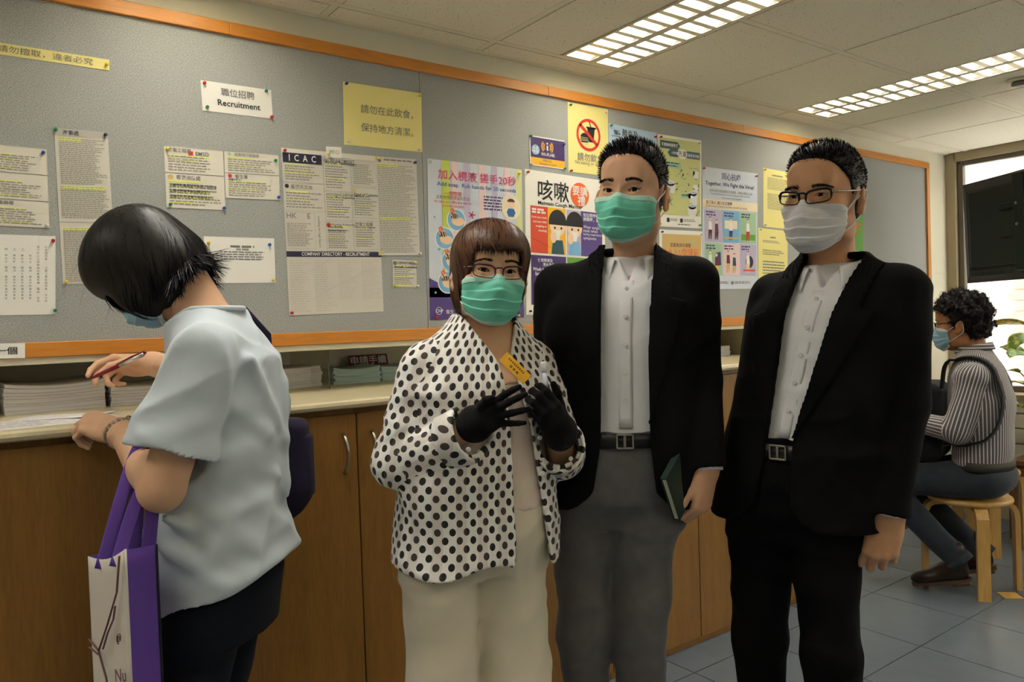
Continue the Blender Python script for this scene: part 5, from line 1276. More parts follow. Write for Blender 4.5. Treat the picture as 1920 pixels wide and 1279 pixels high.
    # simple trunk under the clothes keeps the figure in one piece
    K = SDF((-.2, -.12, 1.0), (.2, .14, cc[2] + .01), .012); K.put(b_stack([(z, cx, cy, rx - .06, ry - .05) for z, cx, cy, rx, ry in T if rx > .12 and z > 1.0]))
    V, F = K.mesh(0); pr.skin.append((pr.w(V), F)); return jk

# ================================================================== the man with the green mask
p1 = Person('person in black jacket, white shirt and grey trousers holding a green book', (1.4355, 1.4044), 130)
Rh1 = rotm('Z', 116.56) @ rotm('X', -2.48) @ rotm('Y', -4.06); oh1 = np.array([1.4202, 1.3915, 1.6391])
V, F, S1 = head_mesh(Rh1, oh1, neck=(0, -.05, -.215), nr=.057, w=1.04, jaw=1.08); p1.skin.append((V, F))
T1 = [(.80, .065, .0, .215, .135), (.95, .060, .0, .205, .132), (1.10, .048, .0, .196, .126), (1.25, .036, .0, .203, .128), (1.36, .030, .0, .205, .122), (1.43, .026, -.01, .165, .098), (1.47, .02, -.02, .105, .080), (1.505, .015, -.025, .075, .068)]
E1 = ([.80, .88, 1.0, 1.06, 1.3, 1.44, 1.5], [-.075, -.047, -.036, -.034, -.041, -.052, -.056], [.135, .110, .088, .084, .077, .074, .072])
armsL = [(-.150, -.01, 1.405), (-.158, -.015, 1.16), (-.168, .035, .955)]; armsR = [(.205, -.01, 1.405), (.235, -.07, 1.16), (.235, -.01, .965)]
suit_man(p1, T1, E1, [armsL, armsR], .845, ([1.06, 1.20, 1.36, 1.372, 1.46], [.004, .045, .085, .05, .045]), 'suit_black', ((.010, -.018, 1.470), .070),
         [((.150, 0, .84), (.158, .012, .50), (.165, -.02, .09)), ((-.010, 0, .84), (.012, .02, .50), (.02, -.01, .09))], 'trouser_grey',
         [(.74, .068, .0, .168, .118), (.86, .065, .0, .176, .122), (.95, .06, .0, .172, .118), (1.04, .055, 0, .168, .112)], 1.020, seed=11, shirt_z0=.97,
         sh=[((.09, -.015, 1.435), (.188, -.01, 1.408)), ((-.06, -.015, 1.435), (-.140, -.01, 1.408))])
shoes(p1, [((.170, .02, 0), -8), ((.02, .03, 0), 10)], 'shoe_leather')
wl = p1.wp((-.170, .042, .932)); Rl = p1.R @ frame((.22, .12, -1), (-.75, .55, 0))
V, F, tips1 = hand_mesh(1, Rl, wl, elbow=p1.wp((-.168, .035, 1.02)), wr=.026, er=.029, curl=[(38, 62, 35), (42, 66, 38), (46, 70, 40), (50, 72, 42)], thumb=((30, -2), 4, 8), s=1.0); p1.skin.append((V, F))
wr1 = p1.wp((.235, -.005, .950)); V, F, _ = hand_mesh(-1, p1.R @ frame((-.05, .15, -1), (.9, .3, 0)), wr1, elbow=p1.wp((.235, -.012, 1.03)), wr=.026, er=.029, curl=[(20, 35, 20)] * 4, thumb=((26, -10), 10, 15)); p1.skin.append((V, F))
p1.body('skin_man'); eyes(p1.t, Rh1, oh1, w=1.04, look=(6, 2)); lashes(p1.t, Rh1, oh1, 1.04)
mask(p1.t, Rh1, oh1, 'mask_teal', 'mask_teal_band', w=1.06, S=S1, seed=2, H=.106)
short_hair(p1, Rh1, oh1, 'hair_black', top=.002, side=.004, hz=.084, w=1.03, ln=(.005, .014), sweep=(.3, .35, .7), seed=4); brows(p1, Rh1, oh1, 'hair_black', S1, w=1.04, z=.0225)
p1n = tips1[4]

# ---- the green book in his hand
A = at(1250, 900, 1.80); Ub = unit(at(1299, 808, 1.945) - A); Vb = at(1281, 964, 1.865) - A; Vb = unit(Vb - Ub * (Vb @ Ub)); Nb = np.cross(Ub, Vb)
if Nb @ (CAM - A) < 0: Nb = -Nb
bk_ = thing('book', 'dark green hardback notebook held against grey trousers', 'book', A)
def slab(u0, u1, v0, v1, n0, n1): return MB().obox(A + Ub*(u0+u1)/2 + Vb*(v0+v1)/2 + Nb*(n0+n1)/2, Ub*(u1-u0)/2, Vb*(v1-v0)/2, Nb*(n1-n0)/2, .0008)
part('cover', slab(0, .205, 0, .125, -.002, .0), 'book_green', bk_); part('cover', slab(0, .205, 0, .125, -.016, -.014), 'book_green', bk_)
part('spine', slab(.0, .205, -.004, .0008, -.016, .0), 'book_green', bk_); part('page_block', slab(.004, .2, .001, .121, -.0138, -.0022), 'pages', bk_)

# ================================================================== the man with the white mask
p2 = Person('person in black suit with black rimmed glasses and white mask', (1.7537, 1.0568), 100)
Rh2 = rotm('Z', 96.53) @ rotm('X', -2.73) @ rotm('Y', -3.5); oh2 = np.array([1.734, 1.0533, 1.5999])
V, F, S2 = head_mesh(Rh2, oh2, neck=(0, -.05, -.215), nr=.057, w=1.04, squint=.25, jaw=1.05); p2.skin.append((V, F))
T2 = [(.76, .095, .02, .215, .135), (.90, .085, .02, .205, .132), (1.05, .055, .01, .196, .126), (1.20, .025, .0, .200, .128), (1.32, .002, .0, .202, .122), (1.39, -.008, -.01, .165, .098), (1.43, -.010, -.02, .105, .080), (1.465, -.010, -.025, .075, .068)]
E2 = ([.74, .86, .96, 1.01, 1.3, 1.44, 1.5], [.030, .046, .046, .044, -.048, -.094, -.104], [.19, .135, .114, .108, .067, .042, .036])
aL2 = [(-.162, -.01, 1.362), (-.165, -.02, 1.10), (-.132, .02, .862)]; aR2 = [(.145, -.01, 1.362), (.205, -.02, 1.12), (.245, .03, .905)]
suit_man(p2, T2, E2, [aL2, aR2], .80, ([1.02, 1.16, 1.32, 1.332, 1.42], [.004, .05, .09, .055, .05]), 'suit_black_b', ((-.012, -.012, 1.428), .072),
         [((.170, .02, .80), (.190, .03, .48), (.20, 0, .09)), ((.02, .02, .80), (.005, .03, .48), (.0, 0, .09))], 'trouser_black',
         [(.70, .092, .02, .172, .118), (.82, .088, .02, .178, .122), (.92, .08, .02, .172, .118), (1.01, .07, .015, .168, .112)], .985, seed=23, shirt_z0=.94,
         sh=[((.055, -.015, 1.392), (.130, -.01, 1.365)), ((-.075, -.015, 1.392), (-.150, -.01, 1.365))])
shoes(p2, [((.205, .02, 0), -8), ((.0, .03, 0), 10)], 'shoe_leather')
V, F, _ = hand_mesh(1, p2.R @ frame((.22, .02, -1), (-.40, .95, .1)), p2.wp((-.134, .022, .838)), elbow=p2.wp((-.142, .015, .93)), wr=.028, er=.030, s=1.06, curl=[(24, 74, 52), (30, 80, 54), (36, 84, 54), (42, 84, 54)], spread=(8, 2, -5, -12), thumb=((30, -22), 16, 34)); p2.skin.append((V, F))
V, F, _ = hand_mesh(-1, p2.R @ frame((-.06, .10, -1), (.85, .5, 0)), p2.wp((.248, .035, .885)), elbow=p2.wp((.243, .03, .97)), wr=.027, er=.029, s=1.02, curl=[(28, 40, 22), (32, 45, 24), (36, 48, 26), (40, 50, 28)], thumb=((24, -14), 12, 16)); p2.skin.append((V, F))
p2.body('skin_man_tan'); eyes(p2.t, Rh2, oh2, w=1.04, look=(-6, -3)); lashes(p2.t, Rh2, oh2, 1.04, squint=.25)
mask(p2.t, Rh2, oh2, 'mask_white', 'mask_white', w=1.08, S=S2, seed=5, H=.108, z0=-.022)
short_hair(p2, Rh2, oh2, 'hair_black', top=.007, side=.006, hz=.078, w=1.03, ln=(.005, .007), sweep=(0, .2, .7), seed=9, n=7000); brows(p2, Rh2, oh2, 'hair_black', S2, w=1.04, z=.0185, thick=.0046, length=.040)
glasses(p2, Rh2, oh2, 'glasses_black', S2, w=1.06, lw=.055, lh=.031, y=.108, z=-.004, rim=.0022, temple='buckle')
print('men', round(time.time() - T0, 1))
# ================================================================== longer hair
def bob_hair(pr, R, o, m, s=1.0, w=1.0, grav=None, vol=.016, length=-.10, face_open=.050, bangs=.030, n=5200, seed=2, fly=160, front=.5, flick=0.0, back=None, sidefront=0.0, end_len=.035):
    """hair to the jaw: a soft volume and locks running over it from the crown"""
    S = SDF((-.16, -.19, -.20), (.16, .18, .19), .004)
    S.put(b_ell((0, -.012, .038), (.0765*w + vol, .100 + vol, .085 + vol)))
    S.put(b_ell((0, -.022, -.035), (.0745*w + vol, .088 + vol, .070 - length * .36)), .03)
    S.put(b_ell((0, .01, .055), (.07*w + vol, .088 + vol * .8, .06 + vol * .6)), .03)
    bl = length if back is None else back
    if sidefront:
        for x in (-1, 1): S.put(b_ell((x*.060, .058, -.050), (.024, .034, .075)), .02)
    S.cut(lambda x, y, z: np.where(y > -.02, length, bl) - z + 0 * x)
    def face(x, y, z):
        return np.maximum(np.maximum(np.abs(x) - (face_open * w + .10 * np.maximum(-z, 0) * 0), (z - bangs)), .02 - y) + 0 * z
    S.put((face, np.array([-.09, .0, -.2]), np.array([.09, .18, bangs])), .012, '-')
    S.put(b_cone((0, -.03, -.05), (0, -.05, -.22), .058), .01, '-')
    V, F = S.mesh(2); g = np.random.default_rng(seed); crown = np.array([0, -.02, .13 + vol * .4])
    # roots scattered over the top half
    idx = np.where(V[:, 2] > .015)[0]; P0 = V[g.choice(idx, n)] + g.normal(size=(n, 3)) * .0015
    gv = np.array([0, 0, -1.0]) if grav is None else np.asarray(grav, float)
    def flow(P, t):
        out = P - crown; out = out / (np.linalg.norm(out, axis=1, keepdims=True) + .02)
        return out * (1 - t) * .7 + gv * (.55 + .9 * t) + np.array([0, front, 0]) * (P[:, 1:2] > .03) * (1 - t)
    parts_ = []
    hv = strands(S, P0, flow, 12, (.165 if length < -.08 else .13) / 12, .0016, (.0, .004), seed, True, 0, .10)
    # keep the locks off the face
    def trim(vf, lim):
        VV, FF = vf; c = VV[FF].mean(1); bad = (c[:, 1] > .045) & (np.abs(c[:, 0]) < face_open * w * .92) & (c[:, 2] < lim); low = c[:, 2] < -10
        return VV, FF[~(bad | low)]
    parts_.append((trim(hv, bangs - .006), 26))
    # ends: short locks hanging past the rim
    rim = np.where((V[:, 2] < np.where(V[:, 1] > -.02, length, bl) + .018))[0]
    if len(rim):
        P1 = V[g.choice(rim, 900)]; en = strands(S, P1 + (0, 0, .012), lambda P, t: gv + np.array([0, 0, -.2]) + flick * (P * np.array([1, 1, 0])) * 10, 6, end_len / 6, .0014, (0, .004), seed + 1, False, 0, .22); parts_.append((en, 14))
    if bangs > -.05:
        nb_ = 800; a = g.uniform(-1, 1, nb_); P2 = np.stack([a * face_open * w * 1.05, np.full(nb_, .092 + vol * .35) - .035 * a * a, np.full(nb_, bangs + .034) + g.uniform(-.004, .03, nb_)], 1)
        for _ in range(12): P2 = P2 - S.grad(P2) * np.clip(S.at(P2) - .001, -.01, .01)[:, None]
        fr = strands(S, P2, lambda P, t: np.stack([P[:, 0] * 2.0, np.full(len(P), .12 - .35 * t), np.full(len(P), -1.0)], 1), 7, .0082, .0025, (0, .004), seed + 2, False, 0, .10); parts_.append((fr, 16))
    if fly:
        P3 = V[g.choice(idx, fly)]; parts_.append((strands(S, P3, lambda P, t: flow(P, t) * .8 + S.grad(P) * .22 * t, 12, .011, .0004, (.002, .016), seed + 4, False, 0, .35), 26))
    V = V - S.grad(V) * .004
    return hair_obj(pr, R, o, m, (V, F), parts_, s, seed=seed)

# ------------------------------------------------------------------ printed cloth
def dot_cloth():
    m = mat('polka_dots', (238, 236, 232), .75, sheen=.1); nt = m.node_tree; L = nt.links; b = nt.nodes['Principled BSDF']; uv = nt.nodes.new('ShaderNodeUVMap'); outs = []
    for off in (0.0, .5):
        mp = nt.nodes.new('ShaderNodeVectorMath'); mp.operation = 'ADD'; mp.inputs[1].default_value = (off, off, 0); L.new(uv.outputs[0], mp.inputs[0])
        fr = nt.nodes.new('ShaderNodeVectorMath'); fr.operation = 'FRACTION'; L.new(mp.outputs[0], fr.inputs[0])
        sb = nt.nodes.new('ShaderNodeVectorMath'); sb.operation = 'SUBTRACT'; sb.inputs[1].default_value = (.5, .5, 0); L.new(fr.outputs[0], sb.inputs[0])
        ln = nt.nodes.new('ShaderNodeVectorMath'); ln.operation = 'LENGTH'; L.new(sb.outputs[0], ln.inputs[0])
        lt = nt.nodes.new('ShaderNodeMath'); lt.operation = 'LESS_THAN'; lt.inputs[1].default_value = .225; L.new(ln.outputs['Value'], lt.inputs[0]); outs.append(lt)
    mx = nt.nodes.new('ShaderNodeMath'); mx.operation = 'MAXIMUM'; L.new(outs[0].outputs[0], mx.inputs[0]); L.new(outs[1].outputs[0], mx.inputs[1])
    sp = nt.nodes.new('ShaderNodeSeparateXYZ'); L.new(uv.outputs[0], sp.inputs[0]); q = nt.nodes.new('ShaderNodeMath'); q.operation = 'MULTIPLY'; q.inputs[1].default_value = .62; L.new(sp.outputs[0], q.inputs[0])
    f2 = nt.nodes.new('ShaderNodeMath'); f2.operation = 'FRACT'; L.new(q.outputs[0], f2.inputs[0]); g = nt.nodes.new('ShaderNodeMath'); g.operation = 'GREATER_THAN'; g.inputs[1].default_value = .55; L.new(f2.outputs[0], g.inputs[0])
    base = nt.nodes.new('ShaderNodeMix'); base.data_type = 'RGBA'; base.inputs[6].default_value = (*lin((240, 238, 234)), 1); base.inputs[7].default_value = (*lin((226, 220, 214)), 1); L.new(g.outputs[0], base.inputs[0])
    dk = nt.nodes.new('ShaderNodeMix'); dk.data_type = 'RGBA'; dk.inputs[6].default_value = (*lin((30, 28, 27)), 1); dk.inputs[7].default_value = (*lin((66, 56, 50)), 1); L.new(g.outputs[0], dk.inputs[0])
    fin = nt.nodes.new('ShaderNodeMix'); fin.data_type = 'RGBA'; L.new(mx.outputs[0], fin.inputs[0]); L.new(base.outputs[2], fin.inputs[6]); L.new(dk.outputs[2], fin.inputs[7]); L.new(fin.outputs[2], b.inputs['Base Color'])
dot_cloth()
def stripe_cloth(name, a, c, width, per):
    m = mat(name, a, .85, sheen=.1); nt = m.node_tree; L = nt.links; b = nt.nodes['Principled BSDF']; uv = nt.nodes.new('ShaderNodeUVMap'); sp = nt.nodes.new('ShaderNodeSeparateXYZ'); L.new(uv.outputs[0], sp.inputs[0])
    f = nt.nodes.new('ShaderNodeMath'); f.operation = 'FRACT'; L.new(sp.outputs[0], f.inputs[0]); g = nt.nodes.new('ShaderNodeMath'); g.operation = 'LESS_THAN'; g.inputs[1].default_value = width; L.new(f.outputs[0], g.inputs[0])
    mx = nt.nodes.new('ShaderNodeMix'); mx.data_type = 'RGBA'; mx.inputs[6].default_value = (*lin(a), 1); mx.inputs[7].default_value = (*lin(c), 1); L.new(g.outputs[0], mx.inputs[0]); L.new(mx.outputs[2], b.inputs['Base Color'])
stripe_cloth('striped_shirt', (84, 82, 86), (196, 190, 186), .34, 1)
def cloth_uv(V, F, T, limbs, per, lean=None):
    """pattern coordinates: round the trunk, or along the limb a face lies nearest to"""
    C = V[F].mean(1); cx = np.interp(C[:, 2], [t[0] for t in T], [t[1] for t in T]); cy = np.interp(C[:, 2], [t[0] for t in T], [t[2] for t in T]); rx = np.interp(C[:, 2], [t[0] for t in T], [t[3] for t in T]); ry = np.interp(C[:, 2], [t[0] for t in T], [t[4] for t in T])
    best = (np.sqrt(((C[:, 0]-cx)/rx)**2 + ((C[:, 1]-cy)/ry)**2) - 1) * np.minimum(rx, ry); which = np.zeros(len(F), int)
    for i, (a, b, r) in enumerate(limbs):
        a, b = np.asarray(a, float), np.asarray(b, float); d = b - a; t = np.clip((C - a) @ d / (d @ d), 0, 1); ds = np.linalg.norm(C - a - t[:, None]*d, axis=1) - r; k = ds < best - .004; best = np.where(k, ds, best); which[k] = i + 1
    P = V[F]; uv = np.zeros(P.shape[:2] + (2,))
    def wrap(ang): ref = ang[:, :1]; return ref + (ang - ref + math.pi) % (2*math.pi) - math.pi
    pcx = np.interp(P[..., 2], [t[0] for t in T], [t[1] for t in T]); pcy = np.interp(P[..., 2], [t[0] for t in T], [t[2] for t in T])
    ang = wrap(np.arctan2(P[..., 0] - pcx, P[..., 1] - pcy)); k = which == 0; uv[k, :, 0] = ang[k] * .195; uv[k, :, 1] = P[k][..., 2]
    for i, (a, b, r) in enumerate(limbs):
        k = which == i + 1; a, b = np.asarray(a, float), np.asarray(b, float); fr = frame(b - a, (0, .3, 1)); Q = (P[k] - a) @ fr; an = wrap(np.arctan2(Q[..., 0], Q[..., 2])); uv[k, :, 0] = an * max(r, .055); uv[k, :, 1] = Q[..., 1]
    return (uv / per).reshape(-1, 2)
cloth('knit_top', (220, 202, 190), .9, 300, .3, .03); cloth('cream_trousers', (216, 207, 186), .85, 400, .15, .03); cloth('black_knit', (16, 15, 15), .95, 500, .5, .1, sheen=.05); cloth('tee_grey', (196, 207, 216), .92, 500, .15, .03, nscale=8); cloth('navy_trousers', (16, 20, 30), .9, sheen=.02)
mat('badge_gold', (214, 164, 50), .3, metal=.6, noise=.08, nscale=40); mat('badge_ink', (120, 84, 24), .5); mat('vial', (214, 220, 236), .15); mat('vial_cap', (236, 238, 240), .4); mat('watch_dial', (28, 24, 20), .15); mat('pen_red', (120, 14, 36), .2); mat('pen_silver', (216, 212, 206), .25, metal=.8)
mat('bag_purple', (92, 62, 150), .9, bump=.3, bscale=400); mat('bag_white', (214, 206, 196), .9, bump=.2, bscale=400); mat('bag_edge', (34, 28, 40), .9); mat('bag_print', (116, 82, 84), .8); mat('bag_dark', (32, 24, 48), .9, bump=.2, bscale=300)

# ================================================================== the person in the dotted blouse
p3 = Person('person in polka dot blouse and green mask wearing black gloves', (1.0365, 1.4969), 165)
Rh3 = rotm('Z', 157.5) @ rotm('X', 1.0) @ rotm('Y', -5.0); oh3 = np.array([1.0313, 1.4776, 1.4354]); s3 = .94
V, F, S3 = head_mesh(Rh3, oh3, neck=(0, -.045, -.22), nr=.052, w=1.03, s=s3, squint=.05, jaw=1.05); p3.skin.append((V, F))
T3 = [(.70, .050, .0, .205, .150), (.80, .048, .0, .200, .150), (.95, .044, .0, .190, .142), (1.08, .034, .0, .178, .136), (1.18, .026, .0, .174, .128), (1.25, .02, -.01, .15, .10), (1.30, .012, -.015, .105, .082), (1.345, .005, -.02, .075, .066)]
E3 = ([.70, .86, 1.09, 1.16, 1.225, 1.25, 1.30, 1.345], [-.105, -.083, -.050, -.03, -.018, -.022, -.042, -.062], [.012, .004, .002, .004, .012, .022, .052, .072])
aR3 = [(.150, -.01, 1.225), (.222, -.005, 1.012), (.104, .128, 1.080)]; aL3 = [(-.110, -.01, 1.215), (-.158, .04, 1.000), (-.120, .118, 1.035)]
def blouse(infl=0.0, sleeves=True):
    S = SDF((-.34, -.24, .68), (.36, .40, 1.40), .0048); S.put(b_stack(T3, 0, 2.2, infl))
    for q in (((.07, -.015, 1.262), (.140, -.01, 1.232)), ((-.05, -.015, 1.258), (-.100, -.01, 1.225))): S.put(b_cone(q[0], q[1], .040 + infl, .050 + infl), .04)
    if sleeves:
        add_sleeves(S, (aR3, aL3), (.060, .062, .060, .052), .012)
    return S
B3 = blouse(); B3.disp(folds(31, .0022, 34, 7, (.8, .2, .5), .8), .03); B3.disp(ridges(33, .0055, 20, (.5, .3, .8), 4, .5), .03); inn = blouse(-.014, False).D; B3.D = np.maximum(B3.D, -inn)
B3.cut(lambda x, y, z: -(np.maximum(np.maximum(x - interp(z, E3[0], E3[2]), interp(z, E3[0], E3[1]) - x), -y) + 0 * z))
B3.cut(lambda x, y, z: (.775 + .10 * np.minimum(x, .0) + .012 * np.sin(x * 26)) - z + 0 * y)
for a in (aR3, aL3):
    d = unit(np.asarray(a[2]) - np.asarray(a[1])); p = np.asarray(a[2])
    B3.put(b_cone(p - d * .07, p + d * .03, .044), 0, '-')
V, F = B3.mesh(2); UV = cloth_uv(V, F, T3, [(aR3[0], aR3[1], .064), (aR3[1], aR3[2], .058), (aL3[0], aL3[1], .064), (aL3[1], aL3[2], .058)], .037)
bl3 = fast_mesh('blouse', p3.w(V), F, 'polka_dots', p3.t, uv=UV)
def dotted(name, mb, parent, per=.036, ax=(0, 2)):
    V = mb.verts(); F = np.array(mb.f); uv = V[F][..., list(ax)].reshape(-1, 2) / per; return fast_mesh(name, p3.w(V), F, 'polka_dots', parent, uv=uv)
for a in (aR3, aL3):                                        # turned-back cuffs
    d = unit(np.asarray(a[2]) - np.asarray(a[1])); fr = frame(d, (0, 0, 1)); q = MB(); an = np.arange(28) * 2 * math.pi / 28
    q.rings([[np.asarray(a[2]) + d * t + fr[:, 0] * math.cos(k) * r + fr[:, 2] * math.sin(k) * r * 1.08 for k in an] for t, r in ((-.055, .0555), (-.052, .0585), (.000, .0600), (.005, .0585), (.003, .0520), (-.05, .0515))], cap=False); dotted('cuff', q, bl3)
    buttons(p3, [np.asarray(a[2]) - d * .02 + np.array([0, .058, -.018])], 'button', bl3)
# big open collar
for sg in (-1, 1):
    rows = []
    for q in np.linspace(0, 1, 10):
        row = []
        for t in np.linspace(0, 1, 18):                      # from the back of the neck to the tip on the chest
            ang = math.radians(180 - 128 * t) * sg; r0 = .064 + .004 * t; z0 = 1.352 - .060 * t ** 1.6; wd = (.040 + .030 * t) * (1 if t < .85 else 1 - (t - .85) * 3.0)
            x = .004 + math.sin(ang) * (r0 + wd * q * .95); y = -.018 + math.cos(ang) * (r0 * 1.02 + wd * q * .72); z = z0 + .010 * math.sin(q * 2.6) - wd * q * (.55 + .55 * t); row.append((x, y, z))
        rows.append(row)
    q = MB().sheet(np.array(rows) if sg < 0 else np.array(rows)[:, ::-1], .002); dotted('collar', q, bl3)
fz = lambda z: np.interp(z, [t[0] for t in T3], [t[2] + t[4] for t in T3])
buttons(p3, [(-.066 - .10 * (1.0 - z) * .3, fz(z) + .0, z) for z in (1.06, .98, .90)], 'button', bl3)
W3 = SDF((-.2, -.17, .84), (.26, .19, 1.30), .006); W3.put(b_stack(T3, 0, 2.2, -.018)); W3.cut(lambda x, y, z: .895 - z + 0 * x + 0 * y); W3.cut(lambda x, y, z: z - (1.20 + .35 * np.abs(x)) + 0 * y); W3.disp(folds(5, .0018, 40, 5, (1, 0, .6), .7))
p3.add('knit_top', W3, 'knit_top')
Tr3 = SDF((-.26, -.2, .02), (.36, .22, .99), .006); Tr3.put(b_stack([(.745, .052, 0, .172, .092), (.79, .051, 0, .176, .112), (.84, .050, 0, .178, .130), (.97, .045, 0, .168, .122)], 0, 2.3))
for a, b_, c_ in (((.140, 0, .76), (.152, .012, .45), (.158, -.01, .08)), ((-.025, 0, .76), (-.032, .012, .45), (-.035, -.01, .08))): Tr3.put(b_cone(a, b_, .090, .082), .02); Tr3.put(b_cone(b_, c_, .082, .078), .02)
Tr3.cut(lambda x, y, z: .03 - z + 0 * x + 0 * y); Tr3.disp(folds(44, .0025, 26, 7, (.3, .2, 1), .7)); Tr3.disp(ridges(45, .0055, 18, (.6, .2, .8), 4, .4)); p3.add('trousers', Tr3, 'cream_trousers')
shoes(p3, [((.155, .02, 0), -8), ((-.03, .03, 0), 8)], 'shoe_leather')
K = SDF((-.2, -.12, .93), (.2, .14, 1.30), .010); K.put(b_stack([(z, cx, cy, rx - .045, ry - .035) for z, cx, cy, rx, ry in T3[2:6]])); K.put(b_cone((.005, -.012, 1.22), (.0, -.02, 1.32), .062, .05), .05); V, F = K.mesh(1); p3.skin.append((p3.w(V), F))
# chest in the open neck
K = SDF((-.09, -.1, 1.12), (.10, .13, 1.34), .005); K.put(b_stack([(z, cx, cy, rx - .014, ry - .014) for z, cx, cy, rx, ry in T3 if z > 1.1], 0, 2.2)); V, F = K.mesh(1); p3.skin.append((p3.w(V), F))
# arms inside the sleeves, then the gloves
wR = np.array([.090, .150, 1.106]); wL = np.array([-.112, .140, 1.072])
for a, wq in ((aR3, wR), (aL3, wL)):
    S = SDF(np.minimum(a[1], wq) - .06, np.maximum(a[1], wq) + .06, .005); S.put(b_cone(a[1], wq, .036, .0265)); V, F = S.mesh(1); p3.skin.append((p3.w(V), F))
p3.body('skin_woman')
RgR = p3.R @ frame((-.40, .82, .38), (.78, .55, .05)); V, F, tR = hand_mesh(-1, RgR, p3.wp(wR), elbow=p3.wp(wR + unit(np.array(aR3[1]) - wR) * .014), wr=.029, er=.029, s=.77, fat=1.14, curl=[(14, 24, 14), (10, 14, 10), (16, 16, 12), (24, 20, 12)], spread=(13, 4, -9, -24), thumb=((22, 26), 14, 22)); fast_mesh('glove', V, F, 'black_knit', p3.t)
RgL = p3.R @ frame((.48, .42, .55), (-.15, .90, -.25)); V, F, tL = hand_mesh(1, RgL, p3.wp(wL), elbow=p3.wp(wL + unit(np.array(aL3[1]) - wL) * .030), wr=.0305, er=.0305, s=.86, fat=1.12, curl=[(34, 52, 30), (42, 56, 34), (48, 58, 34), (52, 60, 36)], spread=(8, 2, -5, -12), thumb=((30, -12), 6, 12)); fast_mesh('glove', V, F, 'black_knit', p3.t)
eyes(p3.t, Rh3, oh3, w=1.03, s=s3, look=(-3, 2)); lashes(p3.t, Rh3, oh3, 1.03, s3, .05)
mask(p3.t, Rh3, oh3, 'mask_teal', 'mask_teal_band', w=1.08, s=s3, S=S3, seed=8, H=.108, z0=-.018)
brows(p3, Rh3, oh3, 'hair_brown', S3, w=1.03, s=s3, thick=.0026, z=.022)
bob_hair(p3, Rh3, oh3, 'hair_brown', s=s3, w=1.04, vol=.013, length=-.098, face_open=.060, bangs=.052, seed=6, fly=60)
glasses(p3, Rh3, oh3, 'glasses_wine', S3, w=1.04, s=s3, lw=.051, lh=.031, y=.106, z=-.004, rim=.0015)
# badge and vial are things of their own
cb = at(966, 690, 1.60); Ub = unit(at(990, 716, 1.60) - at(942, 668, 1.615)); nb2 = unit(CAM - cb); nb2 = unit(nb2 - Ub * (nb2 @ Ub)); Vb2 = np.cross(nb2, Ub)
bd = thing('name_badge', 'slanting gold name badge pinned on the polka dot blouse', 'badge', cb); part('plate', MB().obox(cb, Ub * .036, Vb2 * .0125, nb2 * .0012, .0006), 'badge_gold', bd)
for k in range(9): part('lettering', MB().obox(cb + nb2 * .0014 + Ub * (-.022 + .0052 * k) + Vb2 * .005, Ub * .0016, Vb2 * .0022, nb2 * .0003), 'badge_ink', bd, kind='stuff')
for k in range(3): part('lettering', MB().obox(cb + nb2 * .0014 + Ub * (-.008 + .009 * k) - Vb2 * .004, Ub * .0026, Vb2 * .0026, nb2 * .0003), 'badge_ink', bd, kind='stuff')
mid_ = tL[0][0] * .5 + tL[4][0] * .5; vb, vt = mid_ - UP * .028 + RT * .002, mid_ + UP * .052 - RT * .004; vl = thing('sample_vial', 'slim clear plastic vial held upright in a black glove', 'vial', vb); ax = vt - vb
part('tube', MB().tube([vb, vb + ax * .7], .0062, 14), 'vial', vl, smooth=True); part('cap', MB().tube([vb + ax * .7, vb + ax * .72, vb + ax * .95, vt], [.0066, .0074, .0074, .005], 14), 'vial_cap', vl, smooth=True); part('mark', MB().tube([vb + ax * .26, vb + ax * .29], .0065, 14), 'mask_teal', vl, smooth=True)
print('woman', round(time.time() - T0, 1))
# ================================================================== the person writing at the counter
p4 = Person('person with black bob and pale tee shirt bent over forms, writing', (.4895, 1.7515), 52)
Rh4 = rotm('Z', 56) @ rotm('X', -54) @ rotm('Y', 4); oh4 = at(272, 500, 1.70); s4 = .94
ws = lambda q: p4.loc(q)
T4 = [(.68, .012, .03, .172, .145), (.82, .012, .018, .168, .15), (1.02, .012, .004, .150, .120), (1.15, .012, -.006, .152, .122), (1.25, .008, .0, .154, .114), (1.31, .004, .008, .132, .095), (1.36, 0, .022, .092, .074), (1.385, 0, .03, .078, .066)]
SL, EL_, WL_ = ws(at(384, 668, 1.545)), ws(at(303, 918, 1.515)), ws(on_y(226, 806, 1.925))
SR, ER_, WR_ = ws(at(445, 650, 1.87)), np.array([.27, .15, 1.20]), ws(at(280, 680, 2.09))
nk = Rh4.T @ (p4.wp((0, .018, 1.335)) - oh4) / s4
V, F, S4 = head_mesh(Rh4, oh4, neck=nk, nr=.050, s=s4, w=1.0); p4.skin.append((V, F))
K = SDF((-.12, -.10, 1.20), (.12, .16, 1.46), .005); K.put(b_cone((0, .012, 1.30), ws(oh4 + Rh4 @ np.array([0, -.04, -.06])), .066, .048)); K.put(b_ell((0, .0, 1.30), (.10, .06, .045)), .05); V, F = K.mesh(2); p4.skin.append((p4.w(V), F))
K = SDF((-.2, -.12, .9), (.2, .14, 1.30), .012); K.put(b_stack([(z, cx, cy, rx - .05, ry - .04) for z, cx, cy, rx, ry in T4 if .9 < z < 1.32])); V, F = K.mesh(0); p4.skin.append((p4.w(V), F))
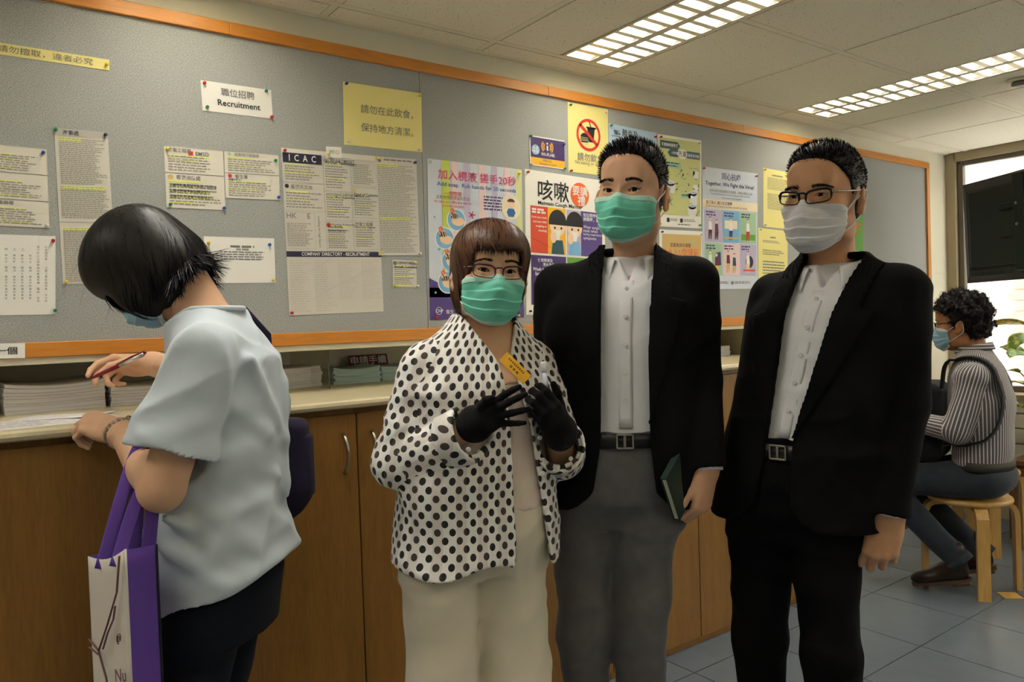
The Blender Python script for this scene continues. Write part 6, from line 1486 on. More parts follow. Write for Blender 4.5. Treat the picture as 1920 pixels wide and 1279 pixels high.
def arm(Sh, El, Wr, r=(.052, .046, .040, .027)):
    S = SDF(np.minimum(np.minimum(Sh, El), Wr) - .07, np.maximum(np.maximum(Sh, El), Wr) + .07, .004)
    S.put(b_cone(Sh, El, r[0], r[1])); m = El + (Wr - El) * .3; S.put(b_cone(El, m, r[1] - .004, r[2] + .002), .02); S.put(b_cone(m, Wr, r[2] + .002, r[3]), .02); V, F = S.mesh(2); p4.skin.append((p4.w(V), F))
arm(SL, EL_, WL_, (.048, .043, .038, .026)); arm(SR, ER_, WR_)
wl4, wr4 = p4.wp(WL_), p4.wp(WR_)
V, F, _ = hand_mesh(1, frame((-.66, .66, .22), (-.25, -.40, .85)), wl4, elbow=wl4 + unit(p4.wp(EL_) - wl4) * .05, wr=.0265, er=.0275, s=.95, curl=[(40, 62, 30), (44, 64, 30), (48, 66, 32), (50, 66, 34)], spread=(4, 1, -3, -7), thumb=((30, -30), 14, 24)); p4.skin.append((V, F))
V, F, tp4 = hand_mesh(-1, frame((-.80, .50, -.02), (.40, .55, .72)), wr4, elbow=wr4 + unit(p4.wp(ER_) - wr4) * .07, wr=.0255, er=.028, s=.96, curl=[(28, 34, 22), (40, 46, 26), (54, 62, 34), (62, 70, 36)], spread=(4, 0, -4, -8), thumb=((24, -26), 6, 26)); p4.skin.append((V, F))
p4.body('skin_pale'); eyes(p4.t, Rh4, oh4, s=s4)
mask(p4.t, Rh4, oh4, 'mask_blue', 'mask_band', s=s4, S=S4, seed=12, w=1.05)
gl4 = Rh4.T @ np.array([0, 0, -1.0])
bob_hair(p4, Rh4, oh4, 'hair_jet', s=s4, w=1.03, grav=gl4, vol=.018, length=-.165, face_open=.030, bangs=-.03, n=9000, seed=15, fly=24, front=.25, flick=.9, back=-.128, sidefront=.016, end_len=.055)
# tee shirt with loose short sleeves
def tee(infl=0.0, sl=True):
    S = SDF((-.33, -.24, .66), (.33, .27, 1.42), .005); S.put(b_stack(T4, 0, 2.3, infl))
    for sh in (SL, SR): S.put(b_cone((sh[0] * .4, .01, 1.315), np.array(sh) + (0, 0, .012), .045 + infl, .056 + infl), .05)
    if sl:
        add_sleeves(S, ((SL, SL + (EL_ - SL) * .68), (SR, SR + (ER_ - SR) * .68)), (.064, .080), .014)
    return S
B4 = tee(); B4.disp(folds(51, .0040, 24, 7, (.3, .7, .9), .6), .04); B4.disp(ridges(52, .0085, 15, (.25, .55, .8), 4, .35), .04); 
for a_, b_, r_ in (((-.150, .03, 1.13), (-.06, -.11, .93), .010), ((-.155, .01, 1.10), (-.02, -.125, 1.00), .009), ((-.14, .08, 1.05), (-.10, -.10, .86), .010), ((-.165, .06, .95), (-.05, -.12, .82), .009), ((-.155, -.03, 1.20), (-.05, -.115, 1.10), .008), ((-.10, -.105, 1.26), (.02, -.12, 1.08), .007), ((-.15, .12, .92), (-.14, -.05, .80), .009), ((.05, -.12, 1.2), (.02, -.13, .95), .007)): B4.put(b_cone(a_, b_, r_, r_ * .5), .03)
B4.disp(folds(57, .0022, 60, 5, (.2, .5, 1), .7), .03)
i4 = tee(-.019, False).D; B4.D = np.maximum(B4.D, -i4)
B4.cut(lambda x, y, z: (.765 - .38 * np.clip(y, -.2, .25) + .008 * np.sin(y * 30)) - z + 0 * x)
B4.cut(lambda x, y, z: z - (1.375 - .5 * np.clip(y - .03, 0, .2)) + 0 * x)
for sh, el in ((SL, EL_), (SR, ER_)):
    d = unit(el - sh); p = sh + (el - sh) * .68
    B4.put(b_cone(p - d * .045, p + d * .03, .054, .070), 0, '-')
V, F = B4.mesh(2); t4 = fast_mesh('tee_shirt', p4.w(V), F, 'tee_grey', p4.t)
# neck rib
an = np.arange(40) * 2 * math.pi / 40; part('neck_rib', (p4.w(MB().tube([(.084 * math.sin(a), .024 + .072 * math.cos(a), 1.372 - .03 * max(0, math.cos(a))) for a in list(an) + [0]], .006, 8, cap=False).verts()), MB().tube([(.084 * math.sin(a), .024 + .072 * math.cos(a), 1.372) for a in list(an) + [0]], .006, 8, cap=False).f), 'tee_grey', t4, smooth=True)
Tr4 = SDF((-.24, -.2, .02), (.24, .26, .92), .006); Tr4.put(b_stack([(.66, .012, .035, .150, .118), (.78, .012, .022, .146, .126), (.90, .012, .012, .132, .105)], 0, 2.3))
for x in (-.070, .080): Tr4.put(b_cone((x, .035, .70), (x * 1.05, .095, .44), .082, .068), .03); Tr4.put(b_cone((x * 1.05, .095, .44), (x * 1.1, .05, .08), .070, .060), .02)
Tr4.cut(lambda x, y, z: .03 - z + 0 * x + 0 * y); Tr4.disp(folds(63, .003, 28, 6, (.3, .2, 1), .7)); p4.add('trousers', Tr4, 'navy_trousers')
shoes(p4, [((.095, .08, 0), -6), ((-.095, .08, 0), 6)], 'shoe_leather')
# wrist watch
d4 = unit(p4.wp(EL_) - wl4); fw = frame(d4, (-.25, -.40, .85)); wc = wl4 + d4 * .022; q = MB()
first = None
wt = None
for k in range(22):
    a = 2 * math.pi * k / 22; c_ = wc + fw[:, 0] * math.sin(a) * .0375 + fw[:, 2] * math.cos(a) * .0350; tn = unit(fw[:, 0] * math.cos(a) * .0375 - fw[:, 2] * math.sin(a) * .0350); nr_ = np.cross(tn, d4)
    q.obox(c_, tn * .0040, d4 * .0065, nr_ * .0018, .0006)
wt = part('watch', q, 'steel', p4.t)
nd = unit(fw[:, 2] * .75 - fw[:, 0] * .75); wcf = wc + nd * .0355
part('watch_case', MB().tube([wcf - nd * .002, wcf + nd * .004, wcf + nd * .0045], [.0135, .0135, .0125], 24), 'steel', wt, smooth=False); part('watch_dial', MB().tube([wcf + nd * .0046, wcf + nd * .0050], .0105, 24), 'watch_dial', wt)

# ---- red pen
def _pp(P): q = np.asarray(P) - CAM; d = q @ FW; return [round(float(v), 2) for v in (960 + FPX * (q @ RT) / d, 639.5 - FPX * (q @ UP) / d, d)]
print('PEN tips', [_pp(t[0]) for t in tp4], 'wrist', _pp(wr4), 'left', _pp(wl4))
pt, pe = at(166, 712, 2.015), at(273, 663, 1.985); pu = unit(pe - pt); pn = thing('pen', 'dark red ballpoint pen with silver clip section in the writing hand', 'pen', pt)
Lp = np.linalg.norm(pe - pt); part('barrel', MB().tube([pt, pt + pu * .012, pt + pu * .035, pt + pu * Lp * .55], [.0008, .0032, .0052, .0055], 12), 'pen_red', pn, smooth=True); part('grip_sleeve', MB().tube([pt + pu * Lp * .55, pt + pu * Lp * .97], [.0056, .0056], 12), 'pen_silver', pn, smooth=True); part('clip', MB().tube([pt + pu * Lp * .50 + UP * .006, pt + pu * Lp * .75 + UP * .0085, pt + pu * Lp * .98 + UP * .006, pe], [.002, .0024, .0028, .004], 8), 'pen_red', pn, smooth=True)

# ---- non-woven tote on her forearm: white face, purple side
Kc, Pl, Pr = at(235, 1030, 1.42), at(166, 1043, 1.50), at(293, 1021, 1.475)
dn = np.array([0, 0, -1.0]); Hb = .40; Bk = Pl + Pr - Kc; tb = thing('tote_bag', 'white and purple non-woven tote bag hanging from a bent arm', 'bag', Kc + dn * Hb)
def panel(a, b, m, nm, sag=.0, bow=.0):
    nrm = unit(np.cross(b - a, dn)); P = [[a + (b - a) * u + dn * (Hb * v + sag * math.sin(u * math.pi) * (1 - v)) + nrm * bow * math.sin(u * math.pi) * math.sin(v * 2.6) for u in np.linspace(0, 1, 9)] for v in np.linspace(0, 1, 14)]
    o = part(nm, MB().sheet(np.array(P), .0015), m, tb, smooth=True); return P, nrm
Pf, nf = panel(Kc, Pl, 'bag_white', 'front_panel', .012, -.006); panel(Kc, Pr, 'bag_purple', 'side_panel', .004, .005); panel(Pr, Bk, 'bag_purple', 'back_panel'); panel(Pl, Bk, 'bag_purple', 'side_panel')
part('bottom_panel', MB().add([q + dn * Hb for q in (Kc, Pl, Bk, Pr)], [(0, 1, 2, 3)]), 'bag_purple', tb)
part('piping', MB().tube([Kc + dn * t for t in np.linspace(0, Hb, 12)], .0022, 8), 'bag_white', tb, smooth=True); part('piping', MB().tube([Pr + dn * t for t in np.linspace(0, Hb, 12)], .0025, 8), 'bag_edge', tb, smooth=True)
if nf @ (CAM - Kc) < 0: nf = -nf
def fp(u, v): return Kc + (Pl - Kc) * u + dn * (Hb * v + .012 * math.sin(u * math.pi) * (1 - v)) + nf * .008
for pts in ([(.05, .02), (.16, .18), (.45, .32), (.72, .45), (.98, .40)], [(.72, .45), (.55, .58), (.42, .80), (.40, 1.0)], [(.60, .44), (.45, .36), (.28, .30), (.22, .24)], [(.98, .44), (.72, .47)]): part('print', MB().tube([fp(*q) for q in pts], .0022, 6, flat=.3, nrm=nf), 'bag_print', tb, kind='stuff')
part('print', MB().tube([fp(.16 + .06 * math.sin(a) * (1 - a / 16), .40 + .028 * math.cos(a) * (1 - a / 16)) for a in np.linspace(0, 12, 30)], .0013, 6, flat=.3, nrm=nf), 'bag_print', tb, kind='stuff')
eu = unit(Kc - Pl)
for tx, v in (('Nu', .60), ('Sk', .68)):
    TV, TF = text2d(tx, .012); o_ = fp(.30, v) + nf * .0012; part('lettering', (np.array([o_ + eu * x * .034 + np.array([0, 0, 1]) * y * .034 for x, y in TV]), TF), 'bag_print', tb, kind='stuff')
ha = p4.wp(EL_ + (WL_ - EL_) * .30)
for e0, e1, off in (((Kc * .75 + Pl * .25), (Kc * .35 + Pl * .65), 0), ((Pr * .75 + Bk * .25), (Pr * .35 + Bk * .65), 1)):
    top = ha + np.array([0, 0, .050]); pts = [e0 + dn * .03, e0 + (top - e0) * .3 + RT * .010, e0 + (top - e0) * .7 + RT * .018, ha + np.array([0, 0, .046]) + RT * .012, top, ha + np.array([0, 0, .046]) - RT * .016, e1 + (top - e1) * .7 - RT * .012, e1 + (top - e1) * .3, e1 + dn * .03]
    part('handle', MB().tube(smooth_path(pts), .013, 10, flat=.14, nrm=unit(RT + .4 * FW)), 'bag_purple', tb, smooth=True)
# ---- dark shoulder bag on the far side
S = SDF((.08, -.22, .80), (.36, .16, 1.20), .006); S.put(b_box((.225, -.035, 1.00), (.040, .085, .10), None, .03)); S.put(b_ell((.225, -.030, .93), (.042, .095, .095)), .03); V, F = S.mesh(2)
sb = thing('shoulder_bag', 'dark purple shoulder bag hanging behind the pale tee shirt', 'bag', p4.wp((.22, -.03, .82))); fast_mesh('bag_body', p4.w(V), F, 'bag_dark', sb)
part('pocket', (p4.w(MB().box((.20, -.128, .90), (.25, -.055, 1.06), .012).verts()), MB().box((.20, -.128, .90), (.25, -.055, 1.06), .012).f), 'bag_dark', sb, smooth=True)
st = MB().tube([(.225, -.03, 1.08), (.215, -.035, 1.20), (.175, -.045, 1.31), (.125, -.012, 1.374), (.16, .07, 1.31), (.20, .05, 1.15), (.225, .02, 1.08)], .008, 8, flat=.3); part('strap', (p4.w(st.verts()), st.f), 'bag_dark', sb, smooth=True)
print('writer', round(time.time() - T0, 1))
# ================================================================== the seated person by the window
cloth('jeans', (46, 52, 60), .9, 500, .3, .12, nscale=25); cloth('pack_black', (20, 20, 22), .85, 400, .3, .1); mat('boot', (40, 28, 24), .32, bump=.1); mat('boot_sole', (84, 62, 44), .6); mat('belt_olive', (58, 56, 46), .7)
p5 = Person('seated person in striped shirt with curly hair and light blue mask', (3.831, 1.5736), 14)
Rh5 = rotm('Z', 11.6) @ rotm('X', -3) @ rotm('Y', -2.3); oh5 = np.array([3.8165, 1.6397, 1.2474])
V, F, S5 = head_mesh(Rh5, oh5, h=.003, neck=(0, -.06, -.20), nr=.056, w=1.02); p5.skin.append((V, F))
T5 = [(.50, 0, -.02, .190, .115), (.62, 0, -.012, .180, .120), (.76, 0, -.012, .185, .128), (.90, 0, -.010, .195, .130), (1.00, 0, .0, .190, .118), (1.06, 0, .008, .150, .095), (1.10, 0, .012, .105, .078), (1.135, 0, .012, .075, .066)]
aL5 = [(-.165, -.005, 1.00), (-.205, .055, .765), (-.165, .24, .80)]; aR5 = [(.165, -.005, 1.00), (.215, .06, .77), (.15, .24, .80)]
def shirt5(infl=0.0, sl=True):
    S = SDF((-.34, -.20, .50), (.34, .36, 1.18), .0065); S.put(b_stack(T5, 0, 2.3, infl))
    for x in (-1, 1): S.put(b_cone((x*.07, .005, 1.035), (x*.150, .0, 1.005), .045 + infl, .056 + infl), .04)
    if sl: add_sleeves(S, (aL5, aR5), (.064, .058, .054, .044), .025)
    return S
B5 = shirt5(); B5.disp(folds(71, .0040, 26, 6, (.3, .4, 1), .8), .03); B5.D = np.maximum(B5.D, -shirt5(-.018, False).D); B5.cut(lambda x, y, z: .600 - z + 0 * x + 0 * y); V, F = B5.mesh(2)
B5s = fast_mesh('shirt', p5.w(V), F, 'striped_shirt', p5.t, uv=cloth_uv(V, F, T5, [(aL5[0], aL5[1], .06), (aL5[1], aL5[2], .05), (aR5[0], aR5[1], .06), (aR5[1], aR5[2], .05)], .0155))
rows = [[(r * math.sin(a), .012 + r * math.cos(a), z + .02 * (.5 - .5 * math.cos(a))) for a in np.radians(np.linspace(18, 342, 40))] for r, z in ((.066, 1.10), (.067, 1.135), (.071, 1.137), (.082, 1.105))]
q = MB().sheet(np.array(rows), .002); Fq = np.array(q.f); Vq = q.verts(); fast_mesh('shirt_collar', p5.w(Vq), Fq, 'striped_shirt', B5s, uv=(Vq[Fq][..., [2, 0]] / .0155).reshape(-1, 2))
K = SDF((-.2, -.12, .6), (.2, .14, 1.08), .014); K.put(b_stack([(z, cx, cy, rx - .05, ry - .04) for z, cx, cy, rx, ry in T5 if .6 < z < 1.08])); V, F = K.mesh(0); p5.skin.append((p5.w(V), F))
for a, sd in ((aL5, 1), (aR5, -1)):
    wq = p5.wp(np.array(a[2]) + unit(np.array(a[2]) - np.array(a[1])) * .01); V, F, _ = hand_mesh(sd, p5.R @ frame((-.3 * -sd, .9, -.1), (-sd * .5, 0, .8)), wq, elbow=p5.wp(np.array(a[2]) * .6 + np.array(a[1]) * .4), wr=.026, er=.03, h=.003, curl=[(35, 45, 25)] * 4); p5.skin.append((V, F))
p5.body('skin_seated'); eyes(p5.t, Rh5, oh5, w=1.02)
mask(p5.t, Rh5, oh5, 'mask_blue', 'mask_band', w=1.05, S=S5, seed=3, H=.108)
short_hair(p5, Rh5, oh5, 'hair_curly', top=.026, side=.020, hz=.070, w=1.02, n=5200, seed=21, curly=True); brows(p5, Rh5, oh5, 'hair_black', S5)
glasses(p5, Rh5, oh5, 'glasses_black', S5, w=1.03, rim=.0018, y=.106)
# jeans: thighs forward, shins folded back under the stool
hipL, hipR = (-.090, -.03, .545), (.090, -.03, .545); knL, knR = (-.125, .40, .500), (.10, .40, .500); anL, anR = (-.120, .062, .150), (.105, .00, .135)
J = SDF((-.26, -.22, .08), (.26, .52, .64), .0065); J.put(b_ell((0, -.03, .546), (.185, .120, .095)))
for hp, kn, an_ in ((hipL, knL, anL), (hipR, knR, anR)): J.put(b_cone(hp, kn, .090, .068), .03); J.put(b_cone(kn, an_, .066, .054), .02)
for an_, kn in ((anL, knL), (anR, knR)):
    d = unit(np.array(an_) - np.array(kn)); p = np.array(an_); J.cut(lambda x, y, z, d=d, p=p: np.where((x-p[0])**2 + (y-p[1])**2 + (z-p[2])**2 < .12**2, (x-p[0])*d[0] + (y-p[1])*d[1] + (z-p[2])*d[2], -1))
J.disp(folds(77, .003, 32, 6, (.3, .8, .4), .7)); jn = p5.add('jeans', J, 'jeans')
an = np.arange(36) * 2 * math.pi / 36; q = MB(); q.rings([[(np.cos(a) * (.182 + e), -.015 + np.sin(a) * (.118 + e), z) for a in an] for z, e in ((.585, 0), (.585, .007), (.625, .007), (.625, 0))], cap=False); part('belt', (p5.w(q.verts()), q.f), 'belt_olive', jn, smooth=True)
for an_, kn in ((anL, knL), (anR, knR)):                    # turned-up hems
    d = unit(np.array(an_) - np.array(kn)); fr = frame(d, (0, 0, 1)); q = MB(); q.rings([[np.array(an_) + d * t + fr[:, 0] * math.cos(a) * r + fr[:, 2] * math.sin(a) * r for a in an] for t, r in ((-.03, .055), (-.028, .0595), (.004, .0595), (.004, .053))], cap=False); part('hem', (p5.w(q.verts()), q.f), 'jeans', jn, smooth=True)
# boots on their toes, heels lifted
for (hx, hy, hz_, ty, px_) in ((-.120, .045, .070, .265, 0), (.105, -.02, .075, .20, 0)):
    L_ = ty - hy; pit = -math.degrees(math.asin((hz_ - .012) / L_)); Rb = rotm('X', pit); S = SDF((-.07, -.10, -.03), (.07, .28, .20), .005); bl = L_ / math.cos(math.radians(pit))
    S.put(b_ell((0, bl - .075, .032), (.045, .078, .034))); S.put(b_ell((0, .055, .045), (.037, .075, .045)), .03); S.put(b_cone((0, .025, .05), (0, .005, .14), .043, .045), .03); S.cut(lambda x, y, z: .010 - z + 0 * x + 0 * y); V, F = S.mesh(1)
    base = np.array([hx, hy, hz_]); bo = fast_mesh('boot', p5.w(to_world(V, Rb, base)), F, 'boot', p5.t)
    a = np.arange(28) * 2 * math.pi / 28; pl = lambda z, e: [(math.sin(t) * .043 * e, bl / 2 - .012 + math.cos(t) * (bl / 2 + .018) * e, z) for t in a]; q = MB(); q.rings([pl(-.002, .98), pl(.014, 1.0)]); q.box((-.034, -.02, -.014), (.034, .055, 0), .004); part('boot_sole', (p5.w(to_world(q.verts(), Rb, base)), q.f), 'boot_sole', bo)
    q = MB(); 
    for k in range(4): q.tube([to_world(np.array([[x_, bl - .15 + k * .018 * -1, .078 + .012 * k]]), Rb, base)[0] for x_ in (-.014, 0, .014)], .0018, 6)
    part('lace', (p5.w(q.verts()), q.f), 'pack_black', bo, smooth=True, kind='stuff')
# rucksack worn on the chest
bp5 = thing('backpack', 'black backpack worn on the chest of the seated person', 'bag', p5.wp((0, .20, .62)))
S = SDF((-.20, .08, .58), (.20, .36, 1.02), .007); S.put(b_box((-.01, .205, .79), (.145, .075, .185), None, .05)); S.put(b_box((-.01, .275, .72), (.11, .03, .09), None, .025), .02); V, F = S.mesh(2); fast_mesh('pack_body', p5.w(V), F, 'pack_black', bp5)
for x in (-1, 1):
    sp_ = np.array(smooth_path([(x*.115, .13, .95), (x*.118, .106, 1.07), (x*.125, .02, 1.094), (x*.135, -.092, 1.04), (x*.165, -.142, .92), (x*.195, -.120, .80), (x*.212, -.03, .72), (x*.17, .12, .69)], 5)); on_ = (sp_[:, 1] < .09); sp_[on_] += B5.grad(sp_[on_]) * np.clip(.008 - B5.at(sp_[on_]), -.05, .05)[:, None]
    st = MB().tube(sp_, np.interp(np.linspace(0, 1, len(sp_)), [0, .3, .6, .8, 1], [.026, .030, .030, .020, .012]), 10, flat=.2); part('strap', (p5.w(st.verts()), st.f), 'pack_black', bp5, smooth=True)
print('seated', round(time.time() - T0, 1))

# ================================================================== stools
def stool(name_label, c, rot):
    t = thing('stool', name_label, 'stool', (c[0], c[1], 0), 'bentwood stools by the window'); c = np.array([c[0], c[1], 0.0])
    part('seat', MB().lathe([(.0, .412), (.165, .412), (.176, .417), (.179, .426), (.176, .435), (.168, .440), (.0, .441)], c, 40), 'stool_wood', t, smooth=True)
    first = None
    for k in range(4):
        a = math.radians(rot + 90 * k); d = np.array([math.cos(a), math.sin(a), 0]); n = np.array([-d[1], d[0], 0]); cl = []
        for r, z in ((.08, .405), (.135, .405), (.160, .401), (.178, .388), (.188, .365), (.192, .33), (.195, .0)): cl.append((r, z))
        P0 = [np.array(q) for q in cl]; R_ = []
        for i, q in enumerate(P0):
            t0 = P0[min(i+1, 6)] - P0[max(i-1, 0)]; t0 = t0 / np.linalg.norm(t0); nn = np.array([-t0[1], t0[0]]) * .011
            o1, o2 = q + nn, q - nn; R_.append([c + d * o1[0] + n * .026 + (0, 0, o1[1]), c + d * o2[0] + n * .026 + (0, 0, max(o2[1], 0)), c + d * o2[0] - n * .026 + (0, 0, max(o2[1], 0)), c + d * o1[0] - n * .026 + (0, 0, max(o1[1], 0))])
        part('leg', MB().rings(R_), 'stool_wood', t)
    return t
stool('round bentwood stool under the seated person', (3.85, 1.63), 38 + 180)
stool('round bentwood stool standing empty behind the seated person', (4.53, 1.85), 38 + 180)
# ================================================================== television, plant and oddments by the window
mat('tv_black', (14, 14, 15), .45, bump=.1, bscale=300); mat('tv_dark', (30, 30, 32), .5); mat('bracket', (24, 24, 25), .4, metal=.4); mat('bolt', (150, 148, 142), .3, metal=1)
P0 = at(1803, 440, 4.30); wd_ = -unit(np.array([FW[0], FW[1], 0])); wd_ = unit(wd_ + .10 * np.array([RT[0], RT[1], 0])); up_ = unit(np.array([0, 0, 1.0]) - .03 * RT); nrm_ = np.cross(wd_, up_)
if nrm_ @ (CAM - P0) < 0: nrm_ = -nrm_
TW, TH = .92, .55
tv = thing('television', 'black flat television hung from the ceiling in front of the window', 'television', P0 + wd_ * TW / 2)
def tvb(u0, u1, v0, v1, n0, n1, b=.004): return MB().obox(P0 + wd_ * (u0 + u1) / 2 * TW + up_ * (v0 + v1) / 2 * TH + nrm_ * (n0 + n1) / 2, wd_ * (u1 - u0) / 2 * TW, up_ * (v1 - v0) / 2 * TH, nrm_ * (n1 - n0) / 2, b)
part('screen_panel', tvb(0, 1, -.5, .5, -.05, -.02), 'tv_black', tv)
def frus(u0, u1, v0, v1, i, n0, n1):
    q = lambda a, b, c, d, n: [P0 + wd_ * x * TW + up_ * y * TH + nrm_ * n for x, y in ((a, c), (b, c), (b, d), (a, d))]
    return MB().rings([q(u0, u1, v0, v1, n0), q(u0 + i, u1 - i, v0 + i * 1.6, v1 - i * 1.6, n1)])
part('back_shell', frus(0.0, 1.0, -.5, .5, .06, -.02, .005), 'tv_dark', tv); part('back_plate', tvb(.09, .91, -.36, .40, .005, .02, .01), 'tv_black', tv)
part('speaker_panel', frus(.06, .50, -.47, -.37, .02, .0, .014), 'tv_dark', tv)
for k in range(14): part('vent', tvb(.12 + k * .022, .128 + k * .022, -.44, -.40, .012, .016, .0005), 'tv_black', tv)
part('bracket', tvb(.36, .86, .16, .22, .02, .035), 'bracket', tv); part('bracket', tvb(.36, .86, -.10, -.04, .02, .035), 'bracket', tv); part('bracket_post', tvb(.50, .58, -.42, .46, .035, .06), 'bracket', tv)
part('ceiling_pole', MB().tube([P0 + wd_ * .80 * TW + nrm_ * .05 + up_ * TH * .2, np.array([*(P0 + wd_ * .80 * TW + nrm_ * .05)[:2], CEIL_Z])], .022, 14), 'bracket', tv, smooth=True)
for u, v in ((.53, .0), (.53, .19)): part('bolt', MB().tube([P0 + wd_ * u * TW + up_ * v * TH + nrm_ * .058, P0 + wd_ * u * TW + up_ * v * TH + nrm_ * .066], .008, 10), 'bolt', tv)

# ---- variegated leafy plant in a pot on a brown stand
def leaf_mat():
    m = mat('leaf', (70, 128, 50), .38, spec=.5); nt = m.node_tree; b = nt.nodes['Principled BSDF']; tc = nt.nodes.new('ShaderNodeTexCoord'); n = nt.nodes.new('ShaderNodeTexNoise'); n.inputs['Scale'].default_value = 26; n.inputs['Detail'].default_value = 3; nt.links.new(tc.outputs['Object'], n.inputs['Vector'])
    r = nt.nodes.new('ShaderNodeValToRGB'); r.color_ramp.elements[0].position = .46; r.color_ramp.elements[1].position = .62; r.color_ramp.elements[0].color = (*lin((72, 132, 48)), 1); r.color_ramp.elements[1].color = (*lin((190, 206, 128)), 1); nt.links.new(n.outputs['Fac'], r.inputs[0]); nt.links.new(r.outputs[0], b.inputs['Base Color'])
    tr = b.inputs['Transmission Weight']; b.inputs['Subsurface Weight'].default_value = .15
leaf_mat(); mat('pot', (150, 84, 52), .7, noise=.1); mat('soil', (50, 38, 28), .95, bump=.5); mat('stem', (92, 130, 60), .5); wood('stand_wood', (120, 78, 46), (98, 60, 34), (10, 10, 1), .45, fine=12)
pc = np.array([4.98, 1.66, 0.0]); stand = thing('plant_stand', 'brown wooden stand below the leafy plant', 'stand', pc)
part('top', MB().box(pc + (-.17, -.17, .42), pc + (.17, .17, .45), .004), 'stand_wood', stand)
for sx in (-1, 1):
    for sy in (-1, 1): part('leg', MB().box(pc + (sx*.15 - .018, sy*.15 - .018, 0), pc + (sx*.15 + .018, sy*.15 + .018, .42), .003), 'stand_wood', stand)
for a, b_ in (((-.132, -.16, .36), (.132, -.14, .42)), ((-.132, .14, .36), (.132, .16, .42)), ((-.16, -.132, .36), (-.14, .132, .42)), ((.14, -.132, .36), (.16, .132, .42))): part('rail', MB().box(pc + a, pc + b_, .002), 'stand_wood', stand)
pl = thing('potted_plant', 'potted plant with broad mottled green leaves beside the window', 'plant', pc + (0, 0, .45))
part('pot', MB().lathe([(.075, .4505), (.095, .52), (.108, .60), (.116, .605), (.116, .635), (.104, .635), (.098, .60), (.0, .598)], pc, 30), 'pot', pl, smooth=True); part('soil', MB().lathe([(.0, .60), (.097, .602), (.0, .606)], pc, 24), 'soil', pl)
g = np.random.default_rng(12)
for k in range(22):
    a = g.uniform(0, 6.28); h_ = .70 + .50 * (k / 22) + g.uniform(-.04, .04); r_ = g.uniform(.08, .20) * (1.15 - .3 * k / 22); d = np.array([math.cos(a), math.sin(a), 0]); base = pc + (0, 0, .60); tip = pc + d * r_ + (0, 0, h_); mid = pc + d * r_ * .35 + (0, 0, .60 + (h_ - .6) * .65)
    lf = part('leaf_stem', MB().tube([base, (base + mid) / 2 + d * .01, mid, tip], [.006, .0055, .0045, .003], 6), 'stem', pl, smooth=True)
    Ll = g.uniform(.15, .23); Wl = Ll * g.uniform(.20, .27); dr = g.uniform(.15, .8); tw = g.uniform(-.5, .5); n_ = np.array([-d[1], d[0], 0]); P = []
    for i in range(9):
        t = i / 8; c_ = tip + d * Ll * t * math.cos(dr * t) + np.array([0, 0, 1]) * (Ll * (.35 * t - dr * t * t)); w_ = Wl * math.sin(math.pi * min(t * .93 + .05, 1)) ** .75
        P.append([c_ + (n_ + np.array([0, 0, tw])) * w_ * u + np.array([0, 0, 1]) * (.22 * w_ * abs(u) - .004 * math.cos(u * 9 + i)) for u in (-1, -.5, 0, .5, 1)])
    part('leaf', MB().sheet(np.array(P), .0012), 'leaf', pl, smooth=True)
# ---- small bottle on the ledge in front of the seated person
low = thing('writing_ledge', 'narrow pale ledge on the wall in front of the seated person', 'shelf', (4.35, 2.30, .86))
part('board', MB().box((3.45, 2.16, .86), (4.70, 2.360, .885), .004), 'casing_white', low)
for x in (3.6, 4.6): part('bracket', MB().prism([(x - .01, 2.36, .86), (x - .01, 2.18, .86), (x - .01, 2.36, .70)], (.02, 0, 0)), 'alu_dark', low)
bc = np.array([4.52, 2.26, .885]); bt = thing('dispenser_bottle', 'small clear dispenser bottle with dark pump on the wall ledge', 'bottle', bc); mat('bottle_clear', (206, 208, 200), .15); mat('bottle_cap', (36, 36, 38), .4)
part('bottle_body', MB().lathe([(.028, .0), (.030, .004), (.030, .11), (.024, .125), (.012, .132), (.012, .14)], bc, 20), 'bottle_clear', bt, smooth=True); part('pump', MB().lathe([(.014, .14), (.014, .155), (.005, .157), (.005, .175), (.012, .177), (.012, .184), (.0, .185)], bc, 16), 'bottle_cap', bt, smooth=True)
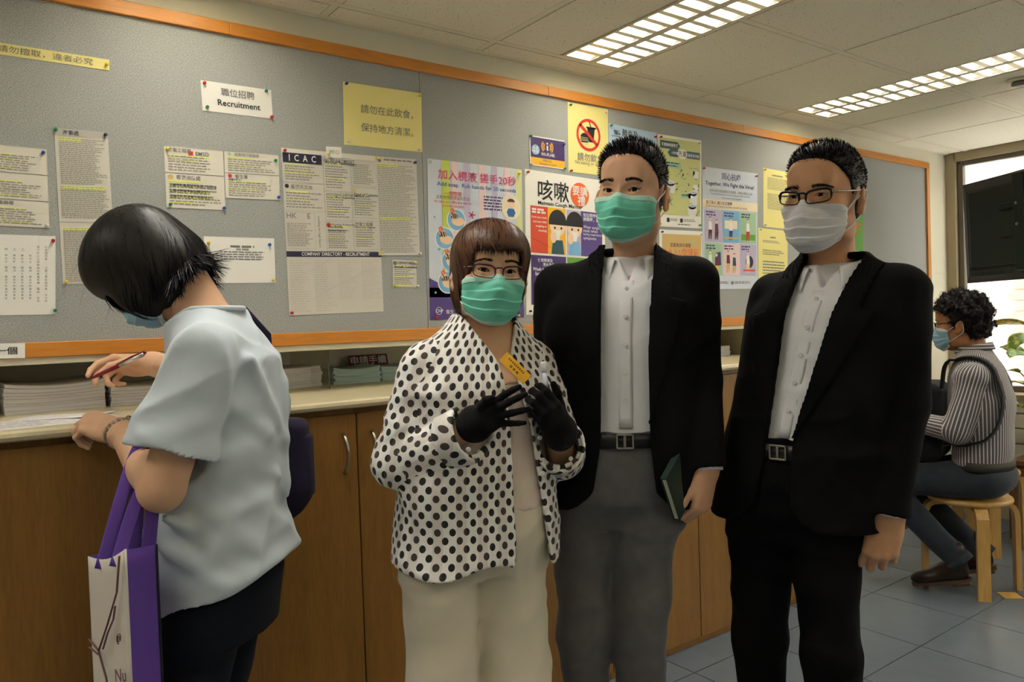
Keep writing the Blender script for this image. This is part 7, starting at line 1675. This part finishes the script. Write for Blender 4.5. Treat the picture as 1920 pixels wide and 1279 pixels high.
# ================================================================== forms and leaflets in the niche
mat('paper_edge', (238, 238, 246), .8, noise=.10, nscale=300, stretch=(.02, .02, 1)); mat('paper_top', (236, 232, 230), .7); mat('teal_edge', (186, 214, 210), .75, noise=.12, nscale=260, stretch=(.02, .02, 1)); mat('teal_top', (190, 208, 204), .6); mat('ink_formred', (176, 84, 84), .6); mat('acrylic', (238, 236, 222), .05, trans=.92, ior=1.08); mat('clip_black', (24, 24, 26), .5)
def stack(name, label, x, y, rot, w, d, h, edge, top, nb=7, sag=0.0, seed=0, group='paper stacks in the niche', z0=1.117):
    g = np.random.default_rng(seed); t = thing(name, label, 'papers', (x, y, z0), group); R = rotm('Z', rot); z = 0.0; hs = g.uniform(.6, 1.4, nb); hs = hs / hs.sum() * h
    def pt(u, v, zz): return np.array([x, y, z0]) + R @ np.array([u * w, v * d, zz + sag * (2 * u - 1) ** 2 * (zz / h)])
    for k in range(nb):
        ox, oy = g.normal() * .0022, g.normal() * .0022; q = MB(); U = np.linspace(0, 1, 9); z1 = z + hs[k] - .0006; rows = []
        lo = [[pt(u, v, z) + R @ np.array([ox, oy, 0]) for u in U] for v in (0, 1)]; hi = [[pt(u, v, z1) + R @ np.array([ox, oy, 0]) for u in U] for v in (0, 1)]
        n = len(U); q.add(np.array(lo[0] + lo[1] + hi[0] + hi[1]), [(i, i+1, 2*n+i+1, 2*n+i) for i in range(n-1)] + [(n+i+1, n+i, 3*n+i, 3*n+i+1) for i in range(n-1)] + [(2*n+i, 2*n+i+1, 3*n+i+1, 3*n+i) for i in range(n-1)] + [(i+1, i, n+i, n+i+1) for i in range(n-1)] + [(n, 0, 2*n, 3*n), (n-1, 2*n-1, 4*n-1, 3*n-1)])
        part('bundle', q, edge, t); z += hs[k]
    P = [[pt(u, v, h + .0002) for u in np.linspace(0, 1, 9)] for v in np.linspace(0, 1, 6)]; part('top_sheet', MB().sheet(np.array(P), .0004), top, t, smooth=True)
    return t, pt
def printed(t, pt, rects, m, h):
    q = MB()
    for (u0, v0, u1, v1) in rects: q.add([pt(u0, v0, h + .0012), pt(u1, v0, h + .0012), pt(u1, v1, h + .0012), pt(u0, v1, h + .0012)], [(0, 1, 2, 3)])
    part('print', q, m, t, kind='stuff')
t, pt = stack('form_stack', 'thick stack of white forms with red ruled lines, top sheets curling', .118, 2.455, 4, .245, .30, .072, 'paper_edge', 'paper_top', 8, .010, 1)
printed(t, pt, [(.10, .10, .97, .115), (.10, .22, .97, .235), (.10, .36, .97, .37), (.06, .30, .10, .62), (.12, .60, .6, .615)], 'ink_formred', .072)
q = MB()
for k in range(5): q.box((.366, 2.466, 1.122 + k * .014), (.370, 2.474, 1.130 + k * .014))
part('binding', q, 'clip_black', t, kind='stuff')
stack('form_stack', 'stack of white forms next to the red ruled ones, under the writing hand', .375, 2.47, 2, .215, .30, .052, 'paper_edge', 'paper_top', 6, .004, 2)
t, pt = stack('form_stack', 'stack of white forms with black marks down its edge, at the frame end', -.14, 2.46, 0, .228, .30, .078, 'paper_edge', 'paper_top', 7, .008, 3); printed(t, pt, [(.5, .1, .97, .12), (.5, .2, .97, .22)], 'ink_formred', .078)
t, pt = stack('form_stack', 'stack of plain white forms beside the clear divider', .868, 2.545, 20, .222, .24, .070, 'paper_edge', 'paper_top', 7, .003, 4); printed(t, pt, [(.2, .3, .7, .32), (.2, .4, .8, .42), (.2, .5, .6, .52)], 'ink_lgrey', .07)
t, pt = stack('leaflet_stack', 'stack of pale green leaflets by the clear divider', 1.118, 2.602, -6, .176, .22, .052, 'teal_edge', 'teal_top', 7, .010, 5); printed(t, pt, [(.15, .5, .7, .54)], 'ink_red', .052)
t, pt = stack('leaflet_stack', 'stack of pale green leaflets with a purple title, near the dotted blouse', 1.318, 2.62, -4, .19, .20, .050, 'teal_edge', 'teal_top', 6, .004, 6)
# purple title card leaning on the last stack
cb_ = [np.array(q) for q in ((1.285, 2.832, 1.168), (1.455, 2.832, 1.168), (1.455, 2.845, 1.210), (1.285, 2.845, 1.210))]
tc_ = thing('title_card', 'small purple title card standing behind the green leaflets', 'card', (cb_[0] + cb_[1]) / 2); part('card', MB().prism(cb_[::-1], (0, .002, .0005)), 'ink_wine', tc_)
TV, TF = text2d('申請手續', .01); lo_, hi_ = TV.min(0), TV.max(0); tv_ = (TV - lo_) / (hi_ - lo_); part('lettering', (np.array([cb_[0] + (cb_[1] - cb_[0]) * (.04 + .92 * a) + (cb_[3] - cb_[0]) * (.1 + .8 * b) + (0, -.0012, 0) for a, b in tv_]), TF), 'ink_white', tc_, kind='stuff')
part('card_foot', MB().box((1.285, 2.835, 1.1172), (1.45, 2.85, 1.17)), 'teal_edge', tc_)
stack('leaflet_stack', 'stack of cream leaflets with yellow cover between the two black jackets', 3.02, 2.47, 8, .21, .26, .045, 'paper_edge', 'ink_cream', 5, .003, 7); stack('leaflet_stack', 'low stack of white leaflets between the two black jackets', 2.775, 2.41, -4, .20, .22, .022, 'paper_edge', 'paper_top', 3, .002, 8)
for i, (x, lab) in enumerate(((1.030, 'clear divider between white forms and green leaflets'), (.604, 'clear divider behind the pale tee shirt'), (-.14, 'clear divider at the frame end of the niche'), (3.26, 'clear divider between the two black jackets'))):
    single('divider', MB().box((x, 2.44, 1.118), (x + .003, 2.80, 1.250), .0008), 'acrylic', lab, 'divider', (x, 2.6, 1.118), 'clear dividers in the niche')
# loose sheets at the edge of the counter
def loose(label, c, rot, w, d, z, curl=.0, rows=8, seed=0):
    R = rotm('Z', rot); c = np.array([c[0], c[1], z]); t = thing('paper_sheet', label, 'paper', c); f = lambda u, v, e=0.0: c + R @ np.array([(u - .5) * w, (v - .5) * d, e + curl * u ** 3])
    part('sheet', MB().sheet(np.array([[f(u, v) for u in np.linspace(0, 1, 9)] for v in np.linspace(0, 1, 9)]), .0004), 'paper_top', t, smooth=True); q = MB(); g = np.random.default_rng(seed)
    for k in range(rows):
        x = .08
        while x < .9 - g.uniform(0, .4):
            l = g.uniform(.03, .10); q.add([f(x, .1 + .8*k/rows, .0009), f(x + l, .1 + .8*k/rows, .0009), f(x + l, .1 + .8*k/rows + .022, .0009), f(x, .1 + .8*k/rows + .022, .0009)], [(0, 1, 2, 3)]); x += l + .02
    part('print', q, 'ink_mgrey', t, kind='stuff')
loose('white form lying flat along the counter edge', (.13, 2.165), 4, .42, .21, 1.1174, 0, 9, 3); loose('slanting white slip lying on the flat form', (.235, 2.26), -32, .21, .12, 1.1184, .004, 5, 4)
